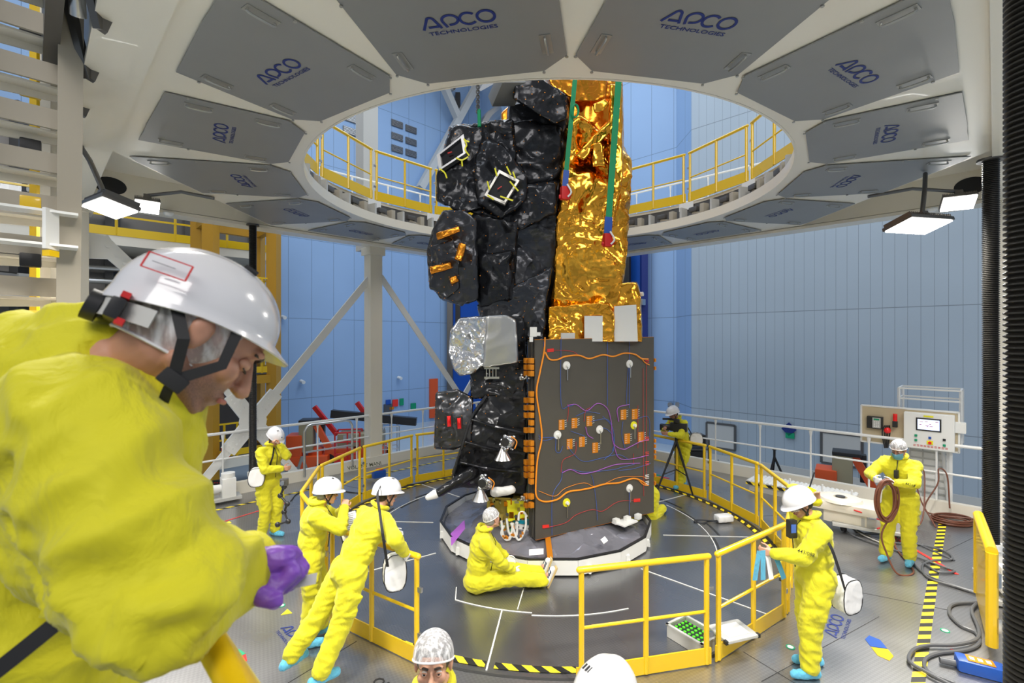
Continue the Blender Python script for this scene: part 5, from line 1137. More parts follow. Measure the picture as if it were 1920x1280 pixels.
# 2. man with glasses leaning on the rail, in profile
g = V((-2.12, 5.12, 0))
a = person('person with glasses and white helmet leaning on the left rail, chin on hand', g, 22, pelvis=(0.0, -0.02, 0.95), neck=(0.0, 0.05, 1.46), head=(0.0, 0.15, 1.59), hf=(-0.05, 1, -0.08), hu=(0, 0.15, 1),
           feet=((-0.10, 0.10, 0), (0.10, -0.06, 0)), kneeh=((0, 1, 0), (0, 1, 0)), hands=((-0.03, 0.32, 1.40), (0.05, 0.33, 1.43)), elbh=((-0.7, 0.4, -1), (0.9, 0.3, -1)), glasses=True, hairm='hairg', skin='skin', curl=(1.2, 1.2), seed=2.0, s=0.98)
# 3. man seen from behind, leaning far over the rail
g = V((-1.80, 4.50, 0))
a = person('person seen from behind leaning over the rail end with a white shoulder bag', g, 48, pelvis=(0.05, 0.28, 0.97), neck=(0.03, 0.60, 1.45), head=(0.04, 0.70, 1.60), hf=(0.25, 1, -0.12), hu=(0, 0.2, 1),
           feet=((-0.20, -0.32, 0), (0.16, -0.12, 0)), hands=((-0.10, 0.86, 1.12), (0.42, 0.66, 1.12)), elbh=((-1, 0.2, -1), (1, 0.1, -0.8)), gloves=(True, True), curl=(0.8, 0.8), seed=3.3, s=1.0, bulk=1.05)
a3 = a
hp = a['pel']+a['r0']*0.27+a['f0']*-0.02+V((0, 0, -0.02))
bag('white kidney-shaped bag hanging from the man leaning over the rail end', pix(740, 1071, 4.78), -65, (0.22, 0.10, 0.36),
    [pix(727, 1062, 4.66), pix(719, 1010, 4.50), pix(712, 960, 4.60), pix(708, 925, 4.72), pix(716, 908, 4.95)], V((a['nk'].x+0.1, a['nk'].y+0.5, 0)))
# 4. technician sitting on the deck in front of the ring stand
g = V((-0.46, 6.18, 0))
a = person('person in yellow coverall and hairnet sitting on the deck with legs stretched out', g, 12, pelvis=(0, 0, 0.145), neck=(0.02, 0.10, 0.72), head=(0.0, 0.20, 0.87), hf=(-0.55, 0.8, 0.05), hu=(-0.1, -0.12, 1),
           feet=((-0.06, 0.88, 0.02), (0.12, 0.87, 0.0)), kneeh=((0, 0, 1), (0, 0, 1)), footdir=((0.05, 0.35, 0.93), (0.1, 0.4, 0.9)), shoes=((0, -0.93, 0.35), (0, -0.9, 0.4)), hands=((-0.18, 0.42, 0.30), (0.14, 0.44, 0.27)), elbh=((-1, 0, -0.5), (1, -0.1, -0.6)),
           cap='net', hairm='hairg', gloves=(True, True), curl=(0.6, 0.8), seed=4.4, s=1.03, pocket=False)
# 5. technician behind the solar wing, on his knees
g = V((2.42, 8.75, 0))
a = person('person in yellow kneeling behind the lower right corner of the flat dark panel', g, 225, pelvis=(0, -0.10, 0.40), neck=(0.05, 0.42, 0.36), head=(0.12, 0.56, 0.42), hf=(0, 0.8, -0.5), hu=(0, 0.5, 0.8),
           feet=((-0.12, -0.42, 0.0), (0.12, -0.40, 0.0)), kneeh=((0, 1, -0.6), (0, 1, -0.6)), hands=((-0.12, 0.80, 0.06), (0.16, 0.50, 0.15)), elbh=((-1, 0, 0), (1, 0, 0)), cap='net', gloves=(True, True), seed=5.0, curl=(0.3, 0.6), pocket=False)
# 6. camera operator
g = V((3.66, 10.45, 0))
a = person('person in yellow coverall and white helmet bending to a video camera on a tripod', g, 205, pelvis=(0, -0.06, 0.95), neck=(0, 0.10, 1.48), head=(0.0, 0.22, 1.62), hf=(0.05, 1, -0.30), hu=(0, 0.3, 1),
           feet=((-0.08, 0.12, 0), (0.10, -0.14, 0)), hands=((-0.12, 0.46, 1.22), (0.05, 0.44, 1.30)), elbh=((-0.6, 0, -1), (0.8, 0, -1)), skin='skind', seed=6.1)
cg = a
bag('white bag with blue emblem worn at the hip of the camera operator', a['pel']+V((0.22, -0.18, 0.14)), 250, (0.26, 0.10, 0.26), [a['pel']+V((0.14, -0.14, 0.22)), a['pel']+V((0.0, -0.17, 0.42)), a['nk']+V((-0.05, -0.14, -0.05))], a['pel'])
# 7. man coiling a brown hose
g = V((5.60, 6.95, 0))
a = person('person in yellow coverall, hairnet and blue face mask coiling a brown hose', g, 218, pelvis=(0, 0, 0.95), neck=(0, 0.05, 1.49), head=(0.0, 0.12, 1.64), hf=(0.12, 0.85, -0.45), hu=(0, 0.42, 0.88),
           feet=((-0.10, 0.0, 0), (0.15, 0.12, 0)), hands=((-0.02, 0.40, 1.22), (0.20, 0.44, 1.24)), elbh=((-1, -0.3, -0.7), (1, -0.2, -0.7)), cap='net', mask=True, gloves=(True, True), skin='skind', curl=(1.1, 1.1), seed=7.7, bulk=1.0, s=1.0)
a7 = a
# 8. man with the radio
g = V((2.92, 4.68, 0))
a = person('person in white helmet pressing a yellow radio to his ear, papers in other hand', g, 178, pelvis=(0.0, -0.02, 0.94), neck=(0, 0.03, 1.46), head=(0, 0.12, 1.61), hf=(-0.05, 0.9, -0.42), hu=(0, 0.40, 0.9),
           feet=((-0.12, 0.10, 0), (0.08, -0.04, 0)), hands=((0.0, 0.42, 1.22), (-0.02, 0.02, 1.60)) if False else ((-0.12, 0.44, 1.18), (0.10, -0.10, 1.60)), elbh=((-0.6, -0.3, -1), (1, 0.3, 0.5)), goggles=True, skin='skin', curl=(0.9, 0.5), pn=(None, (-1, 0.2, 0)), hd=(None, (-0.25, 0.35, 0.9)), seed=8.2, bulk=1.08, s=1.0)
a8 = a
bag('white shoulder bag with black piping at the hip of the man holding the radio', a['pel']+V((0.22, -0.12, -0.14)), -70, (0.25, 0.14, 0.32), [pix(1584, 1105, 4.44), pix(1572, 1065, 4.40), pix(1556, 1022, 4.42), pix(1538, 1003, 4.52), pix(1522, 994, 4.66)], a['pel'])
# 9. hairnet man at the bottom edge, looking at the camera
g = V((-0.365, 2.26, 0.0))
a = person('person with white hairnet looking straight up at the camera, cut off by the bottom edge', g, -85, head=(0, 0.05, 1.712), neck=(0, 0, 1.54), hf=(0.02, 1, 0.10), hu=(0, -0.10, 1), cap='net', skin='skin', vox=0.006, seed=9.0, s=1.0)
# 10. helmet man at the bottom edge
g = V((0.47, 2.08, 0.0))
a = person('person whose white helmet with blue emblem shows at the bottom edge', g, 222, head=(0, 0.10, 1.695), neck=(0, 0, 1.55), hf=(0.10, 1, -0.25), hu=(0, 0.25, 1), seed=10.0, mark=True, skin='skind')

# ================================================================== FOREGROUND GALLERY
DZ = 1.65
mb = MB(); mb.prism([V((-2.0, 2.2, DZ-0.05)), V((1.5, -1.3, DZ-0.05)), V((0.2, -2.6, DZ-0.05)), V((-3.3, 0.9, DZ-0.05))], (0, 0, 0.05))
for x, y in ((-1.9, 2.0), (1.2, -1.1), (-0.35, 0.45)): mb.box((x-0.15, y-0.15, (DZ-0.05)/2), (0.08, 0.08, DZ-0.05), 45)
struct('floor_gallery', mb, 'dsteel')
t = thing('gallery_rail', 'thick yellow rail in the foreground that the nearest man leans on', 'guard rail', (-0.35, 0.63, DZ)); dd = V((1, -1, 0)).normalized(); r0_ = V((-0.46, 0.74, DZ))
mb = MB(); mb.tube([r0_-dd*1.85+V((0, 0, 1.085)), r0_+dd*2.2+V((0, 0, 1.085))], 0.0215, 16); mb.build('top_rail', 'yrail', t)
mb = MB(); mb.tube([r0_-dd*1.85+V((0, 0, 0.55)), r0_+dd*2.2+V((0, 0, 0.55))], 0.016, 12); mb.build('mid_rail', 'yrail', t)
for q in (-1.85, -0.96, 0.9, 2.2): mb = MB(); mb.tube([r0_+dd*q, r0_+dd*q+V((0, 0, 1.07))], 0.0215, 14); mb.build('post', 'yrail', t)
# ---- nearest man, leaning on the rail
HO_ = V((-0.030, 0, 0.005)); H = pix(382, 636, 0.885); HF = V((0.604, 0.413, -0.682)).normalized(); HR = HF.cross(V((0.503, 0.465, 0.728))).normalized(); HU = HR.cross(HF); B = (HR, HF, HU); s = 1.04
mb = MB(); P = head_parts(mb, H, B, s); nk = pix(235, 700, 0.88)
mb.cap(nk, H-HF*0.035-HU*0.05, 0.070, 0.062, 20); mb.cap(nk, pix(60, 900, 0.95), 0.10, 0.12); mb.cap(pix(60, 900, 0.95), pix(-40, 1360, 0.88), 0.12, 0.12)
shR = pix(150, 790, 0.76); elR = pix(305, 1115, 0.67); wrR = pix(450, 1062, 0.84); mb.cap(nk, shR, 0.06, 0.06); mb.cap(shR, elR, 0.045, 0.04); mb.cap(elR, wrR, 0.038, 0.027)
hx, ax_ = V((1, 0.28, 0.10)).normalized(), V((0.05, -0.45, -1))
pel = pix(-40, 1360, 0.88)
for q in (-1, 1): mb.cap(pel, pel+V((-0.05, 0.10*q, -0.42)), 0.09, 0.06); mb.cap(pel+V((-0.05, 0.10*q, -0.42)), V((pel.x-0.02, pel.y+0.10*q, DZ+0.06)), 0.06, 0.045)
mb.cap(pix(150, 640, 1.05), pix(250, 1000, 1.10), 0.045, 0.04); mb.cap(pix(250, 1000, 1.10), pix(330, 1110, 0.98), 0.035, 0.03)
me = remesh(mb.bm, 0.0045, 2)
sc = [(P(0.033*q, 0.088, 0.006), np.array(HF)*-0.016, 0.016) for q in (-1, 1)]+[(P(0.07*q, 0.03, -0.045), np.array(HR)*q*-0.006, 0.03) for q in (-1, 1)]; sculpt(me, sc)
# skin with a stubble shadow grown on jaw and lip: real short hair colour, placed by the head's own shape
skm = mat('stubbled_skin', (0.50, 0.25, 0.165), 0.5, 0.0, sss=0.06); nt = skm.node_tree; b_ = nt.nodes['Principled BSDF']
at_ = nt.nodes.new('ShaderNodeAttribute'); at_.attribute_name = 'beard'; ns_ = nt.nodes.new('ShaderNodeTexNoise'); ns_.inputs['Scale'].default_value = 420; ns_.inputs['Detail'].default_value = 3
mu = nt.nodes.new('ShaderNodeMath'); mu.operation = 'MULTIPLY'; nt.links.new(at_.outputs['Fac'], mu.inputs[0]); nt.links.new(ns_.outputs['Fac'], mu.inputs[1])
mx_ = nt.nodes.new('ShaderNodeMix'); mx_.data_type = 'RGBA'; mx_.inputs[6].default_value = (0.50, 0.25, 0.165, 1); mx_.inputs[7].default_value = (0.055, 0.035, 0.03, 1)
nt.links.new(mu.outputs[0], mx_.inputs[0]); nt.links.new(mx_.outputs[2], b_.inputs['Base Color'])
co = get_co(me); L0 = V((pel.x, pel.y, DZ)); beard = np.zeros(len(co), dtype=np.float32)
Hn = np.array(H); rel = (co-Hn)/s; fx = rel@np.array(HF); ux = rel@np.array(HU); rx_ = rel@np.array(HR)
jaw = np.clip((-0.030-ux)/0.02, 0, 1)*np.clip((ux+0.14)/0.02, 0, 1)*np.clip((fx+0.01)/0.03, 0, 1)*(np.linalg.norm(rel, axis=1) < 0.17); nose = (fx > 0.092)&(ux > -0.05); jaw[nose] = 0; beard[:] = jaw
attr = me.attributes.new('beard', 'FLOAT', 'POINT'); attr.data.foreach_set('value', beard)
man = link('person', me, skm, None, True, loc=L0, angle=180); tag(man, 'nearest person, large at left, in yellow with white helmet and purple glove', 'person')
face_details(man, P, B, s, 'skin', 'hair', eyes=False)
mb = MB(); mb.ell(H+HO_*0.6+(HF*-0.022+HU*0.032)*s, (0.077*s, 0.092*s, 0.088*s), B, 24); mb.build('hair', 'hair', man)
def tiltB(B, deg): q = Matrix.Rotation(R(deg), 3, B[0]); return (B[0], q @ B[1], q @ B[2])
Bt = tiltB(B, 19); HS_ = 0.955; HO_ = V((-0.030, 0, 0.005)); hm = helmet(man, H+HO_, Bt, HS_, False, label='glossy white safety helmet seen from its right side')
# ridges, rim sticker, straps, ratchet
def Q(x, y, z): return H+HO_+(Bt[0]*x+Bt[1]*y+Bt[2]*z)*HS_
for q in (1, -1):
    ch = P(0.045*q, 0.035, -0.118); mb = MB()
    a_, b2_, c_ = Q(0.106*q, 0.062, 0.030), Q(0.100*q, -0.040, 0.032), P(0.076*q, 0.012, -0.085)
    mb.ribbon([b2_, P(0.098*q, -0.022, -0.03), c_], 0.018, HR*q, 0.003); mb.ribbon([a_, P(0.092*q, 0.045, -0.025), c_], 0.018, HR*q, 0.003); mb.ribbon(smoothpath([c_, P(0.066*q, 0.02, -0.105), P(0.03*q, 0.035, -0.13), P(0, 0.04, -0.135)], 3), 0.016, HR*q, 0.003)
    mb.box(c_+HR*q*0.004, (0.012, 0.042, 0.026), B, 0.004); mb.build('chin_strap', 'strap', hm, label='black webbing chin strap')
mb = MB(); mb.ribbon([Q(0.119*math.sin(a), 0.14*math.cos(a), -0.005) for a in np.linspace(2.0, 3.9, 12)], 0.03, [(Bt[0]*math.sin(a)+Bt[1]*math.cos(a)) for a in np.linspace(2.0, 3.9, 12)], 0.003)
hb = mb.build('headband', 'greybox', hm, label='grey-green rear headband'); mb = MB(); mb.box(Q(0.075, -0.112, -0.008), (0.07, 0.02, 0.035), (Bt[0], Bt[1], Bt[2]), 0.006); mb.cyl(Q(0.02, -0.135, -0.008), Q(0.02, -0.155, -0.008), 0.026, 18); mb.build('ratchet', 'black', hb)
MB().box(Q(0.088, -0.108, 0.018), (0.03, 0.012, 0.010), Bt).build('red_clip', 'red', hb); MB().box(Q(0.094, -0.098, -0.026), (0.03, 0.012, 0.010), Bt).build('red_clip', 'red', hb)
a0 = Q(0.112, -0.075, 0.083); ex_ = (Bt[1]*0.98+Bt[0]*0.45).normalized(); ey_ = (Bt[2]*0.93-Bt[0]*0.30).normalized(); n_ = ex_.cross(ey_); n_ = n_ if n_.dot(Bt[0]) > 0 else -n_
mb = MB()
for p_, q_ in (((-1, -1), (1, -1)), ((1, -1), (1, 1)), ((1, 1), (-1, 1)), ((-1, 1), (-1, -1))):
    mb.beam(a0+n_*0.008+ex_*0.034*p_[0]+ey_*0.015*p_[1], a0+n_*0.008+ex_*0.034*q_[0]+ey_*0.015*q_[1], 0.0025, 0.002)
mb.build('sticker_border', 'red', hm, False); mb = MB(); mb.beam(a0+n_*0.009-ex_*0.022, a0+n_*0.009+ex_*0.012, 0.005, 0.001); mb.build('sticker_print', 'gcable', hm, False)
hairnet(man, H+HO_*0.8-HF*0.008, B, s*0.925)
mb = MB(); rows = []; aa = np.linspace(R(32), R(328), 44)
for j in range(7):
    z_ = 0.045-0.016*j; rows.append([mb.bm.verts.new(H+HO_*0.5+(B[0]*(0.0905-0.0005*j*j+0.0012*math.sin(a*23))*math.sin(a)+B[1]*((0.108-0.0012*j*j*0.6)*math.cos(a)-0.016)+B[2]*(z_+0.012*math.cos(a)))*s) for a in aa])
for j in range(6):
    for k_ in range(43): mb.bm.faces.new((rows[j][k_], rows[j][k_+1], rows[j+1][k_+1], rows[j+1][k_]))
edge = [v.co.copy() for v in rows[-1]]; nt_ = mb.build('hairnet', 'net', man, label='white hairnet edge below the helmet', angle=180)
mb = MB(); mb.tube(edge, 0.0028, 6); mb.build('elastic_band', 'glove', nt_)
# jacket
mb = MB()
mb.cap(pix(-170, 1010, 1.02), pix(105, 770, 0.93), 0.25, 0.195, 30); mb.cap(pix(60, 880, 0.90), pix(20, 1420, 0.87), 0.17, 0.185, 30)
mb.cap(shR+V((0.0, 0, 0.0)), elR, 0.106, 0.083, 28); mb.cap(elR, pix(452, 1062, 0.84), 0.083, 0.050, 24); mb.cap(pix(100, 880, 0.80), pix(255, 1075, 0.74), 0.12, 0.09, 24)
mb.cap(pix(172, 668, 0.88), pix(262, 850, 0.86), 0.100, 0.105, 24); mb.cap(pix(172, 668, 0.88), pix(120, 720, 0.98), 0.10, 0.14, 24); mb.cap(pix(196, 640, 0.90), pix(280, 790, 0.87), 0.070, 0.085, 24); mb.cap(pix(186, 626, 0.875), pix(275, 765, 0.845), 0.062, 0.075, 24)
mb.cap(pix(150, 650, 1.08), pix(240, 990, 1.13), 0.08, 0.07); mb.cap(pix(240, 990, 1.13), pix(330, 1100, 1.0), 0.07, 0.055)
me = remesh(mb.bm, 0.0095, 8, 0.5)
co = get_co(me); no = get_no(me); out = co.copy(); eN = np.array(elR)
for i in range(len(co)):
    p = V(co[i]); w = noise.noise_vector(p*4.0)*0.06; q = p+w; de = (p-elR).length; k = 1.0+1.3*math.exp(-(de/0.16)**2)
    n1 = 1-2.2*abs(noise.noise(V((q.x*6+q.z*9, q.y*7, q.z*7-q.x*5)))); n2 = 1-2*abs(noise.noise(V((q.x*16, q.y*14, q.z*22+4))))
    n3 = 1-2.4*abs(noise.noise(V((q.x*11+q.z*14, q.y*9, q.z*9-q.x*12))))
    out[i] = co[i]+no[i]*(0.013*k*(n1-0.5)+0.0075*k*n3+0.0022*n2)
set_co(me, out)
ck = link('coverall', me, 'suit', man, True, 'bright yellow coverall jacket', angle=180)
cp = pix(455, 1060, 0.84); cd = (cp-elR).normalized(); cb = basis(cd)
mb = MB(); rows = []
for r_, h_ in ((0.049, -0.03), (0.052, 0.0), (0.055, 0.02), (0.051, 0.022), (0.040, 0.0)): rows.append((r_, h_))
mb.lathe(rows, cp, cd, 28); mb.build('cuff', 'suit', ck)
for pts in ([pix(100, 590, 0.74), pix(180, 640, 0.745), pix(232, 700, 0.755)], ):
    pass
mb = MB(); [mb.cap(a_, b2_, 0.093, 0.075) for a_, b2_ in ((pel+V((0, 0.08, 0)), pel+V((-0.05, 0.13, -0.42))), (pel+V((0, -0.08, 0)), pel+V((-0.05, -0.13, -0.42))))]
for q in (-1, 1): mb.cap(pel+V((-0.05, 0.12*q, -0.42)), V((pel.x-0.02, pel.y+0.10*q, DZ+0.12)), 0.09, 0.08)
me = remesh(mb.bm, 0.016, 4); folds(me, 0.012, seed=3); link('trousers', me, 'suit', man, angle=180)
for q in (-1, 1): mb = MB(); f_ = V((pel.x-0.02, pel.y+0.10*q, DZ+0.055)); mb.cap(f_-V((0.05, 0, 0)), f_+V((0.16, 0, 0)), 0.05, 0.045); mb.build('shoe_cover', 'bluecover', man)
# gloved hand
mb = MB(); wv = pix(452, 1062, 0.845)
mb.cap(wv-hx*0.05, wv+hx*0.02, 0.036, 0.036, 18)
dn = V((0.0, -0.42, -0.91)).normalized(); ac = hx.cross(dn).normalized(); ac = ac if ac.y < 0 else -ac        # ac: towards the viewer (thumb side)
for t_ in (-1, -0.33, 0.33, 1): mb.cap(wv+hx*0.01+ac*t_*0.018, wv+hx*0.075+ac*t_*0.031, 0.030, 0.021, 14)
for i, (t_, L_) in enumerate(((1, 0.95), (0.36, 1.05), (-0.3, 1.0), (-0.95, 0.82))):
    p = wv+hx*0.078+ac*t_*0.031
    for j, (l, rr_) in enumerate(((0.036, 0.0140), (0.026, 0.0130), (0.020, 0.012))):
        a_ = R((58, 140, 215)[j]-4*i); q = p+(hx*math.cos(a_)+dn*math.sin(a_))*l*L_; mb.cap(p, q, rr_, rr_*0.94, 12); p = q
p = wv+hx*0.022+ac*0.030+dn*0.012
for l, d_, rr_ in ((0.030, hx*0.35+ac*0.35+dn*0.8, 0.019), (0.026, hx*0.75+ac*0.05+dn*0.6, 0.0165), (0.020, hx*0.9-ac*0.1+dn*0.4, 0.015)):
    q = p+d_.normalized()*l; mb.cap(p, q, rr_, rr_*0.92, 12); p = q
me = remesh(mb.bm, 0.0032, 3); folds(me, 0.0016, (40, 40, 60), 3); link('glove', me, 'purple', man, True, 'purple nitrile glove on the right hand', angle=180)
t = tag(MB().box(wv+hx*0.106+dn*0.045, (0.050, 0.0015, 0.018), (hx, dn.cross(hx), dn)).build('card', 'greybox', None, False, loc=wv+hx*0.128+dn*0.045), 'small grey card held between the fingers of the purple glove', 'card')
# black bag strap across his coat
t = thing('bag_strap', 'black bag strap hanging across the yellow coat of the nearest man', 'strap', pix(100, 1170, 0.70)); mb = MB()
mb.ribbon(smoothpath([pix(205, 1070, 0.70), pix(150, 1130, 0.685), pix(60, 1205, 0.67), pix(-60, 1300, 0.66)], 5), 0.022, (0.1, -1, 0.1), 0.003); mb.build('webbing', 'strap', t, False)
# second man beside him, only his helmet shows
person('person behind the nearest man, only his white helmet in view at the left edge', (-1.36, 1.46, DZ), 120, pelvis=(0, -0.15, 0.93), neck=(0.0, 0.0, 1.33), head=(0.0, 0.06, 1.47), hf=(0.0, 0.9, -0.35), hu=(0, 0.3, 0.95), seed=11, vox=0.012)

# ================================================================== PROPS ON THE LOWER DECK
def T(name, label, cat, loc, group=None): return thing(name, label, cat, loc, group)
Z = V((0, 0, 1))
# crate with lime foam
c = V((1.92, 5.12, 0)); e1 = V((0.55, -0.83, 0)).normalized(); e2 = V((e1.y, -e1.x, 0))*-1; t = T('crate', 'open grey plastic crate with black and lime green foam behind the nearest rail section', 'crate', c)
w_, d_, h_ = 0.42, 0.30, 0.13; mb = MB()
for sg in (-1, 1): mb.box(c+e1*w_/2*sg+Z*h_/2, (0.015, d_, h_), (e1, e2, Z)); mb.box(c+e2*d_/2*sg+Z*h_/2, (w_, 0.015, h_), (e1, e2, Z)); mb.box(c+e1*w_/2*sg+Z*h_, (0.03, d_+0.03, 0.02), (e1, e2, Z)); mb.box(c+e2*d_/2*sg+Z*h_, (w_+0.03, 0.03, 0.02), (e1, e2, Z))
mb.box(c+Z*0.008, (w_, d_, 0.015), (e1, e2, Z)); mb.build('box', 'greybox', t, False)
mb = MB(); mb.box(c+Z*0.08, (w_-0.03, d_-0.03, 0.02), (e1, e2, Z)); fm = mb.build('foam', 'black', t, False); mb = MB()
for i in range(7):
    for j in range(5): mb.cyl(c+e1*(-0.17+0.055*i)+e2*(-0.11+0.055*j)+Z*0.085, c+e1*(-0.17+0.055*i)+e2*(-0.11+0.055*j)+Z*0.10, 0.016, 8)
mb.build('foam_tips', 'lime', fm)
c = polar(-60, RO-0.10, 0.19)+V((-0.04, -0.06, 0)); t = T('lid_tray', 'grey lid with a sheet of paper leaning on the toe board of the near rail', 'tray', c-Z*0.02); Bx = (V((0.95, 0.3, 0)), V((-0.3, 0.95, 0)), Z)
MB().box(c, (0.40, 0.30, 0.03), Bx, 0.01).build('lid', 'greybox', t); MB().box(c+Z*0.018, (0.26, 0.20, 0.003), Bx).build('paper', 'paper', t, False); mb = MB(); [mb.box(c+Bx[0]*0.2*q-Bx[1]*0.13, (0.03, 0.04, 0.035), Bx) for q in (-1, 1)]; mb.build('clips', 'black', t)
# white pouch with black strap on the disc
c = fpt(1357, 978)+Z*0.07; t = T('pouch', 'small white pouch with black strap lying on the round deck beyond the satellite', 'bag', c-Z*0.07); mb = MB(); mb.box(c, (0.30, 0.18, 0.12), 10, 0.04); me = remesh(mb.bm, 0.012, 3); folds(me, 0.005, (9, 9, 9)); link('body', me, 'bag', t)
mb = MB(); mb.ribbon(smoothpath([c+V((-0.13, -0.08, -0.02)), c+V((-0.28, -0.02, -0.06)), c+V((-0.42, -0.10, -0.06)), c+V((-0.52, -0.02, -0.06)), c+V((-0.42, 0.06, -0.06)), c+V((-0.15, -0.12, -0.02))], 5), 0.03, (0, -0.4, 1), 0.004); mb.build('strap', 'strap', t, False)
# clamp arm on the left rail
c = V((-3.00, 6.35, 1.05)); t = T('clamp_arm', 'black articulated clamp arm with small camera on the left rail', 'clamp', c); rr = random.Random(4); mb = MB(); pts = [c+V((0.05, -0.1, 0.25)), c+V((-0.02, -0.06, 0.12)), c+V((0.08, -0.08, 0.02)), c+V((0.02, -0.04, -0.10)), c+V((0.10, -0.1, -0.2)), c+V((-0.06, -0.05, -0.26))]
mb.tube(pts, 0.016, 8); [mb.ell(p, (0.035, 0.03, 0.035), None, 10) for p in pts]; mb.build('arm', 'black', t); MB().box(pts[0]+Z*0.06, (0.10, 0.07, 0.09), 20, 0.01).build('camera_head', 'dsteel', t); MB().cyl(pts[0]+V((0, -0.035, 0.06)), pts[0]+V((0, -0.06, 0.06)), 0.028, 14).build('lens', 'steel', t)
# notes held on the rail
c = pix(655, 985, 5.45); t = T('clipboard', 'clipboard with printed sheets on the rail between the two leaning men', 'clipboard', c); Bx = (V((0.75, 0.65, 0)).normalized(), V((-0.45, 0.5, 0.7)).normalized(), V((0.45, -0.5, 0.72)).normalized())
MB().box(c-Bx[2]*0.006, (0.25, 0.34, 0.008), Bx).build('board', 'black', t, False); MB().box(c, (0.23, 0.31, 0.004), Bx).build('sheet', 'paper', t, False); mb = MB(); [mb.box(c+Bx[1]*(0.13-0.022*k)+Bx[2]*0.003, (0.18-0.02*(k % 3), 0.005, 0.001), Bx) for k in range(12)]; mb.build('printed_lines', 'suitline', t, False)
# ---- camera on tripod
c = pix(1268, 800, 10.25); t = T('video_camera', 'black broadcast video camera on a tripod in front of its bending operator', 'camera', c); Bx = (V((0.45, 0.9, 0)).normalized(), V((-0.9, 0.45, 0)).normalized(), Z)
MB().box(c+Bx[1]*-0.05, (0.14, 0.34, 0.17), Bx, 0.015).build('body', 'black', t); MB().cyl(c+Bx[1]*0.1+Z*-0.02, c+Bx[1]*0.27+Z*-0.02, 0.065, 18).build('zoom_lens', 'black', t); MB().box(c+Bx[1]*0.30-Z*0.02, (0.15, 0.06, 0.12), Bx, 0.01).build('matte_box', 'black', t)
MB().box(c+Bx[1]*0.05+Z*0.15, (0.05, 0.22, 0.04), Bx, 0.01).build('handle', 'black', t); MB().cyl(c+Bx[1]*0.28+Z*0.15, c+Bx[1]*0.08+Z*0.16, 0.022, 10).build('microphone', 'black', t); MB().box(c+Bx[1]*-0.04+Z*0.13-V((0.05, 0.05, 0)), (0.07, 0.12, 0.07), Bx, 0.01).build('viewfinder', 'black', t); MB().box(c+Bx[1]*0.16+Z*0.10-V((0, 0.07, 0)), (0.015, 0.015, 0.03), Bx).build('tally_light', 'redlamp', t)
def tripod(label, top, feet, r=0.014):
    t = T('tripod', label, 'tripod', V((top.x, top.y, feet[0].z))); MB().cyl(top-Z*0.22, top, 0.03, 12).build('head', 'black', t); MB().cyl(top-Z*0.02, top+Z*0.01, 0.05, 12).build('mount_plate', 'black', t)
    for f in feet: mb = MB(); a = top-Z*0.2; mb.tube([a, a.lerp(f, 0.5)], r*1.3, 8); mb.tube([a.lerp(f, 0.48), f], r, 8); mb.build('leg', 'black', t)
    mb = MB(); cc = V((top.x, top.y, feet[0].z+0.45)); [mb.tube([cc, (top-Z*0.2).lerp(f, 0.66)], r*0.6, 6) for f in feet]; mb.build('spreader', 'black', t); return t
tp = c-Z*0.09; tripod('camera tripod with black legs, standing behind the rail by the camera operator', tp, [V((tp.x-0.45, tp.y-0.1, 0)), V((tp.x+0.25, tp.y-0.28, 0)), V((tp.x+0.12, tp.y+0.42, 0))], 0.02)
tp = pix(1452, 842, 12.6); tripod('small empty black tripod outside the far right handrail', tp, [V((tp.x-0.55, tp.y-0.1, FZ)), V((tp.x+0.75, tp.y-0.3, FZ)), V((tp.x+0.1, tp.y+0.5, FZ))], 0.022)
# ---- equipment behind the operator, outside the handrail
c = V((4.9, 13.0, FZ)); t = T('equipment_rack', 'dark equipment rack behind the camera operator', 'rack', c); mb = MB(); [mb.box(c+V((dx, dy, 1.2)), (0.04, 0.04, 2.4)) for dx in (-0.3, 0.3) for dy in (-0.25, 0.25)]; [mb.box(c+V((0, 0, z)), (0.64, 0.54, 0.03)) for z in (0.1, 0.9, 1.6, 2.1)]; mb.build('frame', 'dsteel', t, False); MB().box(c+V((0, 0, 1.85)), (0.5, 0.4, 0.4), None, 0.02).build('unit', 'black', t); MB().box(c+V((0.05, 0, 2.32)), (0.4, 0.35, 0.3), None, 0.02).build('monitor', 'black', t)
c = V((5.35, 12.75, FZ)); t = T('extinguisher', 'tall red wheeled fire extinguisher behind the camera operator', 'fire extinguisher', c); MB().lathe([(0, 0.2), (0.2, 0.2), (0.22, 0.3), (0.22, 1.45), (0.14, 1.62), (0.05, 1.7), (0, 1.7)], c, n=24).build('cylinder', 'red', t); MB().tube([c+V((0.0, 0, 1.7)), c+V((0.05, -0.1, 1.85)), c+V((0.2, -0.2, 1.6)), c+V((0.24, -0.15, 0.8))], 0.02, 8).build('hose', 'black', t); mb = MB(); [mb.cyl(c+V((-0.24*q, 0, 0.15)), c+V((-0.30*q, 0, 0.15)), 0.15, 20) for q in (-1, 1)]; mb.build('wheels', 'black', t)
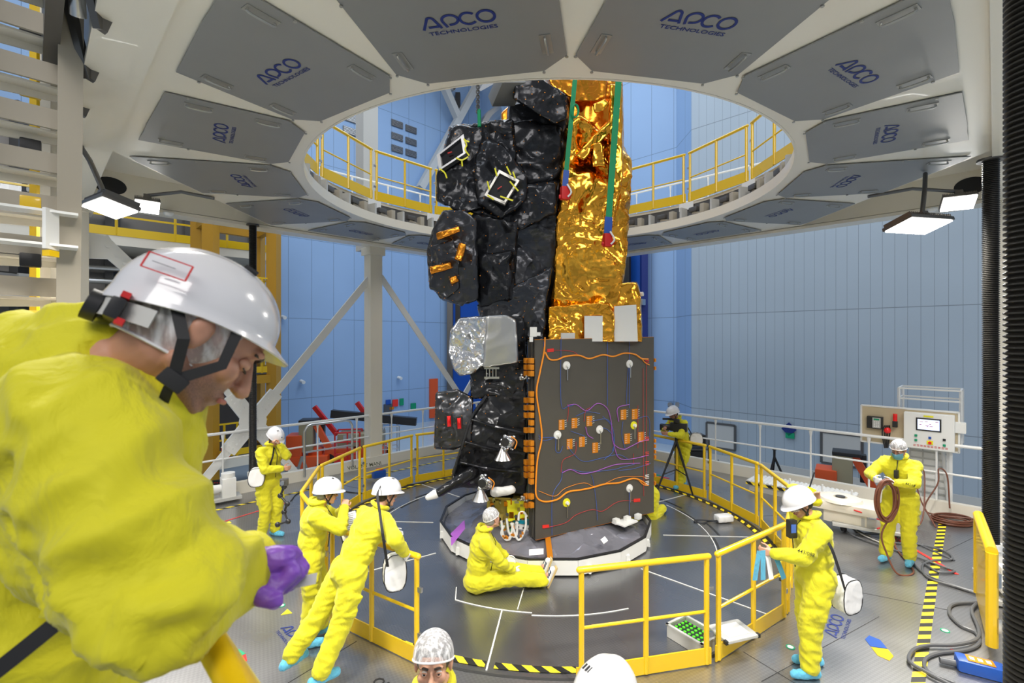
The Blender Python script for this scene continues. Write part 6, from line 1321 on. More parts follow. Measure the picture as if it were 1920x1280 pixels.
# ---- white ramp
a0 = V((4.98, 10.28, 0)); a1 = V((6.30, 8.95, 0)); al = (a1-a0).normalized(); ou = V((al.y, -al.x, 0))*-1; t = T('ramp', 'white corrugated ramp with hazard tape edge, beyond the right rail sections', 'ramp', (a0+a1)/2); mb = MB(); n = 16
L_ = (a1-a0).length
mb.box((a0+a1)/2+ou*0.31+Z*0.20, (L_, 0.62, 0.03), (al, ou, Z))
for k in range(24): mb.cyl(a0+al*L_*(k+0.5)/24+Z*0.195+ou*0.0, a0+al*L_*(k+0.5)/24+Z*0.195+ou*0.62, 0.040, 14)
mb.build('corrugated_top', 'white', t)
mb = MB(); mb.box((a0+a1)/2+ou*0.31+Z*0.09, (L_*0.95, 0.5, 0.18), (al, ou, Z)); mb.build('frame', 'greybox', t, False)
bm = bmesh.new(); uvl = bm.loops.layers.uv.new('UVMap'); q_ = [a0+Z*0.14, a1+Z*0.14, a1+Z*0.20, a0+Z*0.20]; f = bm.faces.new([bm.verts.new(p-ou*0.004) for p in q_])
for l, u in zip(f.loops, ((0, 0), (L_, 0), (L_, 0.06), (0, 0.06))): l[uvl].uv = u
me = bpy.data.meshes.new('hz'); bm.to_mesh(me); bm.free(); link('hazard_tape', me, 'hazard', t, False)
for q in (0.1, 0.45, 0.75, 1.0): MB().cyl(a0+al*L_*q-ou*0.0+Z*0.2, a0+al*L_*q+Z*0.42, 0.018, 10).build('pin', 'white', t)
# ---- round-flange machine on a wheeled base
c = V((5.30, 7.95, 0)); c = V(((1600-960)/F*8.1, 8.1, 0)); t = T('flange_machine', 'low white machine with a round flange on a cart, left of the hose man', 'machine', c); mb = MB(); mb.box(c+V((-0.1, 0.1, 0.42)), (0.95, 0.62, 0.14), -40, 0.04); mb.box(c+V((-0.05, 0.1, 0.25)), (0.6, 0.5, 0.22), -40, 0.02); mb.build('body', 'cream', t)
MB().lathe([(0, 0.5), (0.10, 0.5), (0.10, 0.54), (0.20, 0.55), (0.30, 0.53), (0.32, 0.49)], c+V((-0.15, 0.1, 0)), n=36).build('flange', 'cream', t); MB().cyl(c+V((-0.15, 0.1, 0.53)), c+V((-0.15, 0.1, 0.552)), 0.07, 20).build('centre_hole', 'dsteel', t)
mb = MB(); mb.box(c+V((0.15, -0.12, 0.14)), (1.0, 0.5, 0.05), -30, 0.01); mb.box(c+V((0.18, -0.36, 0.22)), (0.5, 0.02, 0.16), -30); mb.build('cart', 'greybox', t)
for dx, dy in ((0.5, -0.45), (-0.2, -0.05), (0.62, -0.1)): MB().cyl(c+V((dx-0.02, dy, 0.06)), c+V((dx+0.02, dy, 0.06)), 0.055, 14).build('castor', 'black', t)
mb = MB(); mb.tube(smoothpath([c+V((-0.2, -0.3, 0.45)), c+V((0.1, -0.32, 0.35)), c+V((0.3, -0.3, 0.20)), c+V((0.1, -0.4, 0.19))], 5), 0.012, 6); mb.build('red_hose', 'red', t)
# ---- lifts parked in the hall
def lift(label, c, yaw, s=1.0, seed=0):
    c = V(c); t = T('mast_lift', label, 'lift', c); ca, sa = math.cos(R(yaw)), math.sin(R(yaw)); x = V((ca, sa, 0)); y = V((-sa, ca, 0)); Bx = (x, y, Z)
    g = lambda a, b, h: c+(x*a+y*b+Z*h)*s
    MB().box(g(0, 0, 0.42), (1.5*s, 0.85*s, 0.5*s), Bx, 0.06).build('chassis', 'orange', t)
    mb = MB(); mb.box(g(-0.45, 0, 1.05), (0.55*s, 0.8*s, 0.8*s), Bx, 0.06); mb.box(g(0.25, 0.1, 0.8), (0.5*s, 0.5*s, 0.3*s), Bx, 0.04); mb.build('hood', 'orange', t)
    MB().box(g(-0.05, 0, 1.35), (0.5*s, 0.62*s, 1.1*s), Bx, 0.05).build('battery_cover', 'khaki', t)
    MB().beam(g(0.22, -0.1, 1.9), g(0.75, -0.1, 0.9), 0.22*s, 0.2*s).build('mast', 'orange', t); MB().box(g(0.05, 0, 1.95), (0.7*s, 0.66*s, 0.1*s), Bx, 0.02).build('mast_cap', 'black', t); MB().box(g(0.45, 0.25, 1.5), (0.16*s, 0.3*s, 0.8*s), Bx, 0.03).build('cable_chain', 'black', t)
    for a in (-0.5, 0.5):
        for b in (-0.42, 0.42): MB().cyl(g(a, b-0.06, 0.2), g(a, b+0.06, 0.2), 0.2*s, 18).build('wheel', 'black', t)
    mb = MB()
    for h in (0.7, 1.15, 1.5): mb.tube([g(1.0, -0.35, h), g(1.9, -0.35, h), g(1.9, 0.35, h), g(1.0, 0.35, h)], 0.03*s, 8, closed=True)
    for a, b in ((1.0, -0.35), (1.9, -0.35), (1.9, 0.35), (1.0, 0.35), (1.45, -0.35)): mb.tube([g(a, b, 0.45), g(a, b, 1.5)], 0.03*s, 8)
    mb.box(g(1.45, 0, 0.42), (0.95*s, 0.75*s, 0.06*s), Bx); mb.build('basket', 'red', t); MB().box(g(1.45, -0.3, 1.3), (0.3*s, 0.12*s, 0.2*s), Bx, 0.02).build('control_box', 'steel', t); return t
lift('orange mast lift with red basket parked behind the left handrail', (-7.7, 18.3, FZ), 10, 1.0)
lift('orange and khaki mast lift with padded red bars behind the far right handrail', (9.3, 13.5, FZ), -35, 0.95)
c = V((-6.2, 19.0, FZ)); t = T('boom_lift', 'orange articulated boom lift with dark telescopic arm, left of the middle post', 'lift', c); MB().box(c+V((0.1, 0, 0.55)), (2.2, 1.2, 0.6), 8, 0.08).build('chassis', 'orange', t); MB().box(c+V((0.3, 0, 1.15)), (1.7, 1.0, 0.5), 8, 0.08).build('hood', 'khaki', t)
MB().beam(c+V((-0.9, 0, 2.1)), c+V((2.4, 0.2, 1.75)), 0.3, 0.3).build('telescopic_arm', 'black', t); MB().beam(c+V((-1.5, -0.2, 2.4)), c+V((-0.6, -0.2, 1.3)), 0.16, 0.16).build('boom_link', 'red', t); MB().beam(c+V((0.0, 0.3, 2.5)), c+V((0.8, 0.3, 1.4)), 0.16, 0.16).build('boom_link', 'red', t)
for dx, dy in ((-0.8, -0.6), (0.9, -0.6), (-0.8, 0.6), (0.9, 0.6)): MB().cyl(c+V((dx, dy-0.12, 0.35)), c+V((dx, dy+0.12, 0.35)), 0.35, 22).build('wheel', 'black', t)
MB().box(c+V((-0.2, -0.5, 0.85)), (0.6, 0.05, 0.3), 8).build('side_plate', 'white', t)
def cage(label, c, w, d, h, col='steel', yaw=0, bars=5):
    c = V(c); t = T('cage_trolley', label, 'trolley', c); ca, sa = math.cos(R(yaw)), math.sin(R(yaw)); x = V((ca, sa, 0)); y = V((-sa, ca, 0)); mb = MB()
    for k in range(bars):
        for sg in (-1, 1): p = c+x*(w*(-0.5+k/(bars-1)))+y*d/2*sg; mb.tube([p+Z*0.15, p+Z*h], 0.018, 6)
    for hh in (0.2, h*0.5, h): mb.tube([c+x*w/2+y*d/2+Z*hh, c-x*w/2+y*d/2+Z*hh, c-x*w/2-y*d/2+Z*hh, c+x*w/2-y*d/2+Z*hh], 0.018, 6, closed=True)
    mb.build('frame', col, t); MB().box(c+Z*0.16, (w, d, 0.05), (x, y, Z)).build('deck', 'dsteel', t, False)
    for sg in (-1, 1): MB().cyl(c+x*w*0.4*sg+Z*0.08-y*0.02, c+x*w*0.4*sg+Z*0.08+y*0.02, 0.08, 12).build('wheel', 'black', t)
    return t
cage('galvanised cage trolley standing on the hall floor right of the middle post', (-4.95, 18.6, FZ), 1.1, 0.7, 1.7, yaw=20)
cage('grey folding trolley against the left wall beside the ochre tower', (-10.2, 20.0, FZ), 0.9, 0.5, 2.4, yaw=45, bars=3)
c = V((-6.15, 13.15, FZ)); t = T('step_ladder', 'aluminium platform steps outside the left handrail near the standing man', 'ladder', c); mb = MB()
for q in (-0.3, 0.3): mb.beam(c+V((q-0.4, -0.1, 0)), c+V((q, 0.3, 1.75)), 0.04, 0.07); mb.beam(c+V((q+0.45, 0.7, 0)), c+V((q, 0.3, 1.75)), 0.04, 0.06)
mb.build('rails', 'steel', t, False); mb = MB(); [mb.box(c+V((-0.4+0.4*k/6, -0.1+0.4*k/6, 0.25*k+0.2)), (0.6, 0.12, 0.03)) for k in range(6)]; mb.build('treads', 'steel', t, False)
# ---- control board outside the far right handrail
b0 = V((7.14, 9.86, 0)); b1 = V((8.18, 8.83, 0)); al = (b1-b0).normalized(); nf2 = V((-al.y*-1, al.x*-1, 0)); nf2 = V((-math.sqrt(.5), -math.sqrt(.5), 0)); Bx = (al, -nf2, Z); L_ = (b1-b0).length; mid = (b0+b1)/2
t = T('control_board', 'large white control board with lit screen behind the hose man', 'control panel', mid+V((0, 0, FZ)))
mb = MB(); mb.box(mid+Z*1.50, (L_, 0.03, 0.72), Bx); mb.build('back_board', 'ply', t, False, 'plywood back board'); mb = MB()
for q in (-1, 1): mb.box(mid+al*L_/2*q+Z*1.5, (0.03, 0.06, 0.74), Bx)
mb.box(mid+Z*1.87, (L_, 0.06, 0.03), Bx); mb.box(mid+Z*1.14, (L_, 0.06, 0.03), Bx); mb.build('board_frame', 'white', t, False)
cc = mid+al*0.32+nf2*0.10+Z*1.49; MB().box(cc, (0.72, 0.18, 0.66), Bx, 0.015).build('cabinet', 'white', t)
sc_p = cc+nf2*0.095+Z*0.13; MB().box(sc_p, (0.36, 0.02, 0.24), Bx, 0.008).build('bezel', 'black', t); s_o = MB().box(sc_p+nf2*0.012, (0.31, 0.004, 0.19), Bx).build('screen', 'screen', t, False); mb = MB(); rr = random.Random(2)
for k in range(9): mb.box(sc_p+nf2*0.016+al*rr.uniform(-0.12, 0.12)+Z*rr.uniform(-0.07, 0.07), (rr.uniform(0.02, 0.06), 0.001, 0.008), Bx)
mb.build('screen_graphics', 'wred', s_o, False); MB().box(sc_p+Z*0.155, (0.14, 0.005, 0.03), Bx).build('yellow_label', 'ytape', t, False)
for a_, h_, m_ in ((-0.18, -0.09, 'green'), (0.02, -0.11, 'blue'), (0.22, -0.12, 'black'), (-0.18, -0.18, 'green'), (0.22, -0.22, 'green')): MB().box(cc+nf2*0.10+al*a_+Z*h_, (0.04, 0.03, 0.04), Bx, 0.005).build('push_button', m_, t)
MB().box(cc+nf2*0.095+al*0.02+Z*-0.2, (0.09, 0.01, 0.07), Bx).build('stop_plate', 'ytape', t, False); MB().cyl(cc+nf2*0.1+al*0.02-Z*0.2, cc+nf2*0.13+al*0.02-Z*0.2, 0.025, 14).build('stop_button', 'redlamp', t)
mb = MB(); [mb.box(cc+nf2*0.092+al*(-0.2+0.05*k_)-Z*(0.265+0.02*r_), (0.035, 0.002, 0.010), Bx) for k_ in range(10) for r_ in range(2)]; mb.build('red_print', 'wred', t, False)
c2 = mid-al*0.18+nf2*0.10+Z*1.62; MB().cyl(c2, c2+Z*0.14, 0.035, 14).build('red_beacon', 'redlamp', t); MB().box(c2-Z*0.06, (0.08, 0.08, 0.12), Bx, 0.01).build('beacon_base', 'black', t)
c3 = mid-al*0.50+nf2*0.06+Z*1.55; MB().box(c3, (0.26, 0.09, 0.24), Bx, 0.01).build('wall_phone', 'black', t); MB().box(c3+nf2*0.05+al*0.03, (0.13, 0.01, 0.20), Bx).build('keypad', 'greybox', t, False); mb = MB(); [mb.box(c3+nf2*0.058+al*(0.03+0.03*(i-1))+Z*(-0.07+0.03*j), (0.018, 0.006, 0.016), Bx) for i in range(3) for j in range(4)]; mb.build('keys', 'white', t, False); MB().box(c3+nf2*0.058+al*0.03+Z*0.07, (0.09, 0.004, 0.03), Bx).build('phone_display', 'green', t, False)
c4 = mid-al*0.30+nf2*0.09+Z*1.42; MB().ell(c4, (0.06, 0.06, 0.06), None, 16).build('red_ear_defender', 'redlamp', t); mb = MB(); [mb.tube(smoothpath([c4+V((0.03*k-0.05, 0, 0.1)), c4+V((0.05*k-0.08, 0.03, -0.05)), c4+V((0.02*k-0.04, 0.02, -0.35))], 4), 0.012, 6) for k in range(4)]; mb.build('hanging_cables', 'black', t)
MB().box(mid+al*0.72+nf2*0.02+Z*1.6, (0.22, 0.12, 0.2), Bx, 0.02).build('side_unit', 'white', t); mb = MB(); [mb.beam(mid+al*q-nf2*0.03+V((0, 0, FZ)), mid+al*q-nf2*0.03+Z*1.2, 0.06, 0.06) for q in (-0.2, 0.6)]; mb.build('legs', 'white', t, False)
mb = MB(); 
for q in (-0.25, 0.5): mb.tube([mid+al*q+nf2*-0.15+Z*1.15, mid+al*(q+0.2)+nf2*-0.45+V((0, 0, FZ))], 0.03, 6)
mb.build('brace', 'white', t)
c = mid+al*0.30-nf2*0.45; t = T('ladder_tower', 'white slatted tower with clear box on top behind the control board', 'tower', c+V((0, 0, FZ))); mb = MB(); mb.box(c+V((0, 0, -0.3)), (0.62, 0.35, 3.0), Bx); mb.build('shaft', 'white', t, False); mb = MB(); [mb.box(c+nf2*0.18+Z*(-1.7+0.13*k), (0.60, 0.02, 0.03), Bx) for k in range(22)]; [mb.box(c+nf2*0.19+al*0.12*q+Z*-0.3, (0.02, 0.03, 3.0), Bx) for q in (-2.4, -0.8, 1.0, 2.4)]; mb.build('slats', 'greybox', t, False)
mb = MB(); hx_, hy_ = 0.45, 0.3
for sx_ in (-1, 1):
    for sy_ in (-1, 1): mb.beam(c+al*hx_*sx_-nf2*hy_*sy_+Z*1.2, c+al*hx_*sx_-nf2*hy_*sy_+Z*2.25, 0.035, 0.035)
for zz in (2.05, 2.25):
    for sy_ in (-1, 1): mb.beam(c-al*hx_-nf2*hy_*sy_+Z*zz, c+al*hx_-nf2*hy_*sy_+Z*zz, 0.03, 0.03)
    for sx_ in (-1, 1): mb.beam(c+al*hx_*sx_-nf2*hy_+Z*zz, c+al*hx_*sx_+nf2*hy_+Z*zz, 0.03, 0.03)
mb.build('box_frame', 'white', t, False)
# ---- hoses and cables
def hose(label, pts, r, m, cat='cable', name='cable'):
    P_ = smoothpath(pts, 8); o = MB().tube(P_, r, 8).build(name, m, None, True, loc=P_[0]*V((1, 1, 0))); return tag(o, label, cat)
hc = (a7['wr'][0]+a7['wr'][1])/2+V((-0.02, -0.05, -0.26)); pts = []; rr = random.Random(8)
for k in range(7*14):
    a_ = 2*PI*k/14; rx = 0.135+0.02*math.sin(k*0.37); pts.append(hc+V((rx*math.cos(a_)+0.02*math.sin(k*0.21), -0.02+0.015*math.sin(k*0.5), (0.27+0.03*math.sin(k*0.29))*math.sin(a_))))
pts += [hc+V((-0.05, 0, -0.45)), V((hc.x-0.02, hc.y-0.05, 0.25)), V((hc.x+0.05, hc.y-0.15, 0.02)), V((hc.x+0.35, hc.y-0.05, 0.014)), V((5.95, 7.5, 0.014)), V((6.55, 8.0, 0.014)), V((7.05, 8.3, 0.10)), V((7.55, 8.83, 0.55)), V((7.62, 8.95, 0.80)), V((7.52, 8.98, 0.72)), V((7.48, 8.85, 0.3)), V((7.2, 8.2, 0.02))]
hose('brown hose coiled in the hands of the hose man and running back to the handrail', pts, 0.012, 'brown', 'hose', 'hose')
c = fpt(1785, 980); pts = []
for k in range(8*16): a_ = 2*PI*k/16; q = 0.30-0.02*math.sin(k*0.13); pts.append(V((c.x+(q+0.03*math.sin(k*0.4))*math.cos(a_), c.y+(q*0.7)*math.sin(a_), 0.014+0.012*(k//16)+0.004*math.sin(k))))
pts += [V((c.x-0.2, c.y+0.3, 0.1)), V((7.72, 8.75, 0.6)), V((7.78, 8.8, 0.85)), V((7.86, 8.72, 0.75)), V((7.8, 8.6, 0.2))]
hose('coil of brown hose lying on the deck at the far right corner', pts, 0.012, 'brown', 'hose', 'hose')
def fl_(l, z=0.02): return [fpt(x, y)+Z*z for x, y in l]
hose('grey cable curving across the deck in front of the hose man, innermost', fl_([(1585, 968), (1600, 990), (1640, 1012), (1680, 1020), (1720, 1022), (1770, 1035), (1785, 1050), (1750, 1053), (1730, 1062), (1740, 1085), (1800, 1105), (1860, 1125)]), 0.014, 'gcable')
hose('grey cable curving across the deck in front of the hose man, outermost', fl_([(1572, 970), (1590, 1000), (1650, 1025), (1700, 1040), (1760, 1062), (1790, 1073), (1760, 1075), (1735, 1060)]), 0.014, 'gcable')
hose('pale grey cable running from the flange machine towards the hose man', fl_([(1590, 975), (1610, 1000), (1660, 1023), (1667, 1024)]), 0.011, 'greybox')
hose('dark cable behind the hose man from cart to deck centre', fl_([(1600, 1003), (1640, 1000), (1690, 1006), (1730, 1025), (1790, 1052)], 0.012), 0.010, 'gcable')
hose('thick grey cable looping along the yellow gate to the blue winch, upper loop', fl_([(1850, 1132), (1790, 1135), (1780, 1152), (1800, 1175), (1830, 1190), (1835, 1210), (1810, 1222), (1760, 1228), (1735, 1240), (1740, 1262), (1790, 1285)]), 0.017, 'gcable')
hose('thick grey cable looping along the yellow gate to the blue winch, lower loop', fl_([(1832, 1135), (1822, 1150), (1835, 1185), (1830, 1205), (1790, 1215), (1740, 1216), (1712, 1225), (1705, 1245), (1730, 1262), (1790, 1295)], 0.035), 0.017, 'gcable')
hose('grey cable passing behind the yellow gate', fl_([(1700, 1040), (1730, 1075), (1790, 1100), (1850, 1118), (1900, 1140)], 0.015), 0.014, 'gcable')
hose('thin black cable on the far deck behind the left rail sections', fl_([(545, 940), (560, 925), (600, 915), (680, 925), (750, 912), (800, 905)], 0.01), 0.010, 'black')
c = fpt(1838, 1262)+Z*0.06; t = T('winch_unit', 'blue portable winch unit with orange label at the bottom right corner', 'winch', c-Z*0.06); Bx = (V((0.85, -0.5, 0)).normalized(), V((0.5, 0.85, 0)).normalized(), Z); MB().box(c, (0.36, 0.17, 0.12), Bx, 0.04).build('housing', 'blue', t); lb = MB().box(c+Z*0.062, (0.2, 0.11, 0.003), Bx, 0.0).build('label_plate', 'copper', t, False); mb = MB(); [mb.box(c+Z*0.065+Bx[0]*0.06*q, (0.035, 0.05, 0.002), Bx) for q in (-1, 0, 1)]; mb.build('label_marks', 'white', lb, False)
MB().cyl(c-Bx[0]*0.30-Bx[1]*0.02-Z*0.02, c-Bx[0]*0.1-Z*0.02, 0.03, 12).build('grip', 'gcable', t); MB().cyl(c+Bx[0]*0.18, c+Bx[0]*0.23, 0.03, 12).build('yellow_end', 'yrail', t)
c = V((-3.05, 11.05, 0.14)); t = T('blue_hoist', 'small blue and red hoist lying on the kerb at the foot of the middle post', 'hoist', c-Z*0.1); MB().box(c, (0.3, 0.16, 0.18), 40, 0.05).build('body', 'blue', t); MB().box(c+V((-0.2, -0.05, -0.05)), (0.14, 0.08, 0.08), 40, 0.02).build('yellow_end', 'yrail', t); MB().box(c+V((0.02, 0, 0.1)), (0.14, 0.1, 0.04), 40, 0.01).build('red_top', 'red', t)
c = V((-6.2, 10.1, -0.2)); t = T('monitor', 'dark computer monitor behind the handrail beside the left gear motor', 'monitor', c); Bx = (V((0.8, 0.5, 0)).normalized(), V((-0.5, 0.8, 0)).normalized(), Z); MB().box(c+Z*0.3, (0.55, 0.04, 0.34), Bx, 0.01).build('panel', 'black', t); mb = MB(); [mb.box(c+V((0.05*k-0.1, -0.03, 0.42)), (0.02, 0.01, 0.01)) for k in range(5)]; mb.build('red_lights', 'redlamp', t); MB().box(c+Z*0.05, (0.2, 0.15, 0.3), Bx, 0.01).build('foot', 'black', t)
# radio and papers in the hands of the man at the right
w = a8['wr'][1]; c = w+V((-0.10, -0.03, 0.08)); t = T('radio', 'yellow two-way radio held at the ear of the man by the right rail', 'radio', c); Bx = basis(V((0.1, -1, 0)), (0.5, 0, 1)); MB().box(c, (0.07, 0.045, 0.14), Bx, 0.01).build('case', 'ytape', t); MB().box(c-V((0.0, 0.025, 0)), (0.05, 0.004, 0.05), Bx).build('front_plate', 'black', t, False); MB().tube([c+Z*0.06, c+Z*0.22+V((0.05, 0, 0))], 0.007, 8).build('antenna', 'black', t)
c = a8['nk']+a8['f0']*0.22+V((0, -0.08, -0.06)); t = T('radio_pouch', 'blue and black radio hanging at the collar of the man by the right rail', 'radio', c); MB().box(c, (0.08, 0.06, 0.17), 10, 0.012).build('case', 'black', t); MB().box(c+V((0, -0.032, 0.01)), (0.05, 0.006, 0.08), 10).build('blue_face', 'wblue', t, False)
w = a8['wr'][0]; c = w+a8['f0']*0.09+V((0, 0, -0.06)); t = T('paper_bundle', 'blue and white sheets hanging from the hand of the man by the right rail', 'papers', c)
for k, (dx, m_) in enumerate(((-0.04, 'bluecover'), (0.0, 'bluecover'), (0.04, 'paper'), (0.10, 'bluecover'))):
    mb = MB(); mb.ribbon(smoothpath([c+V((dx, 0.01*k, 0.08)), c+V((dx*1.6, 0.01*k, -0.06)), c+V((dx*2.1, 0.01*k, -0.20))], 3), 0.05, (0.2, -1, 0), 0.003); mb.build('sheet', m_, t, False)
ch = (a7['sh'][0]+a7['sh'][1])/2+a7['f0']*0.17+V((0, 0, -0.12)); t = T('radio', 'small black radio clipped to the chest of the hose man', 'radio', ch); MB().box(ch, (0.07, 0.05, 0.11), 38, 0.01).build('case', 'black', t); MB().tube([ch+V((0.03, 0.03, 0.05)), a7['nk']+a7['f0']*0.11], 0.005, 6).build('cord', 'strap', t)
text_mesh('443/18', a7['el'][0].lerp(a7['wr'][0], 0.35)+V((-0.03, -0.085, 0.01)), (1, 0.1, -0.3), (0.2, -0.2, 1), 0.055, 'suitline', a7['cv'], 'sleeve_number', (0, -1, 0))
text_mesh('443/088', a8['el'][0]+V((-0.03, -0.085, 0.08)), (1, 0, -0.3), (0.3, 0, 1), 0.05, 'suitline', a8['cv'], 'sleeve_number', (0, -1, 0))
# ================================================================== HALL BACKGROUND
# ochre access tower, left
t = T('ochre_tower', 'ochre steel access tower with yellow railed landings at the left', 'access tower', (-9.0, 16.2, FZ))
def bm_(name, p, q, w, h, m): mb = MB(); mb.beam(p, q, w, h); return mb.build(name, m, t, False)
tp1 = [V((-8.05, 16.3, 0)), V((-9.3, 14.9, 0)), V((-9.2, 17.5, 0)), V((-10.45, 16.1, 0))]
for p in tp1: bm_('column', p+Z*FZ, p+Z*13, 0.34, 0.34, 'ochre')
for z in (-0.7, 1.9, 4.0, 7.0, 10.0):
    for i, j in ((0, 1), (1, 3), (0, 2), (2, 3)): bm_('floor_beam', tp1[i]+Z*z, tp1[j]+Z*z, 0.2, 0.26, 'ochre' if z > 1 else 'cream')
    if z < 6:
        MB().prism([p+Z*(z+0.16) for p in (tp1[0], tp1[1], tp1[3], tp1[2])], Z*0.05).build('landing_deck', 'dsteel', t, False)
        for i, j in ((0, 1), (0, 2)):
            mb = MB(); a_, b_ = tp1[i]+Z*z, tp1[j]+Z*z
            for h in (0.75, 1.25): mb.beam(a_+Z*h, b_+Z*h, 0.05, 0.05)
            mb.beam(a_+Z*0.32, b_+Z*0.32, 0.03, 0.2); [mb.beam(a_.lerp(b_, k/5)+Z*0.2, a_.lerp(b_, k/5)+Z*1.25, 0.05, 0.05) for k in range(6)]; mb.build('landing_rail', 'yrail', t, False)
MB().cyl(V((-8.9, 15.0, -0.45)), V((-8.9, 15.0, -0.15)), 0.12, 16).build('warning_lamp', 'orange', t)
# second deck structure far left with yellow rail
t = T('service_gallery', 'white service gallery with yellow railing behind the left corner post', 'gallery', (-12, 16, 2.6))
g0 = V((-16.5, 12.6, 0)); g1 = V((-9.4, 19.0, 0)); gd = (g1-g0).normalized(); gn = V((-gd.y, gd.x, 0))
for z, mm in ((6.3, 'cream'), (4.3, 'greybox'), (1.9, 'greybox')): MB().prism([g0+Z*z, g1+Z*z, g1+gn*2.5+Z*z, g0+gn*2.5+Z*z], Z*0.35).build('deck', mm, t, False)
mb = MB(); [mb.beam(g0+Z*(6.65+h), g1+Z*(6.65+h), 0.06, 0.06) for h in (0.6, 1.15)]; mb.beam(g0+Z*6.75, g1+Z*6.75, 0.04, 0.28); [mb.beam(g0.lerp(g1, k/6)+Z*6.65, g0.lerp(g1, k/6)+Z*7.8, 0.06, 0.06) for k in range(7)]; mb.build('railing', 'yrail', t, False)
mb = MB(); [mb.beam(g0.lerp(g1, k/4)+gn*2.2+Z*FZ, g0.lerp(g1, k/4)+gn*2.2+Z*11, 0.3, 0.3) for k in range(5)]; mb.build('columns', 'dsteel', t, False)
MB().prism([g0+gn*2.5+Z*FZ, g1+gn*2.5+Z*FZ, g1+gn*2.5+Z*11, g0+gn*2.5+Z*11], gn*0.1).build('rear_cladding', 'dsteel', t, False)
rr = random.Random(12)
for k in range(14): z = rr.choice((3.0, 3.3, 4.9, 5.2, 5.7, 7.9, 8.6)); a_ = g0.lerp(g1, rr.uniform(0, 0.7)); b_ = a_+gd*rr.uniform(1.0, 2.6); MB().tube([a_+gn*rr.uniform(0.6, 2)+Z*z, b_+gn*1.6+Z*(z+rr.uniform(-0.3, 0.3))], rr.uniform(0.05, 0.14), 10).build('pipe', rr.choice(('steel', 'white', 'greybox', 'dsteel')), t)
MB().box(g0.lerp(g1, 0.2)+gn*1.5+Z*7.6, (1.2, 0.1, 1.2), math.degrees(math.atan2(gd.y, gd.x))).build('window_panel', 'glass', t, False)
# beige cable mast at the far left edge: channel shelves on two uprights
t = T('cable_mast', 'tall beige steel mast with stacked channel shelves at the left edge', 'mast', (-4.8, 4.4, 0))
e1_ = V((0.707, 0.707, 0)); m0 = V((-3.62, 3.83, 0))
for k in range(9):
    z = 6.1-0.36*k; p = m0+V((-0.2-0.06*k, 0.2+0.06*k, z)); a_ = p-e1_*1.6; b_ = p+e1_*0.12
    MB().beam(a_+Z*0.10, b_+Z*0.10, 0.03, 0.17).build('channel_web', 'girder', t, False); mb = MB(); mb.beam(a_+V((-0.1, 0.1, 0.0)), b_+V((-0.1, 0.1, 0)), 0.22, 0.02); mb.prism([a_+V((-0.14, 0.14, 0)), b_+V((-0.14, 0.14, 0)), b_+V((-0.14, 0.14, -0.06)), a_+V((-0.14, 0.14, -0.13))], (0.01, -0.01, 0)); mb.build('channel_flange', 'cream', t, False)
lean = V((-0.42, 0.42, 0))
MB().beam(m0+V((0.02, 0.12, 6.6)), m0+V((0.02, 0.12, 3.1))+lean*1.0, 0.03, 0.16, (1, 1, 0)).build('upright', 'girder', t, False)
MB().beam(m0-e1_*0.42+V((0, 0, 6.6)), m0-e1_*0.42+lean+V((0, 0, 3.25)), 0.035, 0.05).build('front_bar', 'cream', t, False)
MB().beam(V((-4.42, 4.62, 0.0)), V((-4.42, 4.62, 6.6)), 0.10, 0.10).build('rear_post', 'cream', t, False); MB().beam(V((-4.68, 4.75, 0.0)), V((-4.68, 4.75, 6.6)), 0.07, 0.07).build('yellow_bar', 'yrail', t, False)
MB().prism([m0+lean-e1_*1.7+V((0, 0, 3.42)), m0+lean-e1_*0.5+V((0, 0, 3.42)), m0+lean-e1_*0.5+V((0, 0, 3.12)), m0+lean-e1_*1.7+V((0, 0, 3.12))], (-0.05, 0.05, 0)).build('cover_plate', 'cream', t, False)
mb = MB(); c = m0+lean*0.7+V((0, 0, 4.0)); mb.beam(c-e1_*0.42, c+e1_*0.15, 0.2, 0.02); mb.beam(c-e1_*0.42+Z*0.28, c+e1_*0.15+Z*0.28, 0.2, 0.02); mb.beam(c+e1_*0.05-V((0, 0.1, 0.04)), c+e1_*0.05-V((0, 0.1, -0.3)), 0.12, 0.03); mb.build('latch_bracket', 'white', t, False)
MB().beam(c+e1_*0.05-V((0, 0.1, 0.10)), c+e1_*0.05-V((0, 0.1, 0.05)), 0.09, 0.06).build('yellow_pad', 'yrail', t, False)
for k in range(6):
    z = 5.9-0.5*k; p = m0+V((-0.62, 0.42, z)); MB().box(p, (0.14, 0.10, 0.12), 45, 0.02).build('cable_clamp', 'yrail' if k % 2 else 'black', t)
MB().tube([m0+V((-0.58, 0.7, 0.1)), m0+V((-0.58, 0.7, 6.6))], 0.05, 10).build('cable_bundle', 'rubber', t)
# hanging brackets between mast and platform edge
t = T('edge_mechanism', 'dark folding brackets and chrome cylinders along the upper left platform edge', 'mechanism', (-4.5, 4.5, 5.3))
for k in range(7):
    p = AB(-5.95, -2.0+0.95*k, 5.72); q = p+V((-0.10, 0.10, 0.0)); MB().beam(p+V((0, 0, 0.35)), p+V((-0.05, 0.28, -0.25)), 0.05, 0.08).build('swing_arm', 'dsteel', t, False); MB().beam(p+V((-0.05, 0.28, -0.25)), p+V((0.0, 0.36, 0.05)), 0.05, 0.08).build('swing_arm', 'dsteel', t, False)
    MB().cyl(p+V((-0.08, 0.1, 0.3)), p+V((-0.28, 0.36, -0.1)), 0.05, 14).build('chrome_cylinder', 'steel', t)
MB().beam(AB(-6.02, -4, 6.0), AB(-6.02, 5.0, 6.0), 0.1, 0.7).build('side_rail', 'dsteel', t, False)
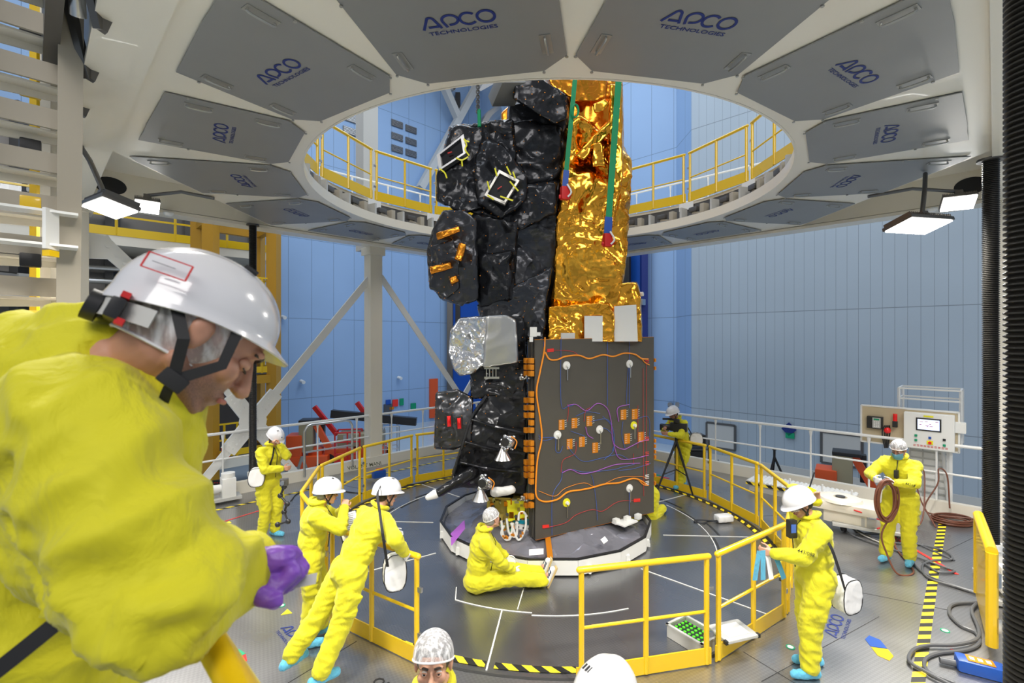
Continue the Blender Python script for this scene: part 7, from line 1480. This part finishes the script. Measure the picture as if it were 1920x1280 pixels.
# wall fittings
wl = lambda x, z, off=0.03: (lambda k: V((k, k+34.7, z)) + V((0.707, -0.707, 0))*off)(x)
def wallpt(px, py, off=0.05):                     # point on the left wall seen at px, py
    k = (px-960)/F; Y = 34.7/(1-k); return V((k*Y, Y, CAMZ-(py-HY)/F*Y))+V((0.707, -0.707, 0))*off
WB = (V((0.707, 0.707, 0)), V((-0.707, 0.707, 0)), Z)
for i, (x, y) in enumerate([(744, 233), (744, 257), (744, 280), (770, 243), (770, 266), (770, 288), (655, 222), (655, 246)]):
    c = wallpt(x, y); t = T('wall_vent', 'dark louvred wall vent seen through the opening, %s' % ('upper left of the six', 'middle left of the six', 'lower left of the six', 'upper right of the six', 'middle right of the six', 'lower right of the six', 'upper one behind the railing at left', 'lower one behind the railing at left')[i], 'vent', c, 'dark wall vents')
    MB().box(c, (0.75, 0.04, 0.38), WB).build('frame', 'dsteel', t, False); mb = MB(); [mb.box(c+V((0.02, -0.02, -0.14+0.07*k)), (0.7, 0.04, 0.015), WB) for k in range(5)]; mb.build('louvres', 'steel', t, False)
for i, (x, y) in enumerate([(840, 170), (840, 193)]):
    c = wallpt(x, y, 0.3); t = T('wall_speaker', '%s of two round wall units seen through the opening' % ('upper', 'lower')[i], 'speaker', c); MB().cyl(c, c+V((0.2, -0.2, -0.02)), 0.16, 18).build('drum', 'greybox', t); MB().cyl(c+V((0.2, -0.2, -0.02)), c+V((0.23, -0.23, -0.02)), 0.12, 18).build('face', 'black', t)
for i, (x, y) in enumerate([(563, 714), (745, 707), (528, 594)]):
    c = wallpt(x, y, 0.1); tag(MB().cyl(c, c+V((0.22, -0.2, -0.05)), 0.09, 14).build('wall_camera', 'white', None, True, loc=c), 'small white cylinder on the left wall, %s' % ('above the orange lift', 'right of the middle post', 'high beside the ochre tower')[i], 'camera')
c = wallpt(855, 200, 0.2); struct('trim_black_pipe', MB().beam(V((c.x, c.y, 3)), V((c.x, c.y, 19)), 0.3, 0.3), 'black')
c = V((-4.6, 15.3, 0)); struct('trim_pillar', MB().box(c+Z*12, (0.5, 0.5, 12), 45), 'greybox')
for a_, b_ in (((905, 150), (800, 330)), ((800, 150), (850, 225)), ((850, 225), (905, 160))): pass
bz = MB(); P1, P2, P3, P4 = wallpt(905, 118, 1.0), wallpt(770, 360, 1.0), wallpt(808, 160, 1.0), wallpt(842, 235, 1.0); bz.beam(P1, P2, 0.4, 0.4); bz.beam(P3, P4, 0.4, 0.4); struct('trim_wall_brace', bz, 'greybox')
dp = MB(); dp.tube(smoothpath([wallpt(870, 300, 1.6), wallpt(880, 250, 1.6), wallpt(905, 225, 1.6), wallpt(960, 190, 1.6), wallpt(1010, 160, 1.6)], 5), 0.45, 16); struct('trim_duct', dp, 'steel')
for i, (x, y, w_, h_, m_, n_) in enumerate([(726, 760, 0.5, 1.1, 'dsteel', 'fire cabinet'), (727, 754, 0.3, 0.3, 'blue', 'blue sign'), (740, 755, 0.35, 0.4, 'redtape', 'red fire sign'), (752, 753, 0.25, 0.4, 'green', 'green first aid sign'), (774, 761, 0.35, 0.35, 'green', 'green exit sign'), (733, 765, 0.3, 0.15, 'copper', 'small orange sign')]):
    c = wallpt(x, y+ (15 if i == 0 else 0), 0.06); t = tag(MB().box(c, (w_, 0.05, h_), WB).build('sign' if i else 'fire_cabinet', m_, None, False, loc=c), '%s on the left wall right of the middle post' % n_, 'sign' if i else 'cabinet')
def rwall(px, py, off=0.05):
    k = (px-960)/F; Y = 28.6/(1+k); return V((k*Y, Y, CAMZ-(py-HY)/F*Y))+V((-0.707, -0.707, 0))*off
RB = (V((0.707, -0.707, 0)), V((0.707, 0.707, 0)), Z)
for i, (x, y, w_, h_) in enumerate([(1352, 817, 1.15, 1.0), (1578, 842, 1.2, 1.1), (1585, 850, 1.0, 1.0)][:2]):
    c = rwall(x, y); t = T('notice_frame', 'framed notice board low on the right wall, %s' % ('by the camera operator', 'behind the orange lift')[i], 'notice board', c); mb = MB()
    for q in (-1, 1): mb.box(c+RB[0]*w_/2*q, (0.08, 0.06, h_), RB); mb.box(c+Z*h_/2*q, (w_, 0.06, 0.08), RB)
    mb.build('frame', 'dsteel', t, False); MB().box(c, (w_, 0.03, h_), RB).build('board', 'greybox', t, False)
c = rwall(1480, 804); tag(MB().box(c, (0.36, 0.04, 0.36), (RB[0]*0.707+Z*0.707, RB[1], Z*0.707-RB[0]*0.707)).build('sign', 'navy', None, False, loc=c), 'dark blue diamond sign on the right wall', 'sign')
c = rwall(1482, 816); tag(MB().box(c, (0.3, 0.04, 0.2), RB).build('sign', 'green', None, False, loc=c), 'small green exit sign under the diamond sign', 'sign')
for i, (x, y) in enumerate([(1256, 757), (1270, 757), (1256, 771)]):
    k = (x-960)/F; Y = 30.5/(1+k); c = V((k*Y, Y-0.2, CAMZ-(y-HY)/F*Y)); tag(MB().cyl(c, c+V((-0.1, -0.1, 0)), 0.12, 18).build('wall_gauge', 'steel', None, True, loc=c), 'round metal wall socket above the camera operator, %s' % ('upper left', 'upper right', 'lower')[i], 'socket')
# blue rolling door and its frame on the back wall, seen either side of the satellite
k = 0.21; 
def bwall(px, z): k = (px-960)/F; Y = 30.5/(1+k)-0.15; return V((k*Y, Y, z))
p, q = bwall(1135, 0), bwall(1213, 0)
dr = MB(); dr.prism([p+Z*FZ, q+Z*FZ, q+Z*9.0, p+Z*9.0], (-0.1, -0.1, 0)); struct('door_1', dr, 'blue')
dr = MB(); dr.beam(q+V((-0.2, -0.2, FZ)), q+V((-0.2, -0.2, 9)), 0.3, 0.3); struct('trim_door_frame', dr, 'navy')
c = bwall(1172, 0)+V((-0.4, -0.4, 6.3)); d0 = T('door_gear', 'black disc gear with white oval on the blue door right of the gold foil', 'door gear', c); MB().box(c, (1.3, 0.2, 3.2), -45, 0.1).build('plate', 'black', d0); MB().ell(c+V((-0.0, -0.25, 0.3)), (0.28, 0.08, 0.6), None, 14).build('oval', 'white', d0); mb = MB(); [mb.box(q+V((-0.5, -0.5, z)), (0.5, 0.3, 0.3), -45, 0.03) for z in (2.4, 5.0)]; mb.build('hinges', 'steel', d0)
p, q = wallpt(838, 0), wallpt(900, 0)
dr = MB(); dr.prism([V((p.x, p.y, FZ)), V((q.x, q.y, FZ)), V((q.x, q.y, 6.2)), V((p.x, p.y, 6.2))], (0.1, -0.1, 0)); struct('door_2', dr, 'blue')
dr = MB(); dr.beam(V((p.x+0.2, p.y-0.2, FZ)), V((p.x+0.2, p.y-0.2, 6.4)), 0.35, 0.35); struct('trim_door_post', dr, 'dsteel')
p = wallpt(812, 760); struct('door_3', MB().box(V((p.x, p.y, FZ+1.4)), (0.6, 0.1, 2.4), WB), 'orange')
